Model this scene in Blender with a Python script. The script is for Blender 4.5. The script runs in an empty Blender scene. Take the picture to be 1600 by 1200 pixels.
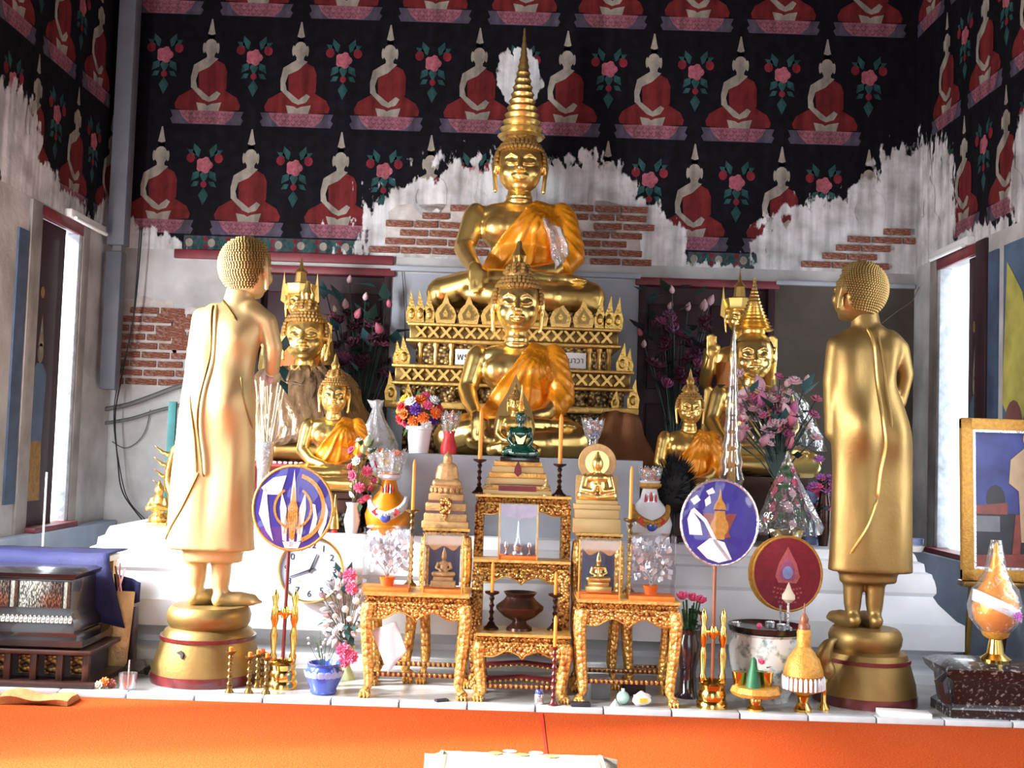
import bpy, bmesh, math, random
from mathutils import Vector, Matrix, noise as mnoise
from mathutils.bvhtree import BVHTree
random.seed(7)
PI = math.pi
SC = bpy.context.scene
COL = SC.collection
# ------------------------------------------------------------------ camera
F, PIT, ROL, H = 1800.0, math.radians(3.2), math.radians(1.9), 1.15
fwd = Vector((0, math.cos(PIT), math.sin(PIT)))
r0, u0 = Vector((1, 0, 0)), Vector((0, -math.sin(PIT), math.cos(PIT)))
rgt = r0 * math.cos(ROL) + u0 * math.sin(ROL)
upv = u0 * math.cos(ROL) - r0 * math.sin(ROL)
cd = bpy.data.cameras.new('camera'); cam = bpy.data.objects.new('camera', cd); COL.objects.link(cam)
cd.sensor_width = 36; cd.lens = F / 1600 * 36; cd.clip_start = .05; cd.clip_end = 200
cam.matrix_world = Matrix(((rgt.x, upv.x, -fwd.x, 0), (rgt.y, upv.y, -fwd.y, 0), (rgt.z, upv.z, -fwd.z, H), (0, 0, 0, 1)))
SC.camera = cam
# ------------------------------------------------------------------ daylight
w = bpy.data.worlds.new('world'); SC.world = w; w.use_nodes = True
bg = w.node_tree.nodes['Background']; bg.inputs[0].default_value = (.82, .91, 1, 1); bg.inputs[1].default_value = 4.0
def area(name, loc, direction, sx, sy, power, color=(1, 1, 1)):
    l = bpy.data.lights.new(name, 'AREA'); l.shape = 'RECTANGLE'; l.size = sx; l.size_y = sy; l.energy = power; l.color = color
    o = bpy.data.objects.new(name, l); COL.objects.link(o); o.location = loc
    o.rotation_euler = Vector(direction).to_track_quat('-Z', 'Y').to_euler(); return o
# daylight entering by the openings of the hall: the entrance doors behind, the side windows nearer the visitor
area('entrance_daylight', (-.2, -2.6, 1.9), (0, 1, -.04), 2.6, 2.8, 50, (.98, .99, 1))
sl_ = bpy.data.lights.new('sun', 'SUN'); sl_.energy = 14; sl_.angle = math.radians(5); sl_.color = (1, .97, .92)
so_ = bpy.data.objects.new('sun', sl_); COL.objects.link(so_); so_.rotation_euler = Vector((1, .30, -.62)).to_track_quat('-Z', 'Y').to_euler(); so_.location = (-8, 2, 6)
area('window_daylight', (-2.72, 5.0, 1.6), (1, .15, .05), .8, 1.7, 240, (.97, .985, 1))
area('side_door_daylight', (-2.72, 3.3, 1.1), (1, .1, -.6), 1.0, 2.1, 190, (1, .96, .9)).data.spread = math.radians(85)
area('window_daylight', (2.72, 5.0, 1.65), (-1, .15, .05), .8, 1.6, 18, (.93, .96, 1))
area('window_daylight', (2.72, 3.4, 1.6), (-1, .1, .0), .8, 1.7, 8, (.95, .97, 1))
area('window_daylight', (-2.78, 7.15, 1.5), (1, -.1, 0), .28, 1.7, 6, (.9, .95, 1))
area('window_daylight', (2.78, 7.3, 1.5), (-1, -.1, 0), .4, 1.7, 7, (.9, .95, 1))
SC.view_settings.view_transform = 'Standard'; SC.view_settings.look = 'None'
SC.view_settings.exposure = 0.0; SC.view_settings.gamma = 1; SC.view_settings.use_curve_mapping = False

def at(px, Y, z):
    """point at depth Y and height z on the sight line column px"""
    dz = z - H; k = (px - 800) / F * (math.cos(PIT) * Y + math.sin(PIT) * dz)
    return Vector(((k + math.sin(ROL) * math.sin(PIT) * Y - math.sin(ROL) * math.cos(PIT) * dz) / math.cos(ROL), Y, z))
def pt(px, py, Y):
    d = fwd * F + rgt * (px - 800) - upv * (py - 600); d *= Y / d.y
    return Vector((d.x, Y, d.z + H))
def ms(n, Y): return n * Y / F

# ------------------------------------------------------------------ materials
MATS = {}
def pm(name, col, rough=.5, metal=0., var=.15, scale=12., bump=0., bscale=None, col2=None, coat=0., spec=.5, thr=None, emis=0., btype='n', sheen=0.):
    m = bpy.data.materials.new(name); m.use_nodes = True; MATS[name] = m
    nt = m.node_tree; N = nt.nodes; L = nt.links; b = N['Principled BSDF']
    tc = N.new('ShaderNodeTexCoord'); n = N.new('ShaderNodeTexNoise'); n.inputs['Scale'].default_value = scale; n.inputs['Detail'].default_value = 5
    L.new(tc.outputs['Object'], n.inputs['Vector'])
    r = N.new('ShaderNodeValToRGB'); c1 = col; c2 = col2 or tuple(min(1, c * (1 + var)) for c in col)
    if not col2: c1 = tuple(c * (1 - var) for c in col)
    lo, hi = thr or (.3, .7)
    r.color_ramp.elements[0].position = lo; r.color_ramp.elements[1].position = hi
    r.color_ramp.elements[0].color = (*c1, 1); r.color_ramp.elements[1].color = (*c2, 1)
    L.new(n.outputs['Fac'], r.inputs[0]); L.new(r.outputs[0], b.inputs['Base Color'])
    b.inputs['Roughness'].default_value = rough; b.inputs['Metallic'].default_value = metal
    b.inputs['Coat Weight'].default_value = coat; b.inputs['Specular IOR Level'].default_value = spec; b.inputs['Sheen Weight'].default_value = sheen
    if bump:
        if btype == 'v':
            t = N.new('ShaderNodeTexVoronoi'); t.inputs['Scale'].default_value = bscale; o = t.outputs['Distance']
            L.new(o, r.inputs[0]); r.color_ramp.elements[0].color, r.color_ramp.elements[1].color = (*c2, 1), (*c1, 1)
        else:
            t = N.new('ShaderNodeTexNoise'); t.inputs['Scale'].default_value = bscale or scale * 3; t.inputs['Detail'].default_value = 4; o = t.outputs['Fac']
        L.new(tc.outputs['Object'], t.inputs['Vector'])
        bp = N.new('ShaderNodeBump'); bp.inputs['Strength'].default_value = bump; bp.inputs['Distance'].default_value = .01
        if btype == 'v': bp.invert = True
        L.new(o, bp.inputs['Height']); L.new(bp.outputs[0], b.inputs['Normal'])
    if emis:
        b.inputs['Emission Color'].default_value = (*col, 1); b.inputs['Emission Strength'].default_value = emis
    return m
def clear(name, tint=(1, 1, 1), gloss=.12, rough=.04, haze=0., bump=0., bscale=8):
    m = bpy.data.materials.new(name); m.use_nodes = True; MATS[name] = m; nt = m.node_tree; N = nt.nodes; L = nt.links
    N.remove(N['Principled BSDF']); out = N['Material Output']
    t = N.new('ShaderNodeBsdfTransparent'); t.inputs[0].default_value = (*tint, 1)
    g = N.new('ShaderNodeBsdfGlossy'); g.inputs['Roughness'].default_value = rough
    d = N.new('ShaderNodeBsdfDiffuse'); d.inputs[0].default_value = (.85, .87, .9, 1)
    fr = N.new('ShaderNodeLayerWeight'); fr.inputs[0].default_value = .35
    ma = N.new('ShaderNodeMath'); ma.operation = 'MULTIPLY_ADD'; ma.inputs[1].default_value = .5; ma.inputs[2].default_value = gloss
    L.new(fr.outputs['Facing'], ma.inputs[0])
    m1 = N.new('ShaderNodeMixShader'); m1.inputs[0].default_value = haze; L.new(t.outputs[0], m1.inputs[1]); L.new(d.outputs[0], m1.inputs[2])
    m2 = N.new('ShaderNodeMixShader'); L.new(ma.outputs[0], m2.inputs[0]); L.new(m1.outputs[0], m2.inputs[1]); L.new(g.outputs[0], m2.inputs[2])
    if bump:
        tc = N.new('ShaderNodeTexCoord'); n = N.new('ShaderNodeTexNoise'); n.inputs['Scale'].default_value = bscale
        bp = N.new('ShaderNodeBump'); bp.inputs['Strength'].default_value = bump; bp.inputs['Distance'].default_value = .03
        L.new(tc.outputs['Object'], n.inputs['Vector']); L.new(n.outputs['Fac'], bp.inputs['Height']); L.new(bp.outputs[0], g.inputs['Normal']); L.new(bp.outputs[0], fr.inputs['Normal'])
    L.new(m2.outputs[0], out.inputs[0]); return m

# painted plaster that has fallen away in ragged patches: ellipsoids in metres (cx,cy,cz,rx,ry,rz)
def loss(px, py, rx, ry, Y=8.0):
    c = pt(px, py, Y); return (c.x, c.y, c.z, ms(rx, Y), .35, ms(ry, Y))
LOSS = [loss(790, 395, 225, 150), loss(905, 330, 110, 85), loss(650, 370, 85, 85), loss(1010, 390, 60, 75),
        loss(1330, 400, 150, 95), loss(1425, 330, 70, 110), loss(1370, 330, 60, 55), loss(215, 415, 70, 62), loss(812, 120, 34, 45),
        loss(1110, 450, 90, 40), loss(1240, 430, 70, 75),
        (-2.79, 6.3, 2.72, .3, .34, .34), (-2.79, 6.6, 2.55, .3, .4, .2), (-2.79, 7.0, 2.45, .3, .5, .2), (-2.79, 7.8, 2.5, .25, .3, .25),
        (2.79, 7.6, 2.75, .3, .34, .55), (2.79, 6.2, 2.75, .3, .25, .4), (2.79, 7.0, 2.45, .3, .6, .14)]
PL = bpy.data.node_groups.new('paint_loss', 'ShaderNodeTree')
PL.interface.new_socket('Fac', in_out='OUTPUT', socket_type='NodeSocketFloat')
def _pl():
    N = PL.nodes; L = PL.links; out = N.new('NodeGroupOutput'); g = N.new('ShaderNodeNewGeometry')
    last = None
    for (a, b_, c, rx, ry, rz) in LOSS:
        s = N.new('ShaderNodeVectorMath'); s.operation = 'SUBTRACT'; s.inputs[1].default_value = (a, b_, c); L.new(g.outputs['Position'], s.inputs[0])
        d = N.new('ShaderNodeVectorMath'); d.operation = 'DIVIDE'; d.inputs[1].default_value = (rx, ry, rz); L.new(s.outputs[0], d.inputs[0])
        l = N.new('ShaderNodeVectorMath'); l.operation = 'LENGTH'; L.new(d.outputs[0], l.inputs[0])
        if last is None: last = l.outputs['Value']
        else:
            mn = N.new('ShaderNodeMath'); mn.operation = 'MINIMUM'; L.new(last, mn.inputs[0]); L.new(l.outputs['Value'], mn.inputs[1]); last = mn.outputs[0]
    def nz(scale, amp, stretch):
        mp = N.new('ShaderNodeVectorMath'); mp.operation = 'MULTIPLY'; mp.inputs[1].default_value = stretch; L.new(g.outputs['Position'], mp.inputs[0])
        n = N.new('ShaderNodeTexNoise'); n.inputs['Scale'].default_value = scale; n.inputs['Detail'].default_value = 4; L.new(mp.outputs[0], n.inputs['Vector'])
        a = N.new('ShaderNodeMath'); a.operation = 'MULTIPLY_ADD'; a.inputs[1].default_value = amp; a.inputs[2].default_value = -amp / 2; L.new(n.outputs['Fac'], a.inputs[0]); return a.outputs[0]
    n1 = nz(5, .55, (1, 1, 1)); n2 = nz(16, 1.0, (1.3, 1.3, .6))
    ad = N.new('ShaderNodeMath'); L.new(last, ad.inputs[0]); L.new(n1, ad.inputs[1])
    ad2 = N.new('ShaderNodeMath'); L.new(ad.outputs[0], ad2.inputs[0]); L.new(n2, ad2.inputs[1])
    mr = N.new('ShaderNodeMapRange'); mr.inputs['From Min'].default_value = 1.04; mr.inputs['From Max'].default_value = .96; L.new(ad2.outputs[0], mr.inputs['Value'])
    L.new(mr.outputs[0], out.inputs[0])
_pl()
PLASTER = (.74, .73, .75)
def mural(name, col, var=.25, rough=.75, scale=14):
    m = pm(name, col, rough, 0, var, scale, bump=.25, bscale=30); nt = m.node_tree; N = nt.nodes; L = nt.links; b = N['Principled BSDF']
    src = b.inputs['Base Color'].links[0].from_socket
    g = N.new('ShaderNodeGroup'); g.node_tree = PL
    n = N.new('ShaderNodeTexNoise'); n.inputs['Scale'].default_value = 6; n.inputs['Detail'].default_value = 6
    ge = N.new('ShaderNodeNewGeometry'); L.new(ge.outputs['Position'], n.inputs['Vector'])
    r = N.new('ShaderNodeValToRGB'); r.color_ramp.elements[0].position = .35; r.color_ramp.elements[1].position = .6
    r.color_ramp.elements[0].color = (.46, .44, .43, 1); r.color_ramp.elements[1].color = (*PLASTER, 1); L.new(n.outputs['Fac'], r.inputs[0])
    mx = N.new('ShaderNodeMix'); mx.data_type = 'RGBA'; L.new(g.outputs[0], mx.inputs['Factor']); L.new(src, mx.inputs['A']); L.new(r.outputs[0], mx.inputs['B'])
    mp = N.new('ShaderNodeVectorMath'); mp.operation = 'MULTIPLY'; mp.inputs[1].default_value = (14, 14, 1.2); L.new(ge.outputs['Position'], mp.inputs[0])
    ns = N.new('ShaderNodeTexNoise'); ns.inputs['Scale'].default_value = 1; ns.inputs['Detail'].default_value = 4; L.new(mp.outputs[0], ns.inputs['Vector'])
    mr = N.new('ShaderNodeMapRange'); mr.inputs['From Min'].default_value = .35; mr.inputs['From Max'].default_value = .6; mr.inputs['To Min'].default_value = .6; L.new(ns.outputs['Fac'], mr.inputs['Value'])
    mu = N.new('ShaderNodeMix'); mu.data_type = 'RGBA'; mu.blend_type = 'MULTIPLY'; mu.inputs['Factor'].default_value = 1; L.new(mx.outputs['Result'], mu.inputs['A']); L.new(mr.outputs[0], mu.inputs['B'])
    b.inputs['Specular IOR Level'].default_value = .12
    L.new(mu.outputs['Result'], b.inputs['Base Color']); return m
mural('mural_ground', (.005, .004, .0075), .5); mural('mural_red', (.14, .017, .018)); mural('mural_skin', (.28, .25, .21)); mural('mural_dark', (.006, .005, .007))
mural('mural_pink', (.25, .095, .125), .3, scale=40); mural('mural_grey', (.07, .058, .085)); mural('mural_green', (.022, .07, .07), .4); mural('mural_rose', (.36, .10, .13), .35, scale=40)
mural('mural_bud', (.18, .018, .028)); mural('mural_band', (.06, .065, .075), .5, scale=30)
mural('mural_mauve', (.15, .05, .07), .3)
pm('plaster', (.30, .29, .28), .85, col2=(.58, .57, .57), scale=3.2, bump=.5, bscale=14)
pm('plaster_grey', (.30, .32, .37), .8, col2=(.44, .46, .51), scale=2.5, bump=.25, bscale=10)
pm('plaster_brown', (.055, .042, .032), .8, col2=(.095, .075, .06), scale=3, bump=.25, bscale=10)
pm('dado_blue', (.27, .34, .45), .7, col2=(.42, .5, .6), scale=3, bump=.2)
pm('brick', (.24, .062, .03), .9, col2=(.44, .34, .29), scale=9, thr=(.47, .72), bump=.7, bscale=30)
pm('mortar', (.40, .34, .31), .9, col2=(.64, .61, .59), scale=10, bump=.6, bscale=25)
pm('maroon', (.026, .004, .008), .6, var=.3, scale=6, bump=.1)
pm('red_trim', (.16, .016, .024), .5, var=.3, scale=8)
pm('frame_stone', (.2, .175, .16), .7, col2=(.34, .31, .29), scale=5, bump=.5, bscale=18)
pm('blue_band', (.05, .085, .15), .6, var=.3, scale=8, bump=.2)
pm('rough_stone', (.4, .43, .46), .8, col2=(.66, .7, .74), scale=14, bump=1, bscale=20)
pm('white_masonry', (.62, .65, .70), .55, col2=(.8, .82, .86), scale=2.2, bump=.12, bscale=12)
pm('tile', (.35, .33, .31), .25, col2=(.5, .5, .5), scale=5)
pm('tile_edge', (.5, .54, .58), .4, var=.1)
pm('ceiling', (.05, .02, .02), .7, var=.3)
pm('hall_wall', (.45, .43, .4), .8, var=.15)
pm('carpet', (.27, .032, .009), .95, col2=(.50, .085, .014), scale=130, bump=.6, bscale=320, spec=.05)
pm('carpet_seam', (.45, .03, .015), .95, spec=.1)
pm('gold', (.82, .55, .17), .33, .92, .12, 6, bump=.05, bscale=14)
pm('gold_bright', (.92, .65, .23), .29, .95, .1, 6, bump=.03, bscale=30)
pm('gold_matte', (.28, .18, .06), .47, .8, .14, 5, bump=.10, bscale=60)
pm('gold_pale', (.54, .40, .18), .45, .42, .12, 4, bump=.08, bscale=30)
pm('gold_hair', (.36, .2, .055), .5, .6, .2, 20)
pm('gold_leaf', (.66, .42, .11), .3, .88, .2, 30, bump=.5, bscale=60)
pm('carved', (.16, .02, .012), .36, .55, col2=(.78, .45, .11), scale=30, bump=.9, bscale=75, btype='v', thr=(.34, .8))
pm('carved_leg', (.30, .10, .02), .36, .6, col2=(.80, .48, .13), scale=30, bump=.7, bscale=55, btype='v', thr=(.5, .95))
pm('carved_throne', (.06, .028, .012), .4, .6, col2=(.58, .40, .13), scale=30, bump=.8, bscale=40, btype='v', thr=(.12, .66))
pm('gilt_plain', (.70, .43, .12), .34, .6, .18, 25, bump=.35, bscale=70)
pm('lacquer_red', (.11, .012, .014), .3, var=.3, coat=.3)
pm('robe', (.80, .28, .010), .34, .3, .16, 8, bump=.15, bscale=160, coat=.2)
pm('robe_deep', (.38, .12, .015), .6, 0, .2, 8, bump=.2, bscale=120)
pm('robe_brown', (.24, .09, .03), .7, 0, .2, 8, bump=.2, bscale=60)
pm('wrap_brown', (.20, .12, .065), .22, .3, .35, 12, bump=.9, bscale=16, coat=.8)
pm('candle', (.85, .30, .025), .4, var=.08)
pm('bronze', (.055, .024, .016), .28, .6, .3, 10)
pm('bronze_gold', (.20, .12, .035), .3, .85, .3, 20)
pm('brass', (.74, .50, .13), .16, 1., .1, 10)
pm('black_lacquer', (.012, .011, .012), .22, 0, .3, 10, coat=.4)
pm('pearl', (.02, .02, .02), .3, .1, col2=(.34, .32, .26), scale=70, thr=(.5, .6), coat=.4)
pm('pearl_rows', (.03, .03, .03), .3, .1, col2=(.34, .32, .28), scale=130, thr=(.42, .5), coat=.4)
pm('dark_wood', (.045, .016, .012), .4, 0, .3, 12)
pm('blue_cloth', (.004, .006, .06), .8, 0, .2, 8, bump=.2, bscale=150)
pm('fan_blue', (.028, .022, .26), .5, 0, .15, 10)
pm('fan_red', (.24, .014, .03), .7, 0, .15, 40, bump=.2, bscale=200)
pm('fan_gold', (.55, .28, .05), .5, .4, .2, 60, bump=.4, bscale=120)
pm('fan_white_and_glare', (.85, .86, .92), .5, 0, .05, 10)
pm('pink_thread', (.52, .12, .13), .6, 0, .2, 80)
pm('white', (.8, .8, .8), .5, 0, .05, 8)
pm('offwhite', (.7, .68, .6), .6, 0, .08, 8)
pm('porcelain', (.8, .82, .88), .15, 0, .06, 8, coat=.5)
pm('ink', (.012, .012, .015), .5, 0, .1)
pm('clock_face', (.40, .46, .60), .35, 0, .03, 4)
pm('blue_glaze', (.045, .085, .40), .15, 0, .25, 14, coat=.6)
pm('blue_glaze_pale', (.28, .36, .68), .2, 0, .2, 20, coat=.6)
pm('pale_green', (.45, .55, .3), .3, 0, .15, 10)
pm('leaf_green', (.035, .11, .04), .5, 0, .35, 20)
pm('leaf_dark', (.015, .04, .03), .5, 0, .35, 20)
pm('leaf_teal', (.03, .10, .10), .45, 0, .35, 20)
pm('pink', (.72, .10, .22), .55, 0, .25, 25)
pm('rose_pink', (.58, .14, .22), .5, 0, .3, 25)
pm('bud_pink', (.62, .40, .44), .4, 0, .25, 18)
pm('mauve', (.40, .10, .22), .5, 0, .3, 25)
pm('purple', (.10, .02, .26), .55, 0, .25, 25)
pm('violet', (.42, .14, .44), .5, 0, .25, 25)
pm('red', (.65, .025, .03), .5, 0, .2, 20)
pm('orange', (.82, .17, .02), .5, 0, .2, 20)
pm('yellow', (.82, .62, .06), .5, 0, .15, 20)
pm('black_bristle', (.006, .006, .007), .7, 0, .3, 20)
pm('stem', (.12, .1, .05), .6, 0, .2, 20)
pm('emerald', (.005, .055, .035), .12, 0, .3, 12, coat=.8)
pm('green_paint', (.01, .13, .05), .5, 0, .2, 12)
pm('conduit', (.10, .105, .13), .6, 0, .15, 6, bump=.1)
pm('cable', (.012, .012, .014), .6, 0, .1)
pm('cable_grey', (.13, .125, .12), .6, 0, .1)
pm('cream', (.66, .58, .44), .6, 0, .1, 8)
pm('tube_white', (.9, .92, .9), .4, 0, .02, 4)
pm('silver', (.6, .62, .65), .25, .8, .2, 40, bump=.4, bscale=60)
pm('cushion', (.62, .61, .5), .8, 0, .12, 12, bump=.3, bscale=120, sheen=.2)
pm('cushion_side', (.22, .20, .16), .85, 0, .15, 60, bump=.4, bscale=150)
pm('canvas_blue', (.012, .018, .12), .5, col2=(.06, .08, .32), scale=5)
pm('canvas_dark', (.02, .018, .028), .5, 0, .3, 10)
pm('canvas_red', (.24, .05, .035), .5, 0, .3, 14)
pm('canvas_grey', (.17, .18, .2), .5, 0, .2, 10)
pm('canvas_beige', (.50, .36, .22), .5, 0, .15, 12)
pm('paint_teal', (.03, .16, .17), .7, 0, .3, 6); pm('paint_yellow', (.4, .36, .08), .7, 0, .3, 6); pm('paint_brown', (.16, .055, .05), .7, 0, .3, 6); pm('paint_blue', (.07, .12, .2), .7, 0, .3, 6)
pm('paint_gold', (.3, .15, .03), .6, .2, .3, 30)
pm('wood_carved', (.52, .33, .14), .45, .35, .2, 18, bump=.4, bscale=50)
pm('ornament', (.03, .06, .03), .3, 0, col2=(.3, .3, .26), scale=60, thr=(.45, .55), coat=.4)
pm('floral_china', (.62, .66, .66), .2, 0, col2=(.14, .2, .2), scale=22, thr=(.52, .66), coat=.6)
pm('dark_vase', (.016, .009, .014), .15, 0, .3, 12, coat=.6)
clear('acrylic', (.97, .98, 1), .06, .03)
clear('plastic_wrap', (.96, .97, .98), .08, .12, .05, bump=1.0, bscale=14)
clear('plastic_foil', (.9, .91, .93), .18, .15, .25, bump=1.0, bscale=22)
clear('plastic_white', (.9, .91, .93), .2, .2, .6, bump=1.0, bscale=30)
clear('fan_film', (.98, .98, 1), .03, .05, 0, bump=.9, bscale=5)
clear('glassware', (.93, .95, .97), .16, .03, .04)
# ------------------------------------------------------------------ mesh helpers
class B:
    def __init__(s): s.v = []; s.f = []; s.m = []; s.mi = 0; s.X = Matrix()
    def add(s, vs, fs):
        b = len(s.v); s.v += [s.X @ Vector(v) for v in vs]; s.f += [tuple(b + i for i in f) for f in fs]; s.m += [s.mi] * len(fs); return s
    def box(s, c, d, t=(1, 1), bev=0.):
        x, y, z = (k / 2 for k in d); vs = []
        if bev:
            bm = bmesh.new(); bmesh.ops.create_cube(bm, size=1)
            for q in bm.verts:
                tx, ty = t if q.co.z > 0 else (1, 1); q.co = Vector((c[0] + q.co.x * d[0] * tx, c[1] + q.co.y * d[1] * ty, c[2] + q.co.z * d[2]))
            bmesh.ops.bevel(bm, geom=bm.edges[:], offset=bev, segments=2, affect='EDGES', profile=.5)
            return s.bm(bm)
        for k, (sx, sy) in ((-1, (1, 1)), (1, t)):
            vs += [(c[0] + i * x * sx, c[1] + j * y * sy, c[2] + k * z) for i, j in ((-1, -1), (1, -1), (1, 1), (-1, 1))]
        return s.add(vs, [(3, 2, 1, 0), (4, 5, 6, 7), (0, 1, 5, 4), (1, 2, 6, 5), (2, 3, 7, 6), (3, 0, 4, 7)])
    def bm(s, bm):
        bm.verts.index_update(); vs = [v.co[:] for v in bm.verts]; fs = [tuple(q.index for q in f.verts) for f in bm.faces]; bm.free(); return s.add(vs, fs)
    def rings(s, R, cap=True, closed=True):
        n = len(R[0]); vs = [p for r in R for p in r]; fs = []
        for i in range(len(R) - 1):
            for j in range(n if closed else n - 1):
                k = (j + 1) % n; fs.append((i * n + j, i * n + k, (i + 1) * n + k, (i + 1) * n + j))
        if cap: fs += [tuple(range(n - 1, -1, -1)), tuple((len(R) - 1) * n + j for j in range(n))]
        return s.add(vs, fs)
    def lathe(s, prof, seg=20, c=(0, 0, 0), sx=1, sy=1, wob=None):
        R = []
        for r, z in prof:
            r = max(r, 1e-4); R.append([(c[0] + sx * r * math.cos(a) * (wob(a, z) if wob else 1), c[1] + sy * r * math.sin(a) * (wob(a, z) if wob else 1), c[2] + z) for a in (2 * PI * j / seg for j in range(seg))])
        return s.rings(R)
    def tube(s, pts, r, seg=8, cap=True):
        pts = [Vector(p) for p in pts]; n = len(pts); rr = r if isinstance(r, (list, tuple)) else [r] * n
        R = []; up = Vector((0, 0, 1)); pu = None
        for i, p in enumerate(pts):
            t = (pts[min(i + 1, n - 1)] - pts[max(i - 1, 0)]).normalized()
            if pu is None: pu = t.orthogonal().normalized()
            a = (pu - t * pu.dot(t)); a = a.normalized() if a.length > 1e-6 else t.orthogonal().normalized(); pu = a; b = t.cross(a)
            R.append([p + (a * math.cos(q) + b * math.sin(q)) * rr[i] for q in (2 * PI * j / seg for j in range(seg))])
        return s.rings(R, cap)
    def ell(s, c, r, seg=12, rg=8, rot=None):
        if not isinstance(r, (tuple, list)): r = (r, r, r)
        Q = rot.to_matrix() if rot is not None and hasattr(rot, 'to_matrix') else rot
        vs = []; c = Vector(c)
        for i in range(1, rg):
            ph = PI * i / rg
            for j in range(seg):
                a = 2 * PI * j / seg; v = Vector((r[0] * math.sin(ph) * math.cos(a), r[1] * math.sin(ph) * math.sin(a), r[2] * math.cos(ph)))
                vs.append(c + (Q @ v if Q is not None else v))
        tp, bt = Vector((0, 0, r[2])), Vector((0, 0, -r[2]))
        vs += [c + (Q @ tp if Q is not None else tp), c + (Q @ bt if Q is not None else bt)]; T = len(vs) - 2; fs = []
        for i in range(rg - 2):
            for j in range(seg): k = (j + 1) % seg; fs.append((i * seg + j, (i + 1) * seg + j, (i + 1) * seg + k, i * seg + k))
        for j in range(seg): k = (j + 1) % seg; fs += [(T, j, k), (T + 1, (rg - 2) * seg + k, (rg - 2) * seg + j)]
        return s.add(vs, fs)
    def prism(s, poly, y0, y1):
        """outline in x,z extruded from y0 to y1"""
        n = len(poly); a = sum(poly[i][0] * poly[(i + 1) % n][1] - poly[(i + 1) % n][0] * poly[i][1] for i in range(n))
        if a < 0: poly = poly[::-1]
        vs = [(x, y0, z) for x, z in poly] + [(x, y1, z) for x, z in poly]
        return s.add(vs, [tuple(range(n)), tuple(range(2 * n - 1, n - 1, -1))] + [(i + n, (i + 1) % n + n, (i + 1) % n, i) for i in range(n)])
    def flat(s, poly, y):
        n = len(poly); a = sum(poly[i][0] * poly[(i + 1) % n][1] - poly[(i + 1) % n][0] * poly[i][1] for i in range(n))
        if a < 0: poly = poly[::-1]
        return s.add([(x, y, z) for x, z in poly], [tuple(range(n))])
    def rectloft(s, prof, x0, x1, y0, y1, flatback=False):
        """profile of (outward offset, z) swept round a rectangle"""
        yb = lambda o: y1 + (0 if flatback else o)
        return s.rings([[(x0 - o, y0 - o, z), (x1 + o, y0 - o, z), (x1 + o, yb(o), z), (x0 - o, yb(o), z)] for o, z in prof])
    def obj(s, name, mats, parent=None, smooth=.7, fix=True):
        me = bpy.data.meshes.new(name); me.from_pydata([v[:] for v in s.v], [], s.f)
        for k in (mats if isinstance(mats, (list, tuple)) else [mats]): me.materials.append(MATS[k])
        me.polygons.foreach_set('material_index', s.m)
        if smooth:
            me.polygons.foreach_set('use_smooth', [True] * len(me.polygons)); me.set_sharp_from_angle(angle=smooth)
        me.update(); return mo(name, me, parent)
def mo(name, me, parent=None, mat=None):
    o = bpy.data.objects.new(name, me); COL.objects.link(o)
    if mat:
        me.materials.clear(); me.materials.append(MATS[mat])
    if parent is not None: o.parent = parent
    return o
def tag(o, label, cat, group=None):
    o['label'] = label; o['category'] = cat
    if group: o['group'] = group
    return o
def thing(name, label, cat, loc=(0, 0, 0), rz=0., group=None, sc=1.):
    o = bpy.data.objects.new(name, None); COL.objects.link(o); o.location = loc; o.rotation_euler = (0, 0, rz); o.scale = (sc, sc, sc) if not hasattr(sc, '__len__') else sc
    o.empty_display_size = .1; return tag(o, label, cat, group)
def struct(o, **k): o['kind'] = 'structure'; return o
def place(o, loc, rz=0.): o.location = loc; o.rotation_euler = (0, 0, rz); return o
def inst(src, parent, loc=(0, 0, 0), rot=(0, 0, 0), sc=(1, 1, 1), name=None):
    o = src.copy(); COL.objects.link(o); o.parent = parent; o.location = loc; o.rotation_euler = rot; o.scale = sc if hasattr(sc, '__len__') else (sc, sc, sc)
    if name: o.name = name
    return o
def copytree(root, loc, rz=0., label=None):
    r = root.copy(); COL.objects.link(r); r.location = loc; r.rotation_euler = (0, 0, rz)
    if label: r['label'] = label
    for ch in list(root.children):
        c = ch.copy(); COL.objects.link(c); c.parent = r
        for g in list(ch.children):
            d = g.copy(); COL.objects.link(d); d.parent = c
    return r
def text(body, size, mat, name, parent, loc, rot=(PI / 2, 0, 0), ext=.0006):
    cu = bpy.data.curves.new(name, 'FONT'); cu.body = body; cu.size = size; cu.align_x = 'CENTER'; cu.align_y = 'CENTER'; cu.extrude = ext; cu.resolution_u = 4
    t = bpy.data.objects.new(name, cu); COL.objects.link(t); dg = bpy.context.evaluated_depsgraph_get()
    me = bpy.data.meshes.new_from_object(t.evaluated_get(dg)); bpy.data.objects.remove(t); bpy.data.curves.remove(cu)
    o = mo(name, me, parent, mat); o.location = loc; o.rotation_euler = rot; return o
def remesh(b, voxel, smooth=4):
    me = bpy.data.meshes.new('t'); me.from_pydata([v[:] for v in b.v], [], b.f); me.update()
    o = bpy.data.objects.new('t', me); COL.objects.link(o)
    m = o.modifiers.new('r', 'REMESH'); m.mode = 'VOXEL'; m.voxel_size = voxel
    s = o.modifiers.new('s', 'SMOOTH'); s.factor = .5; s.iterations = smooth
    dg = bpy.context.evaluated_depsgraph_get(); r = bpy.data.meshes.new_from_object(o.evaluated_get(dg))
    bpy.data.objects.remove(o); bpy.data.meshes.remove(me); r.polygons.foreach_set('use_smooth', [True] * len(r.polygons)); return r
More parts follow.
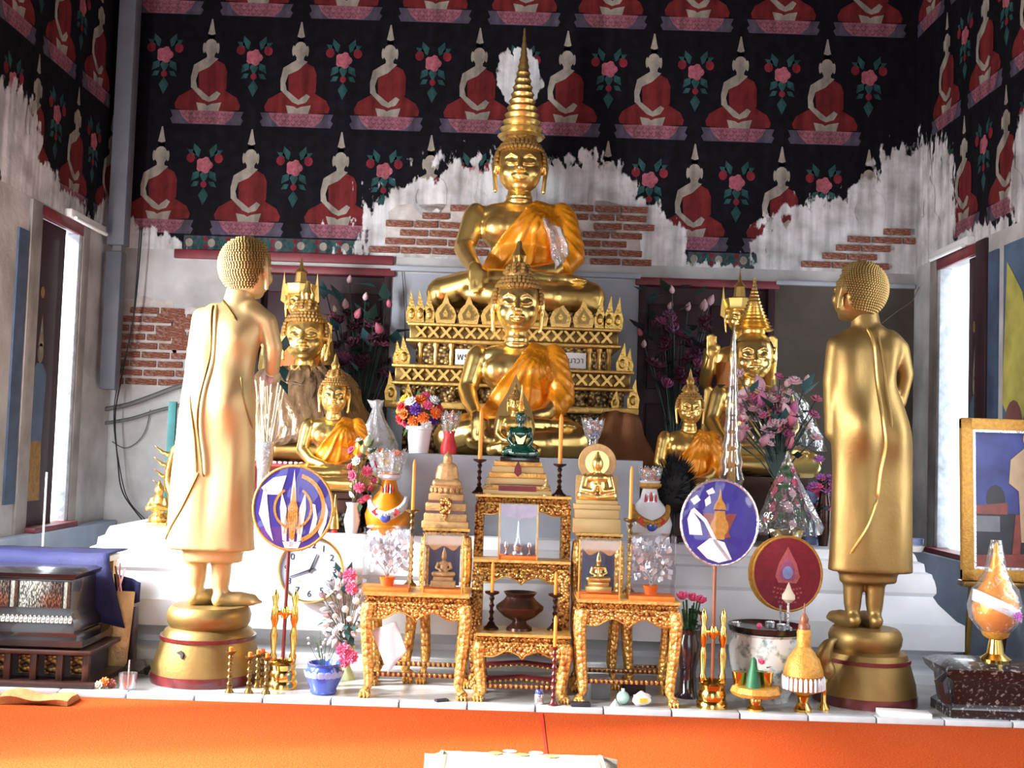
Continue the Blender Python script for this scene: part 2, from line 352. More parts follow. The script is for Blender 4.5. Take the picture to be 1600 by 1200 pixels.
def cap(b, pts, r, seg=10):
    """tapered limb: closed frusta and balls, to be fused by remesh"""
    pts = [Vector(p) for p in pts]; rr = r if isinstance(r, (list, tuple)) else [r] * len(pts)
    for i, p in enumerate(pts): b.ell(p, rr[i], seg, 8)
    for i in range(len(pts) - 1): b.tube([pts[i], pts[i + 1]], [rr[i], rr[i + 1]], seg)
def circle(cx, cz, rx, rz, n=16, a0=0, a1=2 * PI): return [(cx + rx * math.cos(a0 + (a1 - a0) * i / n), cz + rz * math.sin(a0 + (a1 - a0) * i / n)) for i in range(n)]
def bez(pts, n=12):
    """Catmull-Rom through 2D or 3D points"""
    P = [Vector(p) for p in pts]; out = []
    for i in range(len(P) - 1):
        a, b, c, d = P[max(i - 1, 0)], P[i], P[i + 1], P[min(i + 2, len(P) - 1)]
        for k in range(n):
            t = k / n; out.append(.5 * ((2 * b) + (c - a) * t + (2 * a - 5 * b + 4 * c - d) * t * t + (3 * b - a - 3 * c + d) * t ** 3))
    out.append(P[-1]); return out
def crumple(b, poly_rings, amp=.01, sc=30., seed=0):
    for v in b.v:
        v += mnoise.noise_vector(v * sc + Vector((seed, 0, 0))) * amp
# ------------------------------------------------------------------ the hall
WX, WY, EDGE = 2.79, 8.0, 5.13
def wall_side(name, sx):
    b = B(); X0 = sx * WX; t = .09 * sx
    sh_ = -.15 if sx < 0 else .07; holes = [(2.8 if sx < 0 else 3.0, 3.8), (4.6, 5.4), (6.83 + sh_, 7.47 + sh_)]; zs = (.59, 2.42)
    def seg(y0, y1, z0, z1, mi):
        b.mi = mi; b.box((X0 + t / 2, (y0 + y1) / 2, (z0 + z1) / 2), (abs(t), y1 - y0, z1 - z0))
    seg(-3, 8.1, 2.5, 5.5, 1); seg(-3, 8.1, zs[1], 2.5, 0)
    if sx < 0: seg(-3, 2.8, 0, zs[0], 0); seg(3.8, 8.1, 0, zs[0], 0)
    else: seg(-3, 8.1, 0, zs[0], 0)
    y = -3
    for h0, h1 in holes + [(8.1, 8.1)]: seg(y, h0, zs[0], zs[1], 0); y = h1
    return struct(b.obj(name, ['plaster', 'mural_ground']))
wl = wall_side('wall_left', -1); wr = wall_side('wall_right', 1)
b = B()
def bw(x0, x1, z0, z1, mi, d=.12, y=WY): b.mi = mi; b.box(((x0 + x1) / 2, y + d / 2, (z0 + z1) / 2), (x1 - x0, d, z1 - z0))
bw(-WX, WX, 2.46, 5.5, 1); bw(-WX, WX, 2.35, 2.46, 0)
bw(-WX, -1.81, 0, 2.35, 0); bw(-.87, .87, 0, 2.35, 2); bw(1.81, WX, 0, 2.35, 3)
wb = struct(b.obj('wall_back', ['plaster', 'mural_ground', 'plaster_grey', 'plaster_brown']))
b = B(); bw(-WX, -1.35, 0, 5.5, 0, .1, -3.1); bw(1.35, WX, 0, 5.5, 0, .1, -3.1); bw(-1.35, 1.35, 3.2, 5.5, 0, .1, -3.1)
struct(b.obj('wall_front', ['hall_wall']))
b = B(); b.box((0, 2.5, 5.55), (5.7, 11.2, .1)); struct(b.obj('ceiling', ['ceiling']))
b = B(); b.box((0, 2.5, -.06), (5.7, 11.2, .08)); struct(b.obj('floor', ['tile']))
b = B(); b.box((0, (5.13 - 3) / 2 - .0, -.01), (5.56, 8.12, .02)); cp = struct(b.obj('floor_carpet', ['carpet']))
b = B(); b.prism([(0, 0), (.012, 0), (.012, .002), (0, .002)], 2.0, 5.1); o = b.obj('carpet_seam', ['carpet_seam'], cp); o.location = (.17, 0, .0005)
b = B(); b.box((0, (EDGE + 8) / 2 + .02, -.005), (5.58, 8 - EDGE - .04, .05)); pf = struct(b.obj('floor_platform', ['tile']))
tl = None
for i in range(19):                                    # pale edging tiles of the low platform
    x = -2.7 + i * .3
    if tl is None: b = B(); b.box((0, 0, 0), (.293, .06, .052), bev=.004); tl = b.obj('edge_tile', ['tile_edge'], pf); o = tl
    else: o = inst(tl, pf)
    o.location = (x, EDGE + .032, -.003)
# doors in the back wall
for i, sx in enumerate((-1, 1)):
    b = B(); b.box((sx * 1.34, 8.1, 1.17), (.96, .05, 2.36)); d = struct(b.obj('door_%d' % (i + 1), ['maroon']))
    for k in (-1, 1):
        for z0, z1 in ((.9, 1.5), (1.6, 2.2)):
            b = B(); b.box((0, 0, 0), (.36, .02, z1 - z0), bev=.008); o = b.obj('door_panel', ['maroon'], d); o.location = (sx * 1.34 + k * .22, 8.07, (z0 + z1) / 2)
    b = B(); b.box((sx * 1.34, 8.02, 2.345), (1.0, .1, .055), bev=.008); b.obj('lintel', ['red_trim'], d)
    for k in (-1, 1):
        b = B(); b.box((sx * 1.34 + k * .45, 8.03, 1.16), (.05, .1, 2.32), bev=.006); b.obj('jamb', ['maroon'], d)
b = B(); b.box((-1.62, 7.985, 2.43), (1.53, .035, .062), bev=.005); struct(b.obj('trim_1', ['red_trim']))
b = B(); b.box((0, 7.975, 2.375), (1.74, .06, .035), bev=.006); struct(b.obj('trim_2', ['plaster_grey']))
b = B(); b.box((2.3, 7.98, 2.365), (.97, .05, .03), bev=.006); struct(b.obj('trim_3', ['plaster_grey']))
# dado of the side walls
for s, nm in ((-1, 'baseboard_left'), (1, 'baseboard_right')):
    b = B(); b.box((s * (WX - .05), 6.4, .285), (.1, 3.18, .57), bev=.012); struct(b.obj(nm, ['dado_blue']))
# ---- windows
for i, s in enumerate((-1, 1)):
    sh_ = -.15 if s < 0 else .07
    b = B(); b.box((s * (WX + .03), 7.445 + sh_, 1.505), (.08, .05, 1.83), bev=.006); wn = struct(b.obj('window_%d' % (i + 1), ['rough_stone']))
    b = B(); b.box((s * (WX - .004), 6.755 + sh_, 1.5), (.03, .15, 1.98), bev=.006); b.obj('window_frame', ['frame_stone' if s < 0 else 'maroon'], wn)
    b = B(); b.box((s * (WX - .004), 7.53 + sh_, 1.5), (.03, .11, 1.98), bev=.006); b.obj('window_frame', ['frame_stone'], wn)
    b = B(); b.box((s * (WX - .004), 7.14 + sh_, 2.45), (.03, .66, .07), bev=.006); b.obj('window_frame', ['red_trim'], wn)
    b = B(); b.box((s * (WX - .01), 7.14 + sh_, .585), (.14, .66, .035), bev=.006); b.obj('window_sill', ['red_trim'], wn)
    y1 = 7.24 if s < 0 else 6.98
    b = B(); b.box((s * (WX + .02), (6.83 + y1) / 2 + sh_, 1.5), (.03, y1 - 6.83, 1.82), bev=.004); sh = b.obj('shutter', ['maroon'], wn)
    # faded painted guardian figure on the shutter
    b = B(); b.X = Matrix.Translation((s * (WX + .0035), (6.95 if s < 0 else 6.88) + sh_, 0)) @ Matrix.Rotation(PI / 2 if s < 0 else -PI / 2, 4, 'Z')
    k = .8 if s < 0 else .5
    b.mi = 0; b.flat([(x * k, z) for x, z in circle(0, 1.62, .05, .06)], 0); b.flat([(x * k, z) for x, z in [(-.05, 1.66), (0, 1.85), (.05, 1.66)]], 0)
    b.mi = 1; b.flat([(x * k, z) for x, z in [(-.1, 1.1), (.1, 1.1), (.13, 1.5), (.05, 1.56), (-.05, 1.56), (-.13, 1.5)]], 0)
    b.mi = 2; b.flat([(x * k, z) for x, z in [(-.12, .75), (.12, .75), (.1, 1.1), (-.1, 1.1)]], 0); b.flat([(x * k, z) for x, z in circle(-.02, 1.98, .035, .035)], 0)
    b.obj('painted_guardian', ['mural_skin', 'paint_blue', 'paint_gold'], sh)
# painted panels between the windows
b = B(); b.box((-WX + .006, 6.45, 1.52), (.012, .13, 1.55)); b.obj('painted_border', ['blue_band'], wl)
b = B(); b.box((WX - .006, 6.66, 1.52), (.012, .13, 1.75)); b.obj('painted_border', ['blue_band'], wr)
b = B(); b.X = Matrix.Translation((WX - .008, 6.22, 0)) @ Matrix.Rotation(-PI / 2, 4, 'Z')
b.mi = 0; b.flat([(-.3, .7), (.3, .7), (.3, 2.4), (-.3, 2.4)], 0); b.mi = 1; b.flat([(-.2, .72), (.1, .72), (.05, 1.5), (-.25, 1.3)], -.002)
b.mi = 2; b.flat([(-.3, 1.5), (-.1, 1.3), (.1, 1.6), (-.05, 2.1), (-.25, 2.3)], -.003); b.mi = 3; b.flat(circle(-.15, 1.35, .12, .16), -.004)
b.obj('painted_panel', ['paint_blue', 'paint_teal', 'paint_yellow', 'paint_brown'], wr)
# ---- murals
def fig_mesh():
    k = 1 / 225; b = B()
    S = lambda pl: [(x * k, z * k) for x, z in pl]
    b.mi = 0; b.flat(S([(-54, 0), (54, 0), (58, 8), (54, 12), (58, 22), (-58, 22), (-54, 12), (-58, 8)]), -.001)      # grey base
    b.mi = 1; b.flat(S([(-28, 1), (28, 1), (38, 10), (44, 22), (-44, 22), (-38, 10)]), -.002)                          # lotus
    b.mi = 5
    for r_ in range(3):
        for j in range(8 - r_):
            x_ = (j - (7 - r_) / 2) * (10.5 - r_ * .6); z_ = 18 - r_ * 6; b.flat(S([(x_ - 4, z_ + 2), (x_ - 3, z_ - 2), (x_, z_ - 4), (x_ + 3, z_ - 2), (x_ + 4, z_ + 2), (x_ + 2, z_ - 1), (x_, z_ - 2.4), (x_ - 2, z_ - 1)]), -.003)
    b.mi = 2; b.flat(S([(-50, 24), (-20, 22), (20, 22), (50, 24), (52, 32), (46, 44), (26, 56), (0, 54), (-26, 56), (-46, 44), (-52, 32)]), -.002)
    b.flat(S([(-14, 50), (20, 46), (29, 58), (29, 86), (24, 98), (12, 104), (-2, 92), (-16, 84)]), -.003)             # robe
    b.mi = 3; b.flat(S([(-14, 22), (-18, 35), (-4, 33), (0, 30), (6, 33), (22, 36), (18, 22)]), -.003)
    for pl in ([(14, 106), (0, 92), (-16, 84), (-20, 70), (-17, 58), (-27, 58), (-28, 75), (-24, 95), (-12, 103), (-4, 108), (-4, 116), (8, 116), (8, 108)],
               [(-27, 59), (-17, 59), (2, 44), (14, 54), (20, 50), (14, 40), (2, 36), (-8, 40)]): b.flat(S(pl), -.004)
    b.mi = 4; b.flat(S(circle(2, 130, 12, 14, 12)), -.003); b.flat(S(circle(2, 143, 6, 7, 8)), -.003)
    b.mi = 3; b.flat(S(circle(2, 124, 10.5, 14, 14)), -.005)
    for s in (-1, 1): b.flat(S(circle(2 + s * 11, 123, 2.4, 9, 8)), -.005)
    b.flat(S([(-4, 146), (2, 144), (8, 146), (6, 154), (3, 170), (1, 170), (-2, 154)]), -.004)
    return b
def flower_mesh():
    k = 1 / 225; b = B(); S = lambda pl: [(x * k, z * k) for x, z in pl]
    b.mi = 0
    for cx, cz, a, l in ((-13, 22, 110, 17), (13, 22, 70, 17), (-20, 20, 150, 12), (20, 20, 30, 12), (-13, -16, 235, 15), (13, -16, 305, 15), (0, -16, 270, 17), (-13, -30, 215, 11), (13, -30, 325, 11), (0, -48, 270, 20)):
        a = math.radians(a); d = (math.cos(a), math.sin(a)); n = (-d[1], d[0])
        b.flat(S([(cx - d[0] * l * .6, cz - d[1] * l * .6), (cx + n[0] * l * .4, cz + n[1] * l * .4), (cx + d[0] * l * .8, cz + d[1] * l * .8), (cx - n[0] * l * .4, cz - n[1] * l * .4)]), -.001)
    b.mi = 1; b.flat(S(circle(0, 0, 12, 11, 10)), -.003)
    for j in range(5): a = j * 1.257; b.flat(S(circle(8 * math.cos(a), 8 * math.sin(a), 6, 6, 7)), -.002)
    b.mi = 2
    for x, z, r in ((-22, 11, 7), (22, 11, 7), (0, -31, 5)): b.flat(S(circle(x, z, r, r * 1.1, 9)), -.002)
    return b
FM = fig_mesh().obj('mural_figure', ['mural_grey', 'mural_pink', 'mural_red', 'mural_skin', 'mural_dark', 'mural_mauve'], wb, 0); WM = flower_mesh().obj('mural_flower', ['mural_green', 'mural_rose', 'mural_bud'], wb, 0)
first = {0: True, 1: True}
def put(src, parent, loc, rz, k):
    if first[k]: o = src; first[k] = False; o.parent = parent
    else: o = inst(src, parent)
    o.location = loc; o.rotation_euler = (0, 0, rz)
RZ = (4.14, 3.355, 2.575)
for row, z in enumerate(RZ):
    off = 0 if row != 1 else .5
    for k in range(-5, 5):
        x = (k + off) * .612; x *= 1.032 if x < 0 else 1
        if abs(x) < 2.72: put(FM, wb, (x, WY - .001, z), 0, 0)
        x = (k + off + .5) * .612; x *= 1.032 if x < 0 else 1
        if abs(x) < 2.7 and row: put(WM, wb, (x, WY - .001, z + .49), 0, 1)
    for s, wp in ((-1, wl), (1, wr)):
        for k in range(4):
            y = 7.75 - (k + off) * .612
            put(FM, wp, (s * (WX - .001), y, z), PI / 2 if s < 0 else -PI / 2, 0)
            if row and k < 3: put(WM, wp, (s * (WX - .001), y - .306, z + .49), PI / 2 if s < 0 else -PI / 2, 1)
# patterned border below the figures
k = 0
for x0, x1 in ((-2.33, -1.0), (1.2, 1.72)):
    b = B(); b.mi = 0; b.flat([(x0, 2.465), (x1, 2.465), (x1, 2.565), (x0, 2.565)], 7.998)
    n = int((x1 - x0) / .075)
    for i in range(n):
        x = x0 + (i + .5) * (x1 - x0) / n
        b.mi = 1 if i % 2 == 0 else 2; b.flat(circle(x, 2.515, .027, .03, 10), 7.996)
        for s in (-1, 1): b.mi = 3 if i % 2 else 2; b.flat(circle(x + .037, 2.515 + s * .028, .018, .018, 6), 7.997)
    b.obj('mural_border', ['mural_band', 'mural_skin', 'mural_green', 'mural_bud'], wb, 0)
# ---- bricks where the plaster has fallen
BR = None
def bricks(px0, px1, py0, py1, Y, keep, patch=True):
    global BR
    a, c = pt(px0, py0, Y), pt(px1, py1, Y)
    if patch:
        n = 22; poly = []
        for i in range(n):
            t = 2 * PI * i / n; q = 1 / max(abs(math.cos(t)), abs(math.sin(t))) ** .75
            j = 1 + random.uniform(-.07, .05)
            poly.append(((a.x + c.x) / 2 + math.cos(t) * q * j * (c.x - a.x) * .5, (a.z + c.z) / 2 + math.sin(t) * q * j * (a.z - c.z) * .5))
        m = B(); m.prism(poly, Y - .004, Y + .01); m.obj('mortar_bed', ['mortar'], wb, .5)
    rows = int((a.z - c.z) / .062)
    for r in range(rows):
        z = c.z + .031 + r * .062; x = a.x + (.0 if r % 2 else -.11)
        while x < c.x:
            L_ = random.uniform(.17, .23); xm = x + L_ / 2
            u = (xm - a.x) / (c.x - a.x); v = (z - c.z) / (a.z - c.z)
            if keep(u, v) and random.random() < .95:
                if BR is None: q = B(); q.box((0, 0, 0), (1, 1, 1), bev=.06); BR = q.obj('brick', ['brick'], wb); o = BR
                else: o = inst(BR, wb)
                o.location = (xm, Y - .005 + random.uniform(-.003, .003), z); o.scale = (L_ - .014, .03, .043); o.rotation_euler = (0, random.uniform(-.02, .02), 0)
            x += L_
rag = lambda: random.uniform(-.06, .06)
bricks(603, 745, 315, 402, WY, lambda u, v: v < .55 + u * .5 + rag() and u > .0)
bricks(872, 1003, 312, 418, WY, lambda u, v: v < 1.1 - .55 * max(0, u - .55) + rag() and u < .98)
bricks(1235, 1415, 345, 425, WY, lambda u, v: (v < u * .9 + .1 + rag() and v > (u - .7) * 1.2 and random.random() < .72), False)
bricks(182, 275, 462, 605, WY, lambda u, v: v < .95 - u * .12 + rag() and not (u < .1 and v > .8))
bricks(270, 330, 480, 560, WY, lambda u, v: random.random() < .75)
# ---- wiring, casing and strip lights
t = thing('wall_casing', 'grey square cable casing running up the corner beside the left window', 'casing', (-2.69, 7.72, 0))
b = B(); b.box((0, 0, 3.9), (.115, .12, 2.95), bev=.006); b.obj('casing_channel', ['conduit'], t)
b = B(); b.box((-.012, .01, 1.92), (.105, .1, .93), bev=.006); b.obj('casing_channel', ['conduit'], t)
b = B(); b.box((.0, .02, 2.405), (.06, .08, .06)); b.obj('casing_joint', ['cable_grey'], t)
def cable(pxs, Y, r, label, mat='cable', grp=None):
    b = B(); b.tube(bez([pt(x, y, Y) for x, y in pxs], 6), r, 6); return tag(b.obj('cable', [mat]), label, 'cable', grp)
cable([(222, 355), (216, 430), (208, 500), (190, 590), (180, 650), (184, 720), (192, 770), (222, 812)], 7.85, .005, 'black wire looping down the plaster past the exposed bricks')
cable([(219, 355), (213, 440), (205, 520), (184, 600), (178, 660), (187, 730), (200, 780), (230, 815)], 7.82, .004, 'black wire hanging close beside another looping wire on plaster')
cable([(160, 640), (200, 632), (240, 618), (275, 605), (330, 590)], 7.93, .016, 'thick grey cable bundle sagging across the brick patch', 'cable_grey')
cable([(160, 662), (205, 654), (245, 642), (290, 630), (340, 612)], 7.94, .012, 'thinner grey cable strand below the sagging bundle', 'cable_grey')
cable([(235, 640), (228, 670), (215, 690), (195, 700), (175, 690)], 7.975, .004, 'short grey wire loop under the sagging cable bundle', 'cable_grey')
cable([(1378, 505), (1400, 488), (1425, 470), (1440, 445), (1475, 430)], 7.9, .003, 'thin pale cord strung across the brown corner wall', 'cable_grey')
cable([(628, 420), (632, 480), (634, 560), (636, 600)], 7.98, .003, 'thin dark wire running down grey wall beside the gilded throne', 'cable')
for s, nm, y0, y1 in ((-1, 'white fluorescent strip light fixed above the left window', 7.02, 7.62), (1, 'white fluorescent strip light fixed above the right window', 6.95, 7.55)):
    t = thing('strip_light', nm, 'light', (s * (WX - .045), (y0 + y1) / 2, 2.50))
    b = B(); b.box((s * .02, 0, .01), (.05, y1 - y0, .05), bev=.006); b.obj('housing', ['white'], t)
    b = B(); b.X = Matrix.Rotation(PI / 2, 4, 'X'); b.lathe([(.013, -.27), (.013, .27)], 12); o = b.obj('lamp_tube', ['tube_white'], t); o.location = (-s * .018, 0, -.02)
# ---- white stepped altar base
b = B(); prof = [(-.05, .02), (-.05, .07), (-.1, .09), (-.14, .1), (-.13, .13), (-.03, .19), (0, .2), (0, .33), (-.03, .345), (-.1, .42), (-.12, .455), (-.107, .475), (-.107, .50), (-.115, .54), (-.12, .55), (-.125, .57), (-.15, .58), (-.155, .62), (-.18, .63), (-.19, .66), (-.2, .675)]
b.rectloft(prof, -2.28, 2.33, 5.88, 7.95, True); ab = tag(b.obj('masonry_altar', ['white_masonry'], smooth=.5), 'white moulded masonry altar carrying the rear statues', 'altar')
ZT = .675
# ------------------------------------------------------------------ gilded figures
def head_mesh(cx, cy, cz, s, ear=1.0):
    """face towards -Y, s = half height of the head"""
    b = B(); P_ = lambda x, y, z: (cx + x * s, cy + y * s, cz + z * s); E_ = lambda x, y, z, r, **k: b.ell(P_(x, y, z), tuple(q * s for q in r), 20, 14, **k)
    E_(0, .08, .12, (.74, .86, .90)); E_(0, -.1, -.2, (.68, .66, .74)); E_(0, -.36, -.72, (.28, .26, .22)); E_(0, -.28, -.3, (.58, .50, .55))
    cap(b, [P_(0, -.72, .16), P_(0, -.86, -.08), P_(0, -.94, -.22)], [.085 * s, .09 * s, .115 * s]); E_(-.09, -.86, -.24, (.09, .09, .07)); E_(.09, -.86, -.24, (.09, .09, .07))
    for k in (-1, 1):
        cap(b, [P_(k * .08, -.74, .2), P_(k * .28, -.74, .3), P_(k * .5, -.56, .2)], [.055 * s, .05 * s, .03 * s], 8)
        E_(k * .29, -.62, .04, (.2, .14, .11)); cap(b, [P_(k * .12, -.76, -.01), P_(k * .29, -.785, -.045), P_(k * .46, -.66, .01)], [.022 * s, .03 * s, .02 * s], 8)
        E_(k * .30, -.46, -.28, (.30, .24, .28))
        cap(b, [P_(k * .76, .02, .32), P_(k * .82, .06, .0), P_(k * .80, .0, -.35), P_(k * .76, -.02, -.35 - .5 * ear)], [.11 * s, .10 * s, .075 * s, .075 * s], 8)
        E_(k * .78, .05, .05, (.07, .2, .3))
    cap(b, [P_(-.24, -.72, -.46), P_(-.08, -.82, -.43), P_(0, -.81, -.45), P_(.08, -.82, -.43), P_(.24, -.72, -.46)], [.025 * s, .055 * s, .05 * s, .055 * s, .025 * s], 8)
    cap(b, [P_(-.17, -.72, -.53), P_(0, -.79, -.555), P_(.17, -.72, -.53)], [.03 * s, .065 * s, .03 * s], 8)
    return b
def curls(b, cx, cy, cz, s, rows=9, size=.085, front=.34, low=-.25, rad=(.80, .92, .95)):
    for i in range(rows):
        v = 1 - (i + .5) / rows * (1 - low); ph = math.acos(max(-1, min(1, v))); n = max(5, int(2 * PI * math.sin(ph) / (size * 1.9)))
        for j in range(n):
            a = 2 * PI * (j + .5 * (i % 2)) / n; d = Vector((math.sin(ph) * math.cos(a), math.sin(ph) * math.sin(a), v))
            hl = front + .1 * abs(d.x)
            if d.y < -.35 + .1 * v and d.z < hl + .12 * (1 - abs(d.x)): continue
            if d.y < .1 and d.z < -.05 and abs(d.x) > .5: continue
            if d.y < .25 and d.z < -.3: continue
            c = Vector((cx + d.x * rad[0] * s, cy + .08 * s + d.y * rad[1] * s, cz + .12 * s + d.z * rad[2] * s))
            b.ell(c, size * s, 6, 4)
def skullcap(b, cx, cy, cz, s, front=.36, rad=(.785, .90, .93), low=-.32):
    """smooth hair cap with a hairline"""
    bm = bmesh.new(); bmesh.ops.create_uvsphere(bm, u_segments=28, v_segments=18, radius=1)
    dl = [v for v in bm.verts if v.co.z < low or (v.co.y < .25 and v.co.z < -.3) or (v.co.y < -.3 and v.co.z < front + .1 * (1 - abs(v.co.x))) or (v.co.y < .12 and v.co.z < -.02)]
    bmesh.ops.delete(bm, geom=dl, context='VERTS')
    for v in bm.verts: v.co = Vector((cx + v.co.x * rad[0] * s, cy + .08 * s + v.co.y * rad[1] * s, cz + .12 * s + v.co.z * rad[2] * s))
    b.bm(bm)
def fingers(b, base, d, side, n, L, r, spread=.9, curl=0.):
    """four unequal fingers from base along d, laid out along side, bending towards n"""
    base, d, side, n = Vector(base), Vector(d).normalized(), Vector(side).normalized(), Vector(n).normalized()
    for i, k in enumerate((-1.5, -.5, .5, 1.5)):
        l = L * (.86, 1, .95, .74)[i]; p = base + side * k * r * 2 * spread
        cap(b, [p, p + d * l * .45 + n * curl * l * .1, p + d * l * .8 + n * curl * l * .4, p + d * l + n * curl * l * .75], [r, r * .95, r * .85, r * .7], 6)
def seated(name, label, loc, W, mat='gold', rz=0, pose='earth', zs=1.0, spire='flame', robe='robe', hair='gold_hair', sp_h=.5, tilt=0, ext=None, vox=.011, curl=True, robe_arm=True, base=True, detail=True, scx=1., head_s=.155, neck=.735):
    """seated statue, knees 1 unit apart before scaling by W, facing -Y"""
    t = thing(name, label, 'statue', loc, rz, None, (W * scx, W, W * zs))
    b = B()
    for k in (-1, 1): cap(b, [(k * .13, .1, .13), (k * .30, .0, .12), (k * .41, -.12, .095)], [.14, .125, .095], 14)
    cap(b, [(.41, -.12, .085), (.2, -.27, .075), (-.12, -.30, .08), (-.25, -.26, .085)], [.09, .08, .065, .05], 12)      # lower shin
    cap(b, [(-.41, -.12, .10), (-.2, -.25, .155), (.1, -.24, .175), (.2, -.2, .18)], [.085, .07, .055, .045], 12)        # upper shin
    b.ell((.27, -.19, .185), (.10, .05, .035), 12, 8); fingers(b, (.34, -.2, .19), (1, .1, -.1), (0, 1, .2), (0, 0, -1), .05, .013)
    b.ell((0, -.02, .09), (.36, .24, .09), 16, 8); b.ell((0, .1, .17), (.235, .17, .17), 16, 10)
    b.ell((0, .06, .33), (.165, .125, .16), 16, 10); b.ell((0, .05, .5), (.225, .145, .15), 18, 10); b.ell((0, .07, .585), (.25, .115, .085), 16, 8)
    for k in (-1, 1): b.ell((k * .1, -.035, .5), (.10, .06, .075), 12, 8); b.ell((k * .245, .065, .57), (.07, .075, .085), 12, 8)
    cap(b, [(0, .06, .63), (0, .045, neck)], [.085, .068], 14)
    for z in (.665, .69): b.ell((0, .045, z), (.082, .082, .012), 14, 6)
    if pose == 'earth':
        cap(b, [(-.25, .06, .565), (-.305, .02, .38), (-.275, -.12, .30), (-.235, -.26, .235)], [.075, .062, .052, .04], 12)
        b.ell((-.225, -.30, .215), (.045, .045, .04), 10, 6); fingers(b, (-.22, -.335, .20), (.02, -.12, -1), (1, 0, 0), (0, 1, 0), .13, .0125)
        cap(b, [(-.19, -.28, .22), (-.165, -.325, .19), (-.16, -.335, .15)], [.016, .014, .011], 6)
    else:
        cap(b, [(-.25, .06, .565), (-.30, .02, .36), (-.2, -.1, .27), (-.06, -.2, .235)], [.075, .062, .05, .036], 12)
        b.ell((.0, -.22, .235), (.07, .045, .022), 10, 6); fingers(b, (.05, -.22, .235), (1, -.02, -.05), (0, 1, 0), (0, 0, 1), .11, .012)
    cap(b, [(.25, .06, .565), (.30, .02, .36), (.2, -.09, .25), (.07, -.19, .22)], [.075, .062, .05, .036], 12)
    b.ell((.01, -.2, .215), (.07, .05, .022), 10, 6); fingers(b, (-.05, -.2, .212), (-1, -.02, 0), (0, 1, 0), (0, 0, 1), .11, .012)
    if ext: ext(b)
    body = mo('body', remesh(b, vox, 3), t, mat)
    hz = neck + .125; hy = .03
    hm = remesh(head_mesh(0, 0, 0, head_s), head_s * .035 if detail else head_s * .06, 3)
    hd = mo('head', hm, t, mat); hd.location = (0, hy, hz); hd.rotation_euler = (0, 0, tilt); hd.scale = (1.1, 1.05, 1)
    h = B(); skullcap(h, 0, 0, 0, head_s); h.ell((0, .12 * head_s, 1.0 * head_s), (.45 * head_s, .48 * head_s, .42 * head_s), 18, 10)
    ho = h.obj('hair', [hair], hd)
    if curl:
        c = B(); curls(c, 0, 0, 0, head_s, 9 if detail else 6, .085 if detail else .12)
        for i in range(4):
            for j in range(10 - 2 * i):
                a = 2 * PI * (j + .5 * (i % 2)) / (10 - 2 * i); ph = 1.35 - i * .33
                c.ell((.45 * head_s * math.sin(ph) * math.cos(a), .12 * head_s + .48 * head_s * math.sin(ph) * math.sin(a), head_s + .42 * head_s * math.cos(ph)), .085 * head_s, 6, 4)
        o = c.obj('hair_curls', [hair], hd)
    s = B(); q = head_s
    if spire == 'flame':
        s.lathe([(.16 * q, 1.3 * q), (.22 * q, 1.42 * q), (.17 * q, 1.6 * q), (.24 * q, 1.66 * q), (.12 * q, 1.9 * q), (.07 * q, 2.15 * q), (.0, 1.4 * q + sp_h)], 14, (0, .12 * q, 0))
        for j in range(6):
            a = 2 * PI * j / 6 + PI / 6; s.tube([(.16 * q * math.cos(a), .12 * q + .16 * q * math.sin(a), 1.45 * q), (.22 * q * math.cos(a), .12 * q + .22 * q * math.sin(a), 1.65 * q), (.09 * q * math.cos(a), .12 * q + .09 * q * math.sin(a), 1.95 * q)], [.05 * q, .05 * q, .01 * q], 6)
    elif spire == 'tall':
        pr = []; n = 16
        for i in range(n):
            u = i / n; r = (.66 * (1 - u) ** 1.6 + .03) * q; z = 1.05 * q + sp_h * u
            pr += [(r, z), (r * 1.12, z + sp_h / n * .35), (r * .86, z + sp_h / n * .8)]
        pr.append((0, 1.05 * q + sp_h)); s.lathe(pr, 16, (0, .12 * q, 0))
    elif spire == 'crown':
        s.lathe([(.80 * q, .42 * q), (.86 * q, .5 * q), (.84 * q, .62 * q), (.92 * q, .95 * q), (.96 * q, 1.0 * q), (.6 * q, 1.05 * q), (.38 * q, 1.12 * q), (.3 * q, 1.5 * q), (.36 * q, 1.55 * q), (.2 * q, 1.65 * q), (.12 * q, 1.9 * q), (0, 1.05 * q + sp_h)], 10, (0, .08 * q, 0))
        for k in (-1, 1): s.prism([(k * .82 * q, .2 * q), (k * 1.12 * q, .3 * q), (k * 1.02 * q, .8 * q), (k * .9 * q, 1.3 * q), (k * .84 * q, .8 * q)], -.04 * q, .12 * q)
    s.obj('finial', [mat], hd)
    if robe:
        r = B(); g = .018
        r.ell((0, .06, .33), (.165 + g + .02, .125 + g + .01, .2), 18, 10); r.ell((0, .05, .5), (.225 + g, .145 + g, .15 + g), 20, 12); r.ell((0, .07, .585), (.25 + g, .115 + g, .085 + g), 18, 10)
        r.ell((.245, .065, .57), (.07 + g, .075 + g, .085 + g), 14, 10); r.ell((0, .1, .2), (.235 + g, .17 + g, .17), 16, 10)
        for k in (-1, 1): r.ell((k * .1, -.035, .5), (.10 + g, .06 + g, .075 + g), 12, 8)
        if robe_arm: cap(r, [(.25, .06, .565), (.305, .02, .36), (.27, -.03, .30)], [.075 + g, .068 + g, .058 + g], 14)
        me = remesh(r, .012, 3); bm = bmesh.new(); bm.from_mesh(me); bpy.data.meshes.remove(me)
        def cut(co, no): bmesh.ops.bisect_plane(bm, geom=bm.verts[:] + bm.edges[:] + bm.faces[:], plane_co=co, plane_no=no, clear_outer=True)
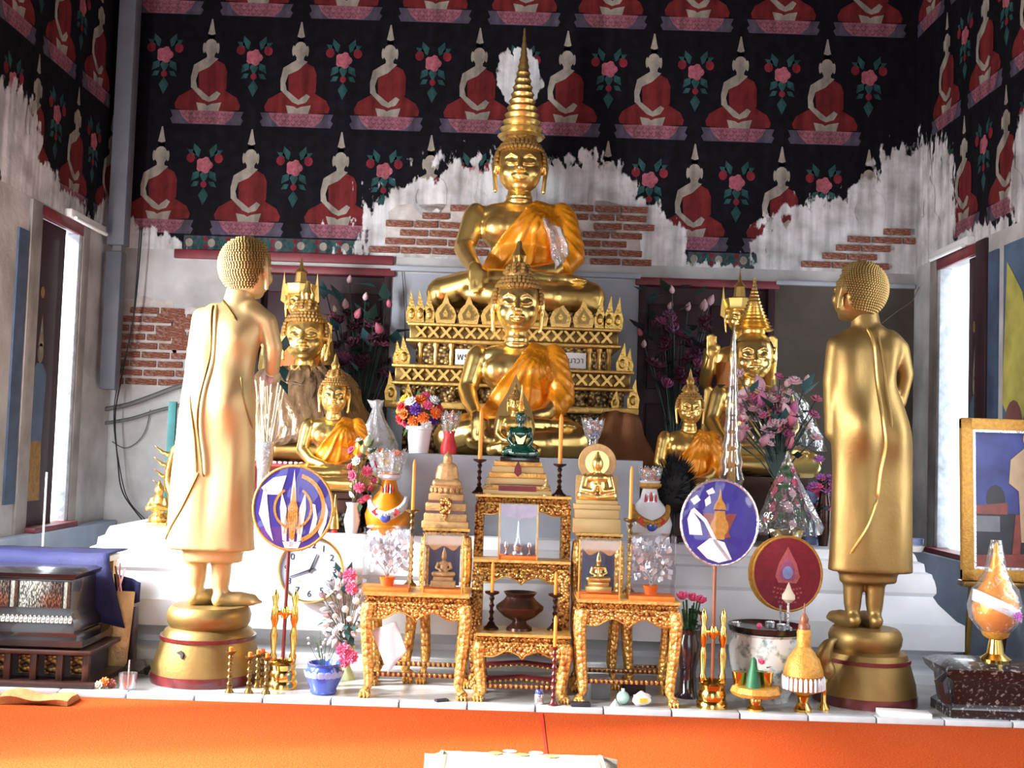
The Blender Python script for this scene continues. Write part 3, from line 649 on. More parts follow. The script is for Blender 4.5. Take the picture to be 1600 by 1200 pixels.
        cut((0, 0, .69), (0, 0, 1)); cut((0, 0, .20), (0, 0, -1)); n1 = Vector((-.80, .0, .60)).normalized(); cut((.055, 0, .62), n1); cut((-.21, 0, .4), (-1, 0, 0))
        for v in bm.verts:
            d = math.atan2(v.co.z - .66, v.co.x - .16) * .32 + .25 * v.co.dot(n1); f = math.sin(d * 88 + 1.2 * math.sin(v.co.z * 13) + v.co.x * 5)
            k = max(0, f) ** 2 * .015 * max(0, min(1, (.06 - v.co.y) * 9)); nn = Vector((v.co.x, v.co.y - .07, 0)); v.co += (nn.normalized() if nn.length else nn) * k
        ro = bpy.data.meshes.new('robe'); bm.to_mesh(ro); bm.free(); ro.polygons.foreach_set('use_smooth', [True] * len(ro.polygons))
        rb = mo('robe', ro, t, robe); sm = rb.modifiers.new('thick', 'SOLIDIFY'); sm.thickness = .012; sm.offset = -1
    return t
def lotus_base(parent, r, h, mat, z0=0, n=16, sy=.75, name='lotus_base'):
    b = B(); b.lathe([(r, z0), (r, z0 + .12 * h), (r * .9, z0 + .2 * h), (r * .8, z0 + .5 * h), (r * .92, z0 + .85 * h), (r * .95, z0 + h)], 28, (0, 0, 0), 1, sy)
    o = b.obj(name, [mat], parent)
    p = B(); p.ell((0, 0, 0), (.5, .16, .5), 8, 6); pe = None
    for j in range(n):
        a = 2 * PI * j / n; x, y = math.cos(a) * r * .9, math.sin(a) * r * .9 * sy
        if y > r * .5: continue
        if pe is None: pe = p.obj('petal', [mat], o); q = pe
        else: q = inst(pe, o)
        q.location = (x, y, z0 + .55 * h); q.rotation_euler = (0, 0, math.atan2(y, x) + PI / 2); q.scale = (2 * PI * r / n * .9, r * .5, h * .62)
    return o
def standing(name, label, loc, Ht, mat, rz=0., raise_both=True):
    """standing crowned statue with raised palms, Ht metres tall to the chin-height of the crown; robe to the ankles"""
    t = thing(name, label, 'statue', loc, rz, None, Ht); b = B()
    R = []
    for z, rx, ry in ((.03, .13, .09), (.1, .125, .085), (.3, .115, .08), (.48, .115, .085), (.56, .09, .07), (.64, .10, .075), (.72, .125, .08), (.78, .13, .07), (.815, .075, .05)):
        R.append([(rx * math.cos(a), ry * math.sin(a), z) for a in (2 * PI * j / 24 for j in range(24))])
    b.rings(R); cap(b, [(0, 0, .8), (0, -.005, .88)], [.045, .038]); b.ell((0, -.03, .02), (.09, .1, .025), 12, 6)
    for k in (-1, 1):
        cap(b, [(k * .135, 0, .775), (k * .165, -.005, .63), (k * .155, -.09, .70), (k * .15, -.11, .745)], [.042, .034, .026, .02], 10)
        b.ell((k * .15, -.12, .775), (.032, .014, .038), 10, 6); fingers(b, (k * .15, -.12, .80), (0, .0, 1), (1, 0, 0), (0, -1, 0), .07, .008, curl=.2)
        cap(b, [(k * .125, -.12, .765), (k * .112, -.13, .79), (k * .112, -.132, .81)], [.01, .009, .007], 6)
        b.prism([(k * .12, .6), (k * .17, .62), (k * .19, .3), (k * .2, .1), (k * .13, .12)], -.02, .02)
    mo('body', remesh(b, .008, 3), t, mat)
    s = .088; hd = mo('head', remesh(head_mesh(0, 0, 0, s), s * .045, 2), t, mat); hd.location = (0, -.015, .965)
    c = B(); c.lathe([(.82 * s, .36 * s), (.92 * s, .42 * s), (.88 * s, .6 * s), (1.0 * s, 1.05 * s), (.62 * s, 1.1 * s), (.36 * s, 1.2 * s), (.30 * s, 1.75 * s), (.38 * s, 1.8 * s), (.12 * s, 2.1 * s), (0, 2.9 * s)], 8, (0, .08 * s, 0))
    for k in (-1, 1): c.prism([(k * .82 * s, -.1 * s), (k * 1.1 * s, .1 * s), (k * 1.05 * s, .8 * s), (k * .95 * s, 1.8 * s), (k * .85 * s, .9 * s)], -.05 * s, .1 * s)
    c.obj('crown', [mat], hd)
    r = B(); R = []
    for z, rx, ry in ((.08, .135, .095), (.3, .125, .088), (.48, .122, .092), (.56, .1, .08), (.66, .11, .083), (.73, .133, .088)):
        R.append([(rx * math.cos(a), ry * math.sin(a), z) for a in (2 * PI * j / 24 for j in range(24))])
    r.rings(R, False); r.obj('robe', ['robe_deep'], t)
    return t
# --- main image on the throne, the image before it, and the side images
main = seated('buddha_statue', 'largest golden seated buddha with tall spired crown on the carved throne', (at(805, 7.52, 2.0).x, 7.52, 2.022), 1.15, 'gold', spire='tall', sp_h=.66, vox=.0095, zs=1.0, head_s=.165)
front = seated('buddha_statue', 'golden seated buddha in glossy orange robe directly before the carved throne', (at(801, 6.82, 1.12).x, 6.82, 1.106), .925, 'gold_bright', spire='flame', sp_h=.14, zs=1.09, vox=.0095, head_s=.18, neck=.765)
def leftwrap(b): pass
lw = seated('buddha_statue', 'golden seated buddha whose body is wrapped in brown plastic covered cloth', (at(468, 6.88, 1.05).x, 6.88, 1.036), .82, 'gold', rz=.05, spire='flame', sp_h=.12, robe=None, zs=1.05, head_s=.185)
ls = seated('buddha_statue', 'small golden seated buddha in orange robe beside the wrapped buddha', (at(516, 6.32, .9).x, 6.32, .886), .54, 'gold_bright', rz=.12, pose='lap', spire='flame', sp_h=.16, zs=1.12, head_s=.17)
rw = seated('buddha_statue', 'golden seated buddha with pointed crown behind the pink lotus bouquet', (at(1174, 6.88, 1.05).x, 6.88, 1.036), .78, 'gold_bright', rz=-.08, spire='tall', sp_h=.40, robe=None, head_s=.185, zs=1.06, curl=False, hair='gold')
rs = seated('buddha_statue', 'small golden seated buddha in orange robe behind black bristly fan', (at(1076, 6.45, 1.0).x, 6.45, .876), .55, 'gold', rz=0, pose='lap', spire='flame', sp_h=.16, zs=1.12)
sl = standing('standing_buddha_statue', 'crowned golden standing buddha with raised hands behind the wrapped buddha', at(456, 7.45, .82), 1.27, 'gold', .1)
sr = standing('standing_buddha_statue', 'crowned golden standing buddha with raised palm behind pointed crowned buddha', at(1148, 7.45, .82), 1.27, 'gold', -.05)
def bez4(rows, n):
    return [v for v in bez([Vector(r) for r in rows], n)]
# --- two standing disciples seen from behind
def disciple(label, loc, rings_, k, mat, px0, py0, prims, seams, head, bumps=()):
    """outline rows (py, left px, right px) measured at the statue's depth"""
    Y = loc[1]; q = Y / F
    t = thing('disciple_statue', label, 'statue', loc)
    X_ = lambda px: (px - px0) * q; Z_ = lambda py: (py0 - py) * q
    b = B(); R = []
    bumps = [(X_(a), Z_(c), ra, rc_, am) for a, c, ra, rc_, am in bumps]
    def back(x, y, z):
        if y < 0: y -= sum(am * math.exp(-((x - a) / ra) ** 2 - ((z - c) / rc_) ** 2) for a, c, ra, rc_, am in bumps) * min(1, -y / .05)
        return (x, y, z)
    for py, l, r, dp in [tuple(v) for v in bez4(rings_, 6)]:
        cx, rx = (X_(l) + X_(r)) / 2, (X_(r) - X_(l)) / 2
        R.append([back(cx + rx * math.copysign(abs(math.cos(a)) ** .8, math.cos(a)), rx * dp * math.copysign(abs(math.sin(a)) ** .9, math.sin(a)), Z_(py)) for a in (2 * PI * j / 64 for j in range(64))])
    b.rings(R); prims(b, X_, Z_)
    body = mo('body', remesh(b, .0095, 4), t, mat)
    bm = bmesh.new(); bm.from_mesh(body.data); bv = BVHTree.FromBMesh(bm)
    for sname, smat, wd, pts in seams:
        out = []
        for p in bez([(X_(x), 0, Z_(y)) for x, y in pts], 5):
            h = bv.ray_cast(Vector((p.x, -2, p.z)), Vector((0, 1, 0)))
            if h[0] is not None: out.append(h[0] + Vector((0, -wd * .15, 0)))
        s = B(); s.tube(out, [wd * .3] + [wd] * (len(out) - 2) + [wd * .3], 6); s.obj(sname, [smat], t)
    bm.free()
    hx, hz, hs, az, roll = head
    hd = mo('head', remesh(head_mesh(0, 0, 0, hs, .55), hs * .035, 2), t, mat); hd.location = (X_(hx), .01, Z_(hz)); hd.rotation_euler = (-.12, roll, az); hd.scale = (1, .92, 1)
    h = B(); skullcap(h, 0, 0, 0, hs, .45, (.83, .95, .93), -.78); ho = h.obj('hair', ['gold_hair' if k else 'gold_matte'], hd)
    c = B(); curls(c, 0, 0, 0, hs, 22, .056 if k else .05, .5, -.78, (.83, .95, .93)); c.obj('hair_curls', ['gold_curls' if k else 'gold_matte'], hd)
    # stepped round pedestal
    return t, X_, Z_
pm('gold_curls', (.26, .155, .045), .52, .7, .15, 20)
def leg_foot(b, X_, Z_, px, py0_, py1, r, toe):
    cap(b, [(X_(px), 0, Z_(py0_)), (X_(px), .005, Z_((py0_ + py1) / 2)), (X_(px), .0, Z_(py1) + .045)], [r * 1.15, r, r * .72], 12)
    b.ell((X_(px), -.02, Z_(py1) + .03), (.036, .045, .034), 10, 8)
    d = Vector(toe); p = Vector((X_(px), 0, Z_(py1) + .024)); cap(b, [p, p + d * .09, p + d * .15], [.04, .042, .03], 10)
    sd = Vector((-d.y, d.x, 0)).normalized()
    for i in range(5): u = p + d * (.165 - .012 * abs(i - 1)) + sd * (i - 2) * .015 - Vector((0, 0, .008)); cap(b, [u, u + d * .03], [.012, .010], 6)
def pedestal(t, r0_, r1, z0, z1, mat, dx=0.):
    h = z1 - z0; b = B()
    b.mi = 1; b.lathe([(r0_ * 1.02, z0), (r0_ * 1.02, z0 + .045)], 40, (dx, 0, 0))
    b.mi = 0; b.lathe([(r0_, z0 + .045), (r0_ * .98, z0 + .09), (r0_ * .86, z0 + h * .56)], 40, (dx, 0, 0))
    b.mi = 1; b.lathe([(r0_ * .885, z0 + h * .56), (r0_ * .885, z0 + h * .61)], 40, (dx, 0, 0))
    b.mi = 0; b.lathe([(r0_ * .84, z0 + h * .61), (r0_ * .80, z0 + h * .68), (r1 * .94, z0 + h * .72), (r1, z0 + h * .78), (r1 * 1.03, z0 + h * .88), (r1 * .98, z0 + h * .96), (r1 * .9, z1)], 40, (dx, 0, 0))
    return b.obj('pedestal', [mat, 'lacquer_red'], t)
YD = 5.5
def lp(b, X_, Z_):
    cap(b, [(X_(368), .0, Z_(520)), (X_(397), -.01, Z_(532)), (X_(409), .0, Z_(572)), (X_(406), .03, Z_(606))], [.075, .05, .043, .036], 12)      # right arm
    cap(b, [(X_(406), .03, Z_(606)), (X_(390), .16, Z_(570)), (X_(372), .24, Z_(548))], [.038, .03, .024], 10); fingers(b, (X_(370), .25, Z_(544)), (-.1, .3, 1), (1, 0, 0), (0, 1, 0), .1, .011)
    cap(b, [(X_(345), .01, Z_(525)), (X_(352), .015, Z_(485))], [.075, .068], 14)
    cap(b, [(X_(296), .02, Z_(530)), (X_(290), .02, Z_(600)), (X_(300), .12, Z_(640))], [.06, .06, .05], 12)
    leg_foot(b, X_, Z_, 305, 900, 972, .044, (.62, .78, 0)); leg_foot(b, X_, Z_, 343, 900, 974, .044, (.95, .3, 0))
    b.rings([[(X_(cx) + rx * q_ * math.cos(a), rx * q_ * .6 * math.sin(a), Z_(py)) for a in (2 * PI * j / 30 for j in range(30))] for q_ in (YD / F,) for py, cx, rx in ((908, 329, 46), (880, 329, 47), (860, 329, 45))])
ringsL = [(889, 255, 394, .55), (870, 257, 391, .56), (800, 258, 388, .56), (740, 262, 387, .57), (690, 266, 385, .6), (655, 269, 384, .62), (620, 272, 380, .6), (590, 274, 382, .56), (560, 276, 390, .5), (535, 281, 398, .46), (518, 292, 398, .42), (505, 308, 384, .4)]
zP = .02 + .345
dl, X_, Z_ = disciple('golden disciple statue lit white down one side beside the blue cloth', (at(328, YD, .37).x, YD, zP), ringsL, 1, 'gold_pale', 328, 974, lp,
    [('robe_edge', 'bronze_gold', .006, [(314, 494), (316, 530), (318, 580), (312, 630), (306, 690), (312, 740), (318, 776)]),
     ('robe_edge', 'gold_pale', .009, [(318, 494), (322, 540), (322, 590), (315, 640), (311, 700), (317, 745), (320, 774)]),
     ('robe_edge', 'bronze_gold', .005, [(292, 650), (298, 690), (303, 730), (307, 770)]),
     ('robe_edge', 'bronze_gold', .006, [(322, 492), (338, 512), (356, 534)]),
     ('robe_edge', 'bronze_gold', .006, [(310, 770), (298, 798), (285, 826), (268, 856), (258, 876)]),
     ('robe_edge', 'gold_matte', .006, [(366, 620), (372, 650), (384, 700)])],
    (362, 450, .15, PI - .55, 0), [(348, 660, .085, .12, .05), (298, 665, .07, .11, .03), (355, 560, .07, .08, .035), (325, 800, .03, .2, -.012), (362, 790, .04, .2, .012), (320, 590, .02, .12, -.01)])
pedestal(dl, .25, .19, .02 - zP, 0, 'gold_matte')
def rp(b, X_, Z_):
    cap(b, [(X_(1355), .0, Z_(548)), (X_(1398), .0, Z_(566)), (X_(1411), .01, Z_(605)), (X_(1406), .05, Z_(648))], [.075, .05, .036, .032], 12)
    cap(b, [(X_(1406), .05, Z_(648)), (X_(1385), .2, Z_(610)), (X_(1360), .26, Z_(585))], [.034, .03, .024], 10); fingers(b, (X_(1358), .27, Z_(580)), (-.1, .3, 1), (1, 0, 0), (0, 1, 0), .1, .011)
    cap(b, [(X_(1349), .01, Z_(560)), (X_(1345), .015, Z_(515))], [.075, .066], 14)
    cap(b, [(X_(1304), .0, Z_(566)), (X_(1298), -.005, Z_(620)), (X_(1300), .02, Z_(700))], [.062, .058, .045], 12)
    leg_foot(b, X_, Z_, 1332, 930, 998, .042, (-.35, .93, 0)); leg_foot(b, X_, Z_, 1366, 930, 998, .042, (-.2, .97, 0))
    b.rings([[(X_(cx) + rx * q_ * math.cos(a), rx * q_ * .6 * math.sin(a), Z_(py)) for a in (2 * PI * j / 30 for j in range(30))] for q_ in (YD / F,) for py, cx, rx in ((931, 1355, 44), (905, 1355, 46), (880, 1356, 45))])
ringsR = [(914, 1293, 1423, .55), (890, 1295, 1422, .56), (820, 1297, 1421, .56), (750, 1297, 1420, .57), (705, 1294, 1418, .6), (675, 1291, 1411, .62), (650, 1289, 1403, .6), (620, 1287, 1393, .56), (590, 1287, 1395, .5), (568, 1288, 1404, .46), (550, 1298, 1404, .42), (536, 1315, 1388, .4)]
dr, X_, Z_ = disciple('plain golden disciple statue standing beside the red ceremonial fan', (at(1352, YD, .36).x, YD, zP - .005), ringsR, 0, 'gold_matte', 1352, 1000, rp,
    [('robe_edge', 'gold_bright', .008, [(1342, 536), (1350, 560), (1356, 620), (1362, 680), (1366, 720), (1360, 760), (1356, 798)]),
     ('robe_edge', 'gold_matte', .007, [(1355, 536), (1366, 600), (1371, 650), (1375, 690)]),
     ('robe_edge', 'gold_bright', .006, [(1356, 800), (1346, 830), (1337, 850), (1318, 885)])],
    (1333, 480, .148, PI + .62, -.12), [(1332, 690, .075, .12, .05), (1392, 705, .06, .12, .035), (1382, 590, .05, .1, .03), (1315, 600, .05, .12, .025), (1360, 640, .025, .2, -.012), (1338, 830, .05, .2, .014), (1395, 840, .04, .2, .012)])
pedestal(dr, .235, .165, .02 - zP + .005, 0, 'gold_matte')
# ------------------------------------------------------------------ carved throne and plinths
cx = at(801, 7.2, 1.6).x
thr = thing('carved_throne', 'tiered carved gilt throne with leaf cresting under the largest buddha', 'throne', (cx, 7.5, ZT), 0, None, 1.028)
def tb(name, hx, y0, z0, z1, mat, out=0., t=(1, 1)):
    b = B(); b.box((0, (y0 - 7.3 + .25) / 2 + .0, (z0 + z1) / 2 - ZT), (2 * hx, .25 - (y0 - 7.3), z1 - z0), t, bev=.008); return b.obj(name, [mat], thr)
tb('lower_body', .66, 7.0, ZT, 1.36, 'carved_throne'); tb('lower_moulding', .76, 6.88, 1.36, 1.40, 'gilt_plain'); tb('second_body', .68, 6.98, 1.40, 1.52, 'carved_throne')
b2 = tb('second_band', .71, 6.93, 1.52, 1.605, 'bronze_gold'); tb('upper_body', .6, 7.06, 1.605, 1.77, 'carved_throne'); b1 = tb('upper_band', .635, 6.98, 1.785, 1.865, 'bronze_gold')
tb('upper_shelf', .655, 6.965, 1.765, 1.785, 'gilt_plain'); tb('top_shelf', .65, 6.97, 1.865, 1.885, 'gilt_plain'); tb('shelf_moulding', .73, 6.91, 1.605, 1.625, 'gilt_plain'); tb('shelf_moulding', .73, 6.91, 1.50, 1.52, 'gilt_plain'); tb('seat_block', .57, 7.04, 1.885, 1.985, 'carved_throne')
q = B(); q.prism([(-.032, -.034), (-.02, -.034), (.032, .026), (.032, .034), (.02, .034), (-.032, -.026)], -.01, .01); q.prism([(.032, -.034), (.02, -.034), (-.032, .026), (-.032, .034), (-.02, .034), (.032, -.026)], -.012, .008)
lat = None
for hx, z, y in ((.6, 1.825, 6.965), (.68, 1.562, 6.915)):
    n = int(hx * 2 / .075)
    for i in range(n):
        x = -hx + (i + .5) * 2 * hx / n
        if lat is None: lat = q.obj('lattice_cross', ['gilt_plain'], thr); o = lat
        else: o = inst(lat, thr)
        o.location = (x, y - 7.3, z - ZT); o.scale = (1.05, 1, 1)
# pointed leaves of the cresting
q = B(); q.prism([(-.055, 0), (.055, 0), (.066, .05), (.05, .09), (.022, .12), (.0, .185), (-.022, .12), (-.05, .09), (-.066, .05)], -.012, .012)
q.mi = 1; q.prism([(-.03, .02), (.03, .02), (.04, .055), (0, .115), (-.04, .055)], -.024, -.01); q.mi = 2; q.prism([(-.012, .035), (.012, .035), (.016, .055), (0, .085), (-.016, .055)], -.032, -.02)
lf = None
for i in range(7):
    if lf is None: lf = q.obj('cresting_leaf', ['gilt_plain', 'bronze_gold', 'gold_leaf'], thr); o = lf
    else: o = inst(lf, thr)
    o.location = (-.42 + i * .14, 6.99 - 7.3, 1.885 - ZT)
q = B(); q.prism([(-.03, 0), (.03, 0), (.036, .06), (.02, .12), (.012, .2), (-.012, .12), (-.034, .06)], -.012, .012); q.ell((0, -.012, .055), (.02, .012, .035), 8, 6)
fl = None
for s in (-1, 1):
    for k, (x, y) in enumerate(((.52, 7.0), (.575, 7.0), (.63, 7.03))):
        if fl is None: fl = q.obj('cresting_flame', ['gold_leaf'], thr); o = fl
        else: o = inst(fl, thr)
        o.location = (s * x, y - 7.3, 1.885 - ZT); o.scale = (s * 1, 1, 1)
    for x, y, z, k in ((.66, 6.97, 1.62, .9), (.70, 7.0, 1.62, .75), (.73, 6.95, 1.40, .9), (.62, 6.93, 1.4, .6)):
        o = inst(fl, thr); o.location = (s * x, y - 7.3, z - ZT); o.scale = (s * k * 1.2, 1, k)
q = B(); q.lathe([(.02, 0), (.02, .015), (.012, .03), (.016, .075), (.012, .12), (.02, .135), (.02, .15)], 8); po = None
for x in (-.57, -.475, -.38, .465, .525, .585):
    if po is None: po = q.obj('column', ['gilt_plain'], thr); o = po
    else: o = inst(po, thr)
    o.location = (x, 7.04 - 7.3, 1.612 - ZT)
q = B()                                                # small kneeling supporter
q.ell((0, 0, .035), (.035, .025, .03), 8, 6); q.ell((0, 0, .075), (.022, .018, .03), 8, 6); q.ell((0, 0, .11), (.014, .014, .016), 8, 6); q.tube([(-.02, 0, .085), (-.045, -.01, .1), (-.04, -.01, .125)], .008, 6); q.tube([(.02, 0, .085), (.045, -.01, .1), (.04, -.01, .125)], .008, 6)
su = None
for x in (-.6, -.48, -.36, -.24, .24, .36, .48, .6):
    if su is None: su = q.obj('supporter', ['carved_throne'], thr); o = su
    else: o = inst(su, thr)
    o.location = (x, 6.95 - 7.3, 1.40 - ZT)
q = B(); q.box((0, 0, 0), (.085, .012, .12)); q.prism([(-.03, -.045), (.03, -.045), (.03, .045), (-.03, .045)], -.016, -.004); pn = None
for x in (-.522, -.428, .495, .555):
    if pn is None: pn = q.obj('niche_panel', ['carved_throne'], thr); o = pn
    else: o = inst(pn, thr)
    o.location = (x, 7.05 - 7.3, 1.685 - ZT); o.scale = (1 if x < 0 else .6, 1, 1)
b = B(); b.box((.045, 0, 0), (.80, .01, .095)); sg = b.obj('name_plate', ['white'], thr); sg.location = (.0, 7.03 - 7.3, 1.685 - ZT)
text('พระ', .062, 'ink', 'lettering', sg, (-.298, -.0065, 0)); text('นาวา', .052, 'ink', 'lettering', sg, (.382, -.0065, 0))
# masonry and lacquer plinths
def plinth(name, label, px0, px1, Y0, Y1, z1, mat, cat='plinth', z0=None, fn=None):
    z0 = ZT if z0 is None else z0
    a, c = at(px0, Y0, (z0 + z1) / 2).x, at(px1, Y0, (z0 + z1) / 2).x
    t = thing(name, label, cat, ((a + c) / 2, (Y0 + Y1) / 2, z0)); W_, D_, h = c - a, Y1 - Y0, z1 - z0
    b = B(); b.rectloft([(0, 0), (0, h * .12), (-.012, h * .16), (-.012, h * .8), (0, h * .86), (0, h)], -W_ / 2, W_ / 2, -D_ / 2, D_ / 2); b.obj('block', [mat], t)
    if fn: fn(t, W_, D_, h)
    return t
plinth('masonry_block', 'pale grey masonry block under the glossy robed buddha', 576, 1003, 6.26, 7.05, 1.105, 'plaster_grey')
def band(t, W_, D_, h):
    b = B(); b.box((0, -D_ / 2 - .006, h - .022), (W_, .012, .014)); b.obj('red_band', ['red'], t)
    q = B(); q.ell((0, 0, 0), (.012, .006, .008), 6, 4); f = None
    for i in range(int(W_ / .03)):
        if f is None: f = q.obj('stud', ['porcelain'], t); o = f
        else: o = inst(f, t)
        o.location = (-W_ / 2 + .015 + i * .03, -D_ / 2 - .008, h - .007)
plinth('lacquer_plinth', 'red banded plinth under the plastic wrapped buddha', 390, 556, 6.5, 7.2, 1.035, 'lacquer_red', fn=band)
plinth('lacquer_plinth', 'dark plinth under the pointed crowned buddha', 1092, 1262, 6.52, 7.2, 1.035, 'dark_wood')
def diaper(t, W_, D_, h):
    q = B(); q.prism([(-.014, 0), (0, .018), (.014, 0), (0, -.018)], -.006, .006); f = None; n = int(W_ / .036)
    for r in range(3):
        for i in range(n - (r % 2)):
            if f is None: f = q.obj('diamond_tile', ['ornament'], t); o = f
            else: o = inst(f, t)
            o.location = (-W_ / 2 + .018 + (i + .5 * (r % 2)) * W_ / n, -D_ / 2 + .006, .045 + r * .024)
plinth('patterned_plinth', 'dark plinth with green diamond tiles under the small orange robed buddha', 486, 566, 6.17, 6.46, .885, 'dark_wood', fn=diaper)
plinth('lacquer_plinth', 'dark narrow plinth under small buddha behind black bristly fan', 1026, 1128, 6.27, 6.5, .875, 'dark_wood')
for px, lb in ((456, 'low dark plinth below the crowned standing buddha near exposed wall bricks'), (1148, 'low dark plinth below the crowned standing buddha near brown wall')):
    plinth('lacquer_plinth', lb, px - 36, px + 36, 7.3, 7.62, .82, 'dark_wood')
# ------------------------------------------------------------------ the nested gilt altar tables
def altar_table(label, px0, px1, Y0, Y1, zt, style='claw', stretch=True, apron=.085, legw=.024, z0=.02):
    a, c = at(px0, Y0, (zt + z0) / 2).x, at(px1, Y0, (zt + z0) / 2).x; W_, D_, h = c - a, Y1 - Y0, zt - z0
    t = thing('altar_table', label, 'table', ((a + c) / 2, (Y0 + Y1) / 2, z0), 0, 'nested gilt altar tables')
    w2, d2 = W_ / 2, D_ / 2
    b = B(); b.rectloft([(0, h - .012), (.0, h), ], -w2, w2, -d2, d2); b.obj('table_top', ['gilt_plain'], t)
    b = B(); b.rectloft([(-.012, h - .055), (-.006, h - .05), (-.006, h - .04), (-.014, h - .034), (-.014, h - .022), (-.003, h - .012)], -w2, w2, -d2, d2); b.obj('frieze', ['carved'], t)
    b = B(); n = int(W_ / .014)
    for i in range(n): b.ell((-w2 + (i + .5) * W_ / n, -d2 + .006, h - .028), (.0052, .007, .006), 6, 4)
    for i in range(int(W_ / .02)): b.box((-w2 + (i + .5) * W_ / int(W_ / .02), -d2 + .008, h - .05), (.011, .01, .011), (.3, .3))
    b.obj('beading', ['gold_leaf'], t)
    # scalloped apron
    pts = [(-w2 + .012, h - .055), (w2 - .012, h - .055)]; m = 24; low = []
    for i in range(m + 1):
        u = i / m; e = abs(u - .5) * 2; low.append((w2 - .012 - u * (W_ - .024), h - .055 - apron * (.45 + .25 * math.cos(e * 3 * PI) * .6 + .45 * e ** 4 + (.2 if e < .08 else 0))))
    b = B(); b.prism(pts + low, -d2 + .008, -d2 + .026); ap = b.obj('apron', ['carved'], t)
    b = B(); b.tube([(x, -d2 + .008, z) for x, z in low], .004, 6)
    k = max(3, int(W_ / .09))
    for i in range(k):
        x = -w2 + (i + .5) * W_ / k
        for s in (-1, 1):
            pts_ = [(x + s * (.006 + .016 * math.cos(q_) * (1 - q_ / 9)), -d2 + .007, h - .055 - apron * .28 + .013 * math.sin(q_) * (1 - q_ / 9)) for q_ in [.5 * j for j in range(11)]]
            b.tube(pts_, .0035, 5)
    b.obj('carved_scrolls', ['gold_leaf'], ap)
    b = B(); b.box((-w2 + .02, 0, h - .08), (.014, D_ - .03, .055)); b.box((w2 - .02, 0, h - .08), (.014, D_ - .03, .055)); b.obj('side_apron', ['carved'], t)
    for sx in (-1, 1):
        for sy in (-1, 1):
            b = B(); X0, Y_ = sx * (w2 - legw), sy * (d2 - legw)
            if style == 'claw':
                path = bez([(X0, Y_, h - .05), (X0 + sx * .008, Y_ + sy * .006, h * .72), (X0 - sx * .002, Y_, h * .4), (X0 - sx * .012, Y_, h * .14), (X0 + sx * .004, Y_ + (-.008 if sy < 0 else 0), .028)], 4)
                rr = [legw * 1.25, legw * 1.3, legw * 1.3, legw * 1.25, legw * 1.2] + [legw * (1.15 - .03 * i) for i in range(len(path) - 9)] + [legw * .7, legw * .68, legw * .75, legw * .85]
                b.tube(path, rr[:len(path)], 8)
                for k in (-1, 0, 1): b.ell((X0 + sx * .004 + k * .016, Y_ - .02, .014), (.010, .018, .014), 8, 6); b.ell((X0 + sx * .004 + k * .016, Y_ - .036, .007), (.005, .009, .006), 6, 4)
                b.ell((X0 + sx * .004, Y_ + .0, .02), (.026, .024, .02), 10, 6)
            else:
                b.box((X0, Y_, (h - .05) / 2), (legw * 2, legw * 2, h - .05), bev=.004)
            b.obj('leg', ['carved_leg' if style == 'claw' else 'carved'], t)
    if stretch:
        z = h * .22
        for y in (-d2 + .03, d2 - .03):
            b = B(); b.box((0, y, z), (W_ - .05, .016, .02), bev=.003); o = b.obj('stretcher', ['lacquer_red'], t)
            g = B(); n = int((W_ - .08) / .022)
            for i in range(n): g.ell((-(W_ - .08) / 2 + (i + .5) * (W_ - .08) / n, y - .01, z + .002), (.008, .006, .011), 6, 4)
            g.obj('gilt_beads', ['gold_leaf'], o)
        for x in (-w2 + .03, w2 - .03): b = B(); b.box((x, 0, z), (.014, D_ - .06, .018), bev=.003); b.obj('stretcher', ['lacquer_red'], t)
    return t
T1 = altar_table('gilt claw foot altar table with white cloth hanging below its top', 565, 731, 5.2, 5.52, .485)
T2 = altar_table('gilt claw foot altar table beside the dark vase of pink lotus', 900, 1062, 5.2, 5.52, .485)
T3 = altar_table('lowest gilt claw foot altar table carrying the dark bronze bowl', 741, 890, 5.2, 5.44, .322, apron=.07)
b = B()
for i, (z, y) in enumerate(((.075, .02), (.135, .05), (.185, .09))):       # stacked red and gilt rails at the back of the low table
    r = B(); r.tube([(-.21, y, z - .02), (-.14, y, z), (0, y, z + .012), (.14, y, z), (.21, y, z - .02)], .014, 6); o = r.obj('curved_rail', ['lacquer_red'], T3)
    g = B(); [g.ell((-.19 + j * .024, y - .012, z - .016 + .02 * (1 - abs(j - 8) / 8)), (.007, .005, .008), 6, 4) for j in range(17)]; g.obj('gilt_beads', ['gold_leaf'], o)
T4 = altar_table('middle gilt altar table with straight carved posts above the bronze bowl', 735, 889, 5.46, 5.63, .625, 'post', False, .075, .026)
T5 = altar_table('tallest gilt altar table below the dark green buddha figurine', 738, 889, 5.66, 5.84, .922, 'post', False, .06, .022)
T6 = altar_table('narrow gilt altar table under the carved tan robed figure', 656, 730, 5.55, 5.7, .757, 'claw', False, .05, .02)
T7 = altar_table('narrow gilt altar table under the halo backed figurine', 896, 970, 5.55, 5.7, .757, 'claw', False, .05, .02)
T8 = altar_table('low gilt table tucked behind the table with white cloth', 580, 644, 5.55, 5.69, .44, 'claw', True, .05, .02)
T9 = altar_table('low gilt table tucked behind the table by dark lotus vase', 976, 1050, 5.55, 5.69, .44, 'claw', True, .05, .02)
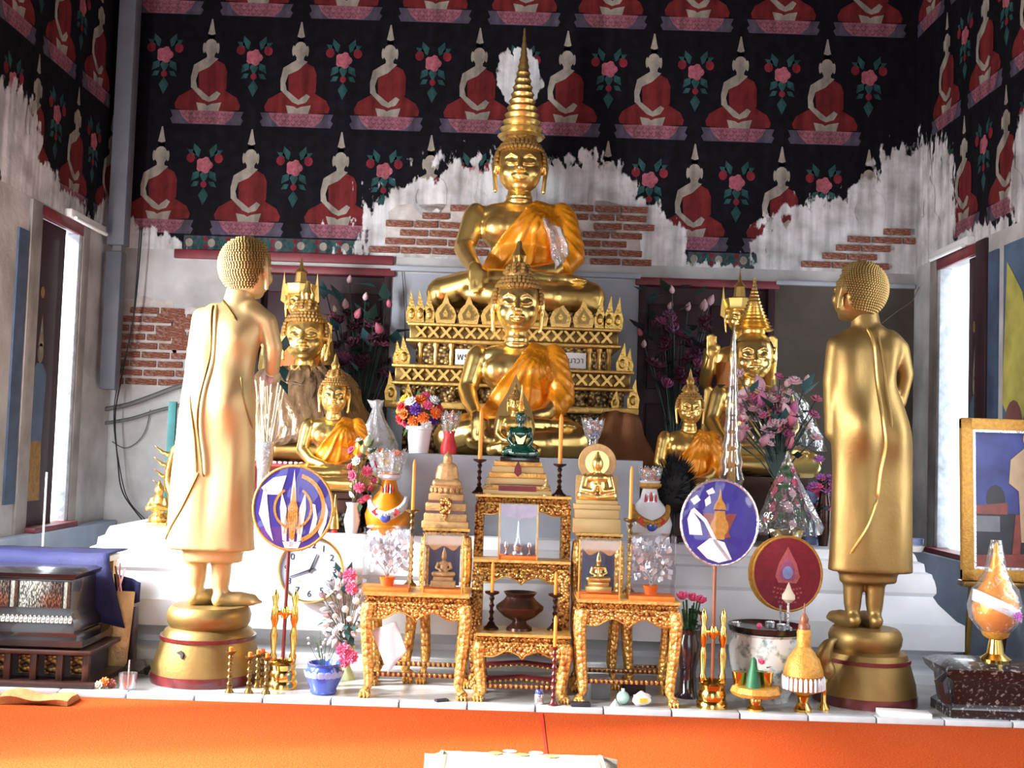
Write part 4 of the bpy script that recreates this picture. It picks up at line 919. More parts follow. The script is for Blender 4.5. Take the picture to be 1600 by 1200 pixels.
# ------------------------------------------------------------------ things on the tables
def lathe_part(name, prof, mat, parent, seg=20, **k): b = B(); b.lathe(prof, seg, **k); return b.obj(name, [mat], parent)
def candlestick(label, px, Y, z0, h, ch, cat='candlestick', mat='bronze', cm='candle', r=.035, cr=.008, dish=.032):
    t = thing('candlestick', label, cat, at(px, Y, z0 + h)); t.location.z = z0
    lathe_part('base', [(r, 0), (r, .008), (r * .6, .018), (.012, .035)], mat, t, 16)
    pr = [(.012, .03)]; n = max(3, int(h / .035))
    for i in range(n): z = .03 + (h - .045) * i / n; dz = (h - .045) / n; pr += [(.0075, z + dz * .15), (.013, z + dz * .5), (.0075, z + dz * .85)]
    lathe_part('stem', pr + [(.006, h - .012)], mat, t, 10)
    lathe_part('drip_dish', [(.006, h - .02), (dish, h - .008), (dish * 1.05, h), (dish * .9, h - .003), (.005, h - .01)], mat, t, 18)
    if ch: lathe_part('candle', [(cr, h - .008), (cr, h + ch * .9), (cr * .6, h + ch * .97), (.001, h + ch)], cm, t, 10)
    return t
def dz(n, Y): return n * Y / F
candlestick('candlestick with tall orange candle beside the tan carved figure on tall table', 750, 5.71, .922, .17, dz(80, 5.71), cr=.0105)
candlestick('candlestick with tall orange candle beside the halo figure on tall table', 875, 5.71, .922, .16, dz(78, 5.71), cr=.0105)
candlestick('bronze candlestick with orange candle on low table beside the bowl near white cloth', 769, 5.33, .322, .17, dz(46, 5.33))
candlestick('bronze candlestick with orange candle on low table beside bowl near halo figure', 868, 5.36, .322, .165, dz(34, 5.36))
candlestick('tall gilt candlestick with orange candle behind the clear case of crystal tree', 645, 5.5, .485, .36, dz(78, 5.5), mat='bronze_gold', r=.03)
candlestick('tall gilt candlestick with orange candle beside the white garlanded vase', 985, 5.5, .485, .35, dz(82, 5.5), mat='bronze_gold', r=.03)
t = candlestick('slender maroon candle pole standing on the platform before the low table', 867, 5.165, .02, .26, dz(48, 5.16), mat='lacquer_red', dish=.014, r=.022)
# bronze bowl
t = thing('bronze_bowl', 'dark bronze footed bowl standing under the middle altar table', 'bowl', at(811, 5.33, .322)); t.location.z = .322
lathe_part('foot', [(.06, 0), (.058, .012), (.034, .03), (.03, .045)], 'bronze', t, 28); lathe_part('bowl', [(.03, .04), (.07, .06), (.108, .095), (.11, .108), (.075, .135), (.062, .152), (.078, .172), (.074, .172), (.055, .15), (.02, .12)], 'bronze', t, 36)
# glass cases
def case(label, px0, px1, Y, z0, h, D_=.12, base='orange', posts=True, fill=None, name='display_case'):
    a, c = at(px0, Y, z0 + h / 2).x, at(px1, Y, z0 + h / 2).x; W_ = c - a
    t = thing(name, label, 'case', ((a + c) / 2, Y + D_ / 2, z0))
    b = B(); b.box((0, 0, .009), (W_, D_, .018), bev=.003); b.obj('case_base', [base], t)
    for nm, c_, d_ in (('front_pane', (0, -D_ / 2 + .002, h / 2 + .008), (W_, .003, h - .02)), ('side_pane', (-W_ / 2 + .002, 0, h / 2 + .008), (.003, D_, h - .02)), ('side_pane', (W_ / 2 - .002, 0, h / 2 + .008), (.003, D_, h - .02)), ('top_pane', (0, 0, h), (W_, D_, .003))):
        b = B(); b.box(c_, d_); b.obj(nm, ['acrylic'], t)
    if posts:
        for s in (-1, 1):
            b = B(); b.box((s * (W_ / 2 - .003), -D_ / 2, h / 2), (.007, .007, h), bev=.001); b.obj('corner_post', [posts], t)
    fill(t, W_, D_, h); return t
def crystal_tree(t, W_, D_, h):
    lathe_part('pot', [(.026, .018), (.034, .05), (.036, .06), (.028, .056)], 'orange', t, 18)
    b = B(); random.seed(3)
    for i in range(9):
        a = random.uniform(0, 6.28); r = random.uniform(.02, W_ * .4); z = random.uniform(.12, h - .03); b.tube([(0, 0, .05), (r * .3 * math.cos(a), r * .25 * math.sin(a), z * .7), (r * math.cos(a), r * .45 * math.sin(a), z)], .0018, 5)
    b.obj('branches', ['silver'], t); q = B(); q.prism([(0, -.013), (.011, 0), (0, .015), (-.011, 0)], -.0012, .0012); f = None
    for i in range(150):
        if f is None: f = q.obj('crystal_leaf', ['glassware_white'], t); o = f
        else: o = inst(f, t)
        o.location = (random.uniform(-.42, .42) * W_, random.uniform(-.38, .38) * D_, random.uniform(.085, h - .02)); o.rotation_euler = (random.uniform(-.6, .6), random.uniform(-.8, .8), random.uniform(-1, 1)); o.scale = (random.uniform(.8, 1.4),) * 3
clear('glassware_white', (.92, .94, .97), .25, .12, .6)
def crowned_fig(t, W_, D_, h, mat='gold_pale'):
    b = B(); b.box((0, .035, h * .5), (W_ * .78, .006, h * .8)); b.obj('back_board', ['blue_band'], t)
    b = B(); b.box((0, 0, .036), (W_ * .62, .06, .032), bev=.004); b.box((0, 0, .06), (W_ * .5, .05, .02), bev=.004); b.obj('plinth', [mat], t)
    k = W_ * .52; b = B(); cap(b, [(-.45 * k, -.1 * k, .12 * k), (.0, -.25 * k, .12 * k), (.45 * k, -.1 * k, .12 * k)], [.13 * k, .12 * k, .13 * k]); b.ell((0, 0, .4 * k), (.2 * k, .15 * k, .3 * k)); b.ell((0, 0, .62 * k), (.27 * k, .13 * k, .12 * k)); b.ell((0, -.02 * k, .92 * k), (.14 * k, .15 * k, .18 * k))
    for s in (-1, 1): cap(b, [(s * .27 * k, 0, .62 * k), (s * .36 * k, -.05 * k, .4 * k), (s * .12 * k, -.2 * k, .3 * k)], [.09 * k, .07 * k, .05 * k])
    cap(b, [(0, 0, 1.05 * k), (0, 0, 1.4 * k)], [.12 * k, .02 * k])
    o = mo('figurine', remesh(b, k * .03, 2), t, mat); o.location = (0, 0, .07)
    b = B(); pts = bez([(-W_ * .45, h - .03), (-W_ * .25, h - .07), (0, h - .05), (W_ * .25, h - .07), (W_ * .45, h - .03)], 4); b.prism([(p.x, p.y) for p in pts] + [(W_ * .45, h - .006), (-W_ * .45, h - .006)], -D_ / 2 + .006, -D_ / 2 + .01); b.obj('valance', ['wood_carved'], t)
case('clear case with crystal tree in orange pot beside carved figure case', 567, 640, 5.25, .485, dz(98, 5.25), .15, fill=crystal_tree, posts='acrylic')
case('clear case with crystal tree in orange pot below the white garlanded vase', 985, 1056, 5.25, .485, dz(100, 5.25), .15, fill=crystal_tree, posts='acrylic')
case('gold posted glass case holding a carved crowned figurine below carved tan figure', 661, 724, 5.26, .485, dz(90, 5.26), .12, fill=lambda t, a, d, h: crowned_fig(t, a, d, h, 'wood_carved'), posts='gilt_plain')
case('gold posted glass case holding a bright gold figurine below the halo figure', 904, 970, 5.26, .485, dz(90, 5.26), .12, fill=lambda t, a, d, h: crowned_fig(t, a, d, h, 'gold_bright'), posts='gilt_plain')
def stupa(t, W_, D_, h):
    b = B(); b.box((0, .04, h * .5), (W_ * .9, .004, h * .86)); b.obj('back_board', ['canvas_grey'], t)
    lathe_part('crystal_stupa', [(.03, .02), (.03, .03), (.022, .04), (.026, .06), (.014, .08), (.008, .1), (.006, .13), (.001, h * .72)], 'silver', t, 14)
    for s in (-1, 1): lathe_part('small_chalice', [(.012, .02), (.004, .03), (.004, .045), (.013, .06), (.009, .075), (.002, .085)], 'silver', t, 12).location = (s * .055, -.01, 0)
    b = B(); pts = [(-W_ * .46, h * .82), (-W_ * .3, h * .74), (-W_ * .12, h * .76), (0, h * .7), (W_ * .12, h * .76), (W_ * .3, h * .74), (W_ * .46, h * .82), (W_ * .46, h * .99), (-W_ * .46, h * .99)]; b.prism(pts, -D_ / 2 + .008, -D_ / 2 + .012); b.obj('valance', ['violet_grey'], t)
pm('violet_grey', (.3, .2, .32), .5, 0, .3, 40)
case('glass case with a silver relic stupa on the middle altar table', 779, 841, 5.49, .625, dz(86, 5.49), .1, fill=stupa, posts='gilt_plain')
# tan carved figure seen in its robe
t = thing('carved_figure', 'tan carved robed figure on stepped lotus base before the red vase', 'statue', at(696, 5.625, .757)); t.location.z = .757
q = dz(1, 5.62); b = B()
for hw, z0, z1 in ((36, 0, 10), (33, 10, 22), (31, 26, 38), (27, 42, 52)): b.box((0, 0, (z0 + z1) / 2 * q), (hw * 2 * q, .1 * hw / 36 + .02, (z1 - z0) * q), bev=.003)
b.obj('stepped_base', ['wood_carved'], t); b = B(); b.box((0, 0, 24 * q), (60 * q, .09, 5 * q)); b.box((0, 0, 40 * q), (54 * q, .08, 5 * q)); b.obj('red_band', ['lacquer_red'], t)
b = B(); b.prism([(-9 * q, 46 * q), (9 * q, 46 * q), (8 * q, 26 * q), (0, 12 * q), (-8 * q, 26 * q)], -.066, -.05); b.obj('cloth_tab', ['carved'], t)
lotus_base(t, 27 * q, 14 * q, 'wood_carved', 50 * q, 16, .65)
b = B(); cap(b, [(-16 * q, -.02, 68 * q), (16 * q, -.02, 68 * q)], [7 * q, 7 * q]); b.ell((0, 0, 78 * q), (19 * q, 11 * q, 22 * q)); b.ell((0, 0, 90 * q), (17 * q, 10 * q, 12 * q)); b.ell((0, 0, 106 * q), (7.5 * q, 8 * q, 9.5 * q)); cap(b, [(0, 0, 112 * q), (0, 0, 117 * q)], [4 * q, 2 * q]); mo('body', remesh(b, .004, 2), t, 'wood_carved')
# halo figure
t = thing('halo_figure', 'golden praying figurine with round halo on stepped base', 'statue', at(931, 5.625, .757)); t.location.z = .757
b = B()
for hw, z0, z1 in ((37, 0, 22), (34, 22, 36), (36, 36, 44), (32, 44, 50)): b.box((0, 0, (z0 + z1) / 2 * q), (hw * 2 * q, .1 * hw / 36 + .01, (z1 - z0) * q), bev=.003)
b.obj('stepped_base', ['gold_pale'], t); b = B(); b.box((0, .035, 68 * q), (66 * q, .012, 40 * q), bev=.002); b.obj('back_board', ['wood_carved'], t)
b = B(); b.X = Matrix.Translation((0, .036, 108 * q)) @ Matrix.Rotation(PI / 2, 4, 'X'); b.lathe([(19 * q, -.006), (29 * q, -.006), (30 * q, 0), (29 * q, .006), (19 * q, .006), (19 * q, -.006)], 32); b.obj('halo_ring', ['wood_carved'], t)
b = B(); b.X = Matrix.Translation((0, .038, 108 * q)) @ Matrix.Rotation(PI / 2, 4, 'X'); b.lathe([(19.5 * q, -.002), (19.5 * q, .002)], 32); b.obj('halo_disc', ['gold_bright'], t)
b = B(); cap(b, [(-24 * q, -.01, 57 * q), (0, -.035, 55 * q), (24 * q, -.01, 57 * q)], [8 * q, 7 * q, 8 * q]); b.ell((0, 0, 70 * q), (14 * q, 9 * q, 20 * q)); b.ell((0, 0, 84 * q), (19 * q, 9 * q, 9 * q)); b.ell((0, 0, 106 * q), (9 * q, 9 * q, 12 * q)); cap(b, [(0, 0, 90 * q), (0, 0, 98 * q)], [5 * q, 5 * q])
for s in (-1, 1): cap(b, [(s * 19 * q, 0, 85 * q), (s * 24 * q, -.015, 66 * q), (s * 6 * q, -.045, 64 * q), (s * 3 * q, -.05, 74 * q)], [6 * q, 5 * q, 4 * q, 3 * q])
cap(b, [(0, 0, 116 * q), (0, 0, 124 * q)], [5 * q, 2 * q]); mo('body', remesh(b, .0035, 2), t, 'gold_bright')
# stepped gilt base with dark green figurine
t = thing('stepped_base', 'gilt stepped base with red plaque on the tallest altar table', 'pedestal', at(808, 5.75, .922)); t.location.z = .922; q = dz(1, 5.75)
pr = [(53, 0, 8), (49, 8, 15), (46, 17, 26), (44, 26, 34), (40, 34, 44), (37, 44, 52)]
for i, (hw, z0, z1) in enumerate(pr): b = B(); b.box((0, 0, (z0 + z1) / 2 * q), (hw * 2 * q, .15 * hw / 53, (z1 - z0) * q), bev=.003); b.obj('tier', ['gilt_plain' if i % 2 else 'gold_pale'], t)
b = B(); b.box((0, -.074, 10 * q), (58 * q, .008, 8 * q)); b.obj('red_plaque', ['red_trim'], t)
b = B(); b.prism([(p[0] * q, p[1] * q) for p in [(-6, 34), (0, 28), (6, 34), (5, 42), (0, 52), (-5, 42)]], -.072, -.058); b.obj('red_jewel', ['red_trim'], t)
zE = .922 + 52 * q
em = seated('green_buddha_figurine', 'tiny dark green buddha figurine with gold crown on stepped gilt base', (at(812, 5.75, zE).x, 5.75, zE + .02), .185, 'emerald', pose='lap', spire='tall', sp_h=.55, robe=None, curl=False, hair='gold_bright', detail=False, vox=.02, zs=1.25)
b = B(); b.box((0, 0, -.05), (1.05, .85, .1), bev=.02); b.obj('base', ['black_lacquer'], em)
b = B(); b.prism([(-.07, .28), (.07, .28), (.16, .48), (0, .40), (-.16, .48)], -.14, -.12); b.obj('gold_collar', ['gold_bright'], em)
for c in em.children:
    for g in c.children:
        if g.name.startswith('finial'): g.data.materials[0] = MATS['gold_bright']
b = B()                                                 # flame halo behind the green figurine's shoulders
for px, lb in ((762, 'small pale gold guardian figure beside stepped base near tan carved figure'), (853, 'small pale gold guardian figure beside stepped base near halo figure')):
    t = thing('guardian_figurine', lb, 'figurine', at(px, 5.69, .922), 0, 'guardians flanking the stepped base'); t.location.z = .922
    b = B(); b.ell((0, 0, .012), (.018, .014, .012)); b.ell((0, 0, .04), (.014, .011, .028)); b.ell((0, 0, .075), (.009, .009, .012)); cap(b, [(-.013, 0, .05), (-.018, -.012, .035), (0, -.016, .045)], .005, 6); cap(b, [(.013, 0, .05), (.018, -.012, .035), (0, -.016, .045)], .005, 6); cap(b, [(0, 0, .085), (0, 0, .1)], [.006, .001], 6)
    mo('body', remesh(b, .0025, 2), t, 'gold_pale'); lathe_part('base', [(.02, 0), (.02, .006), (.016, .008)], 'gold_pale', t, 14)
sb = seated('small_buddha_statue', 'small golden buddha in the lap line of the glossy robed buddha', (at(803, 6.38, 1.2).x, 6.38, 1.107), .305, 'gold', pose='lap', spire='flame', sp_h=.06, robe=None, detail=False, vox=.016, zs=1.12)
b = B(); b.prism([(x, z) for x, z in [(-.33, .1), (-.38, .5), (-.3, .8), (-.14, 1.05), (0, 1.35), (.14, 1.05), (.3, .8), (.38, .5), (.33, .1)]], .2, .24); b.obj('flame_halo', ['gold_matte'], sb)
# ------------------------------------------------------------------ flowers
def make_bloom(mat, n=7, r=.5, layers=2, name='bloom', up=.35):
    b = B()
    for l in range(layers):
        for j in range(n - l):
            a = 2 * PI * (j + .5 * l) / (n - l); k = 1 - .35 * l; R_ = Matrix.Rotation(a, 3, 'Z') @ Matrix.Rotation(-up - .5 * l, 3, 'Y'); b.ell(Vector((math.cos(a) * r * .5 * k, math.sin(a) * r * .5 * k, .12 * l + .08)), (r * .52 * k, r * .3 * k, .06), 6, 4, rot=R_)
    b.ell((0, 0, .1), (.16, .16, .1), 6, 4); return b
PROTO = {}
def proto(kind, mat):
    """a flower head, lotus bud or leaf kept in shared mesh data"""
    if (kind, mat) not in PROTO:
        if kind == 'bloom': b = make_bloom(mat)
        elif kind == 'puff': b = make_bloom(mat, 9, .5, 3)
        elif kind == 'bud': b = B(); b.lathe([(.02, -.6), (.25, -.45), (.42, -.1), (.36, .25), (.16, .6), (0, .8)], 8)
        elif kind == 'lotus': b = make_bloom(mat, 6, .5, 3, up=.9)
        else: b = B(); b.add([(0, 0, 0), (.28, .06, .35), (0, -.04, 1), (-.28, .06, .35), (0, .02, .4)], [(0, 1, 4), (1, 2, 4), (2, 3, 4), (3, 0, 4)])
        o = b.obj(kind, [mat]); me = o.data; bpy.data.objects.remove(o); PROTO[(kind, mat)] = me
    return PROTO[(kind, mat)]
NM = {'bloom': 'flower', 'puff': 'flower', 'bud': 'lotus_bud', 'lotus': 'lotus_flower', 'leaf': 'leaf'}
def stick(t, kind, mat, p, size, aim=None):
    o = mo(NM[kind], proto(kind, mat), t); o.location = p; o.scale = (size,) * 3
    d = Vector(aim or (random.uniform(-.5, .5), -1, random.uniform(-.1, .7))); o.rotation_euler = d.to_track_quat('Z', 'Y').to_euler(); return o
def bouquet(t, c, rad, blooms, nleaf, leafmat='leaf_green', size=.04, lsize=.06, stems=True, base=(0, 0, 0), seed=1, dens=None):
    """blooms = [(kind, mat, count)] on the camera-side half of an ellipsoid"""
    random.seed(seed); c = Vector(c); b = B(); al = []
    for kind, mat, n in blooms:
        for i in range(n): al.append((kind, mat))
    random.shuffle(al); N_ = len(al)
    for i, (kind, mat) in enumerate(al):
        v = 1 - 2 * (i + .5) / N_; a = i * 2.399963; s = math.sqrt(1 - v * v); d = Vector((s * math.cos(a), s * math.sin(a), v)); f = random.uniform(.7, 1)
        p = c + Vector((d.x * rad[0], d.y * rad[1], d.z * rad[2])) * f; stick(t, kind, mat, p, size * random.uniform(.8, 1.2), d + Vector((0, -.5, .25)))
        if stems: b.tube([base, Vector(base).lerp(p, .6) + Vector((0, 0, .02)), p], .0022, 4)
    for i in range(nleaf):
        d = Vector((random.gauss(0, 1), random.gauss(-.3, 1), random.gauss(0, 1))).normalized(); p = c + Vector((d.x * rad[0], d.y * rad[1], d.z * rad[2])) * random.uniform(.45, 1.0); stick(t, 'leaf', leafmat, p, lsize * random.uniform(.7, 1.2), d + Vector((0, -.2, .1)))
    if stems and b.v: b.obj('stems', ['stem'], t)
# white pot of bright mixed flowers
t = thing('flower_pot', 'white pot of bright red purple yellow flowers on grey masonry block', 'flower pot', at(654, 6.34, 1.107)); t.location.z = 1.107; q = dz(1, 6.34)
lathe_part('pot', [(15 * q, 0), (19 * q, 36 * q), (21 * q, 37 * q), (21 * q, 42 * q), (17 * q, 41 * q), (10 * q, 30 * q)], 'white', t, 24)
bouquet(t, (0, 0, 64 * q), (36 * q, 28 * q, 26 * q), [('puff', 'red', 5), ('puff', 'purple', 9), ('puff', 'orange', 7), ('puff', 'pink', 6), ('puff', 'white', 4), ('puff', 'yellow', 4)], 26, 'leaf_green', 22 * q, 20 * q, base=(0, 0, 36 * q), seed=5)
# red vase / glass vase on the block
def glass_vase(label, px, Y, z0, h, mat, blooms, seed):
    t = thing('glass_vase', label, 'vase', at(px, Y, z0 + h)); t.location.z = z0; q = dz(1, Y)
    lathe_part('vase', [(12 * q, 0), (13 * q, h * .15), (8 * q, h * .4), (10 * q, h * .55), (9 * q, h * .55), (7 * q, h * .4)], mat, t, 16)
    b = B(); n = 20; R = []
    for z, r in ((h * .5, 9 * q), (h * .75, 14 * q), (h, 17 * q)): R.append([(r * (1 + .1 * (-1) ** j) * math.cos(2 * PI * j / n), r * (1 + .1 * (-1) ** j) * math.sin(2 * PI * j / n), z + (.012 * (-1) ** j if z == h else 0)) for j in range(n)])
    b.rings(R, False); b.obj('pleated_wrap', ['plastic_foil'], t)
    bouquet(t, (0, 0, h * .78), (11 * q, 8 * q, 16 * q), blooms, 6, 'leaf_green', 11 * q, 10 * q, base=(0, 0, h * .3), seed=seed); return t
glass_vase('red glass vase of orange flowers in pleated wrap behind tan carved figure', 703, 6.315, 1.107, dz(66, 6.3), 'red', [('puff', 'orange', 6), ('puff', 'yellow', 4)], 11)
glass_vase('clear vase of pale flowers in pleated wrap behind the halo figurine', 927, 6.315, 1.107, dz(62, 6.3), 'glassware', [('puff', 'orange', 3), ('puff', 'blue_glaze_pale', 4), ('leaf', 'leaf_dark', 5)], 12)
# garlanded water jars at either side
def jar(label, px, Y, z0, mat, neck, seed):
    t = thing('garlanded_jar', label, 'jar', at(px, Y, z0 + .1)); t.location.z = z0; q = dz(1, Y)
    lathe_part('jar_body', [(18 * q, 0), (33 * q, 14 * q), (36 * q, 30 * q), (30 * q, 50 * q), (15 * q, 68 * q), (11 * q, 84 * q), (15 * q, 92 * q), (17 * q, 96 * q), (12 * q, 97 * q), (8 * q, 84 * q)], mat, t, 28)
    b = B()                                             # beaded garland hanging in a V across the shoulder
    for k in range(-12, 13):
        u = k / 12; zz = 33 + 23 * abs(u) ** 1.3; r_ = (37 - max(0, zz - 32) * .36) * q; x = r_ * math.sin(u * 1.35); z = zz * q; y = -r_ * math.cos(u * 1.35)
        b.ell((x, y, z), 4.4 * q, 8, 6); b.ell((x, y + .002, z - 7 * q), 3.6 * q, 6, 4)
    b.obj('garland', [neck], t)
    for k, m in ((-1, 'red'), (0, 'blue_glaze'), (1, 'red')):
        b = B(); b.prism([(-7 * q, 0), (0, 6 * q), (7 * q, 0), (0, -6 * q)], -.006, .006) if k else b.ell((0, 0, 0), (8 * q, .008, 8 * q), 12, 8); o = b.obj('garland_jewel', [m], t); o.location = (k * 15 * q, -(36 - abs(k) * 3) * q - .004, (28 + abs(k) * 8) * q)
    for k in range(-2, 3): lathe_part('tassel', [(.5 * q, 16 * q), (1.5 * q, 12 * q), (2 * q, 2 * q), (0, 0)], 'silver' if k % 2 else 'red', t, 8).location = (k * 4 * q, -(17 - abs(k)) * q, (64 - 2 * abs(k)) * q)
    lathe_part('neck_ring', [(13 * q, 84 * q), (18 * q, 88 * q), (18 * q, 92 * q), (13 * q, 94 * q)], neck, t, 20); return t, q
def foil_crown(t, q, z0, z1, r, seed):
    b = B(); n = 20; R = []
    for z, k in ((z0, .75), ((z0 + z1) / 2, .95), (z1, 1.1)): R.append([(r * k * (1 + .08 * (-1) ** j) * math.cos(2 * PI * j / n), r * k * (1 + .08 * (-1) ** j) * math.sin(2 * PI * j / n), z + (4 * q * (-1) ** j if z == z1 else 0)) for j in range(n)])
    b.rings(R, False); b.obj('pleated_wrap', ['plastic_foil'], t)
    random.seed(seed)
    for i in range(9): stick(t, 'puff', random.choice(['orange', 'orange', 'cream', 'yellow']), (random.uniform(-.7, .7) * r, random.uniform(-.7, .3) * r, random.uniform(z0 + 4 * q, z1 - 2 * q)), 11 * q)
t, q = jar('orange jar with beaded garland and pleated flower wrap before pink flowers', 606, 6.135, ZT, 'robe', 'white_beads', 1) if pm('white_beads', (.72, .74, .82), .35, 0, .2, 60) else None
foil_crown(t, q, 94 * q, 130 * q, 24 * q, 4)
t, q = jar('white jar with red and orange garland and small pleated wrap', 1014, 6.135, ZT, 'porcelain', 'fan_gold', 2)
foil_crown(t, q, 94 * q, 116 * q, 17 * q, 6)
# ------------------------------------------------------------------ more flowers and offerings
t = thing('flower_vase', 'pink and white flowers with green leaves beside the orange jar', 'flowers', at(549, 6.115, ZT), 0); q = dz(1, 6.1)
lathe_part('vase', [(9 * q, 0), (13 * q, 20 * q), (8 * q, 40 * q), (11 * q, 48 * q), (8 * q, 47 * q)], 'porcelain', t, 16)
bouquet(t, (14 * q, -.01, 100 * q), (22 * q, 16 * q, 54 * q), [('puff', 'pink', 12), ('puff', 'white', 5), ('bud', 'pale_green', 3)], 30, 'leaf_green', 17 * q, 18 * q, base=(0, 0, 40 * q), seed=8)
# tall mixed bouquet in pale green vase on the platform
t = thing('flower_vase', 'pale green vase with small white and pink blossoms before the clock', 'flowers', at(540, 5.6, .02)); q = dz(1, 5.62)
lathe_part('vase', [(15 * q, 0), (13 * q, 6 * q), (6 * q, 20 * q), (11 * q, 40 * q), (13 * q, 52 * q), (10 * q, 51 * q)], 'pale_green', t, 18)
bouquet(t, (-8 * q, 0, 108 * q), (34 * q, 26 * q, 64 * q), [('bud', 'porcelain', 26), ('bud', 'bud_pink', 14), ('puff', 'porcelain', 8)], 46, 'leaf_teal', 12 * q, 20 * q, base=(0, 0, 48 * q), seed=9)
for p, s_ in (((2 * q, -.06, 160 * q), 24), ((6 * q, -.06, 140 * q), 22), ((-2 * q, -.075, 47 * q), 26), ((10 * q, -.075, 38 * q), 24), ((0, -.08, 30 * q), 20)): stick(t, 'puff', 'pink', p, s_ * q, (.2, -1, .3))
# pink lotus in a dark vase
t = thing('flower_vase', 'dark vase of bright pink lotus with green stems beside blue fan stand', 'flowers', at(1074, 5.45, .02)); q = dz(1, 5.45)
lathe_part('vase', [(20 * q, 0), (14 * q, 8 * q), (12 * q, 40 * q), (22 * q, 84 * q), (17 * q, 96 * q), (19 * q, 104 * q), (14 * q, 102 * q)], 'dark_vase', t, 20)
b = B(); random.seed(4)
for i in range(26): a, r = random.uniform(0, 6.28), random.uniform(4, 20) * q; b.tube([(r * .4 * math.cos(a), r * .4 * math.sin(a), 95 * q), (r * math.cos(a), r * .6 * math.sin(a), random.uniform(125, 150) * q)], .004, 5)
b.obj('stems', ['leaf_green'], t)
for x, z in ((-12, 152), (4, 150), (16, 147)): stick(t, 'lotus', 'pink', (x * q, -.01, z * q), 25 * q, (.1 * x / 10, -.35, 1))
for i in range(14): stick(t, 'leaf', 'leaf_green', (random.uniform(-16, 16) * q, random.uniform(-12, 6) * q, random.uniform(106, 128) * q), 22 * q)
# lotus displays standing in the two doorways
def lotus_stand(label, px, Y, z0, zt, spots, leaves, seed, potr=.07, mats=('bud_pink', 'mauve', 'rose_pink')):
    t = thing('lotus_arrangement', label, 'flowers', at(px, Y, z0)); random.seed(seed); o = t.location
    lathe_part('urn', [(potr * .7, 0), (potr, .08), (potr * 1.05, .2), (potr * .6, .3), (potr * .8, .34), (potr * .6, .33)], 'bronze', t, 20)
    b = B()
    for i, (x, y, k, m, s_) in enumerate(spots):
        p = pt(x, y, Y + random.uniform(-.07, .07)) - o; stick(t, k, m, p, s_ * Y / F, (random.uniform(-.4, .4), -.5, .8)); b.tube([(0, 0, .32), Vector((p.x * .4, 0, .32 + (p.z - .32) * .55)), p], .004, 5)
    b.obj('stems', ['leaf_dark'], t)
    for x, y, s_ in leaves: stick(t, 'leaf', random.choice(['leaf_dark', 'leaf_teal']), pt(x, y, Y + random.uniform(-.08, .08)) - o, s_ * Y / F, (random.uniform(-1, 1), -.5, random.uniform(-.3, .8)))
    return t
random.seed(21)
S = [(487, 460, 'bud', 'bud_pink', 15), (509, 456, 'bud', 'bud_pink', 12), (491, 480, 'bud', 'bud_pink', 15), (546, 437, 'bud', 'bud_pink', 11), (571, 464, 'bud', 'bud_pink', 11), (521, 497, 'bud', 'rose_pink', 19), (540, 476, 'bud', 'bud_pink', 14), (559, 491, 'bud', 'rose_pink', 15), (593, 515, 'bud', 'rose_pink', 17), (608, 475, 'bud', 'rose_pink', 12), (523, 483, 'bud', 'cream', 9)]
S += [(random.uniform(525, 605), random.uniform(490, 590), random.choice(['bloom', 'lotus', 'bloom']), random.choice(['mauve_dark', 'mauve_dark', 'mauve', 'maroon']), random.uniform(22, 34)) for i in range(34)]
pm('mauve_dark', (.11, .03, .06), .5, 0, .4, 25)
lotus_stand('pale pink lotus buds over dusky blooms in the doorway beside wrapped buddha', 555, 7.82, ZT, 0, S, [(random.uniform(495, 620), random.uniform(440, 600), random.uniform(22, 44)) for i in range(36)], 31)
S = [(1050, 453, 'bud', 'bud_pink', 11), (1047, 478, 'bud', 'bud_pink', 11), (1075, 480, 'bud', 'bud_pink', 12), (1006, 538, 'bud', 'bud_pink', 11), (1100, 478, 'bud', 'bud_pink', 16), (1110, 470, 'bud', 'bud_pink', 15), (1088, 565, 'bud', 'pink', 13), (1000, 520, 'bud', 'rose_pink', 11)]
S += [(random.uniform(1005, 1105), random.uniform(480, 610), random.choice(['bloom', 'lotus', 'bloom']), random.choice(['mauve_dark', 'mauve_dark', 'mauve', 'violet_dark']), random.uniform(22, 34)) for i in range(38)]
pm('violet_dark', (.2, .08, .16), .5, 0, .4, 25)
lotus_stand('dusky mauve lotus arrangement in the doorway beside the raised golden palm', 1050, 7.82, ZT, 0, S, [(random.uniform(1000, 1110), random.uniform(450, 620), random.uniform(20, 40)) for i in range(30)], 32)
pm('rose_pale', (.5, .24, .3), .5, 0, .3, 25)
# big pink bouquet before the pointed crown buddha
S = [(random.gauss(1205, 30), random.gauss(648, 24), random.choice(['bloom', 'puff', 'bud', 'lotus']), random.choice(['rose_pink', 'rose_pale', 'bud_pink', 'bud_pink', 'mauve']), random.uniform(16, 28)) for i in range(60)]
S += [(1231, 598, 'bud', 'bud_pink', 13), (1261, 593, 'bud', 'bud_pink', 12), (1275, 625, 'bloom', 'rose_pink', 22), (1270, 650, 'puff', 'mauve', 24), (1262, 665, 'bud', 'bud_pink', 14), (1212, 612, 'bud', 'bud_pink', 17), (1228, 640, 'bud', 'bud_pink', 17)]
lotus_stand('pale and deep pink silk bouquet covering the pointed crowned buddha', 1215, 6.36, ZT, 0, S, [(random.gauss(1215, 34), random.gauss(650, 36), random.uniform(22, 40)) for i in range(40)] + [(1225, 598, 30), (1243, 588, 26), (1270, 600, 30), (1188, 615, 34)], 33, .06)
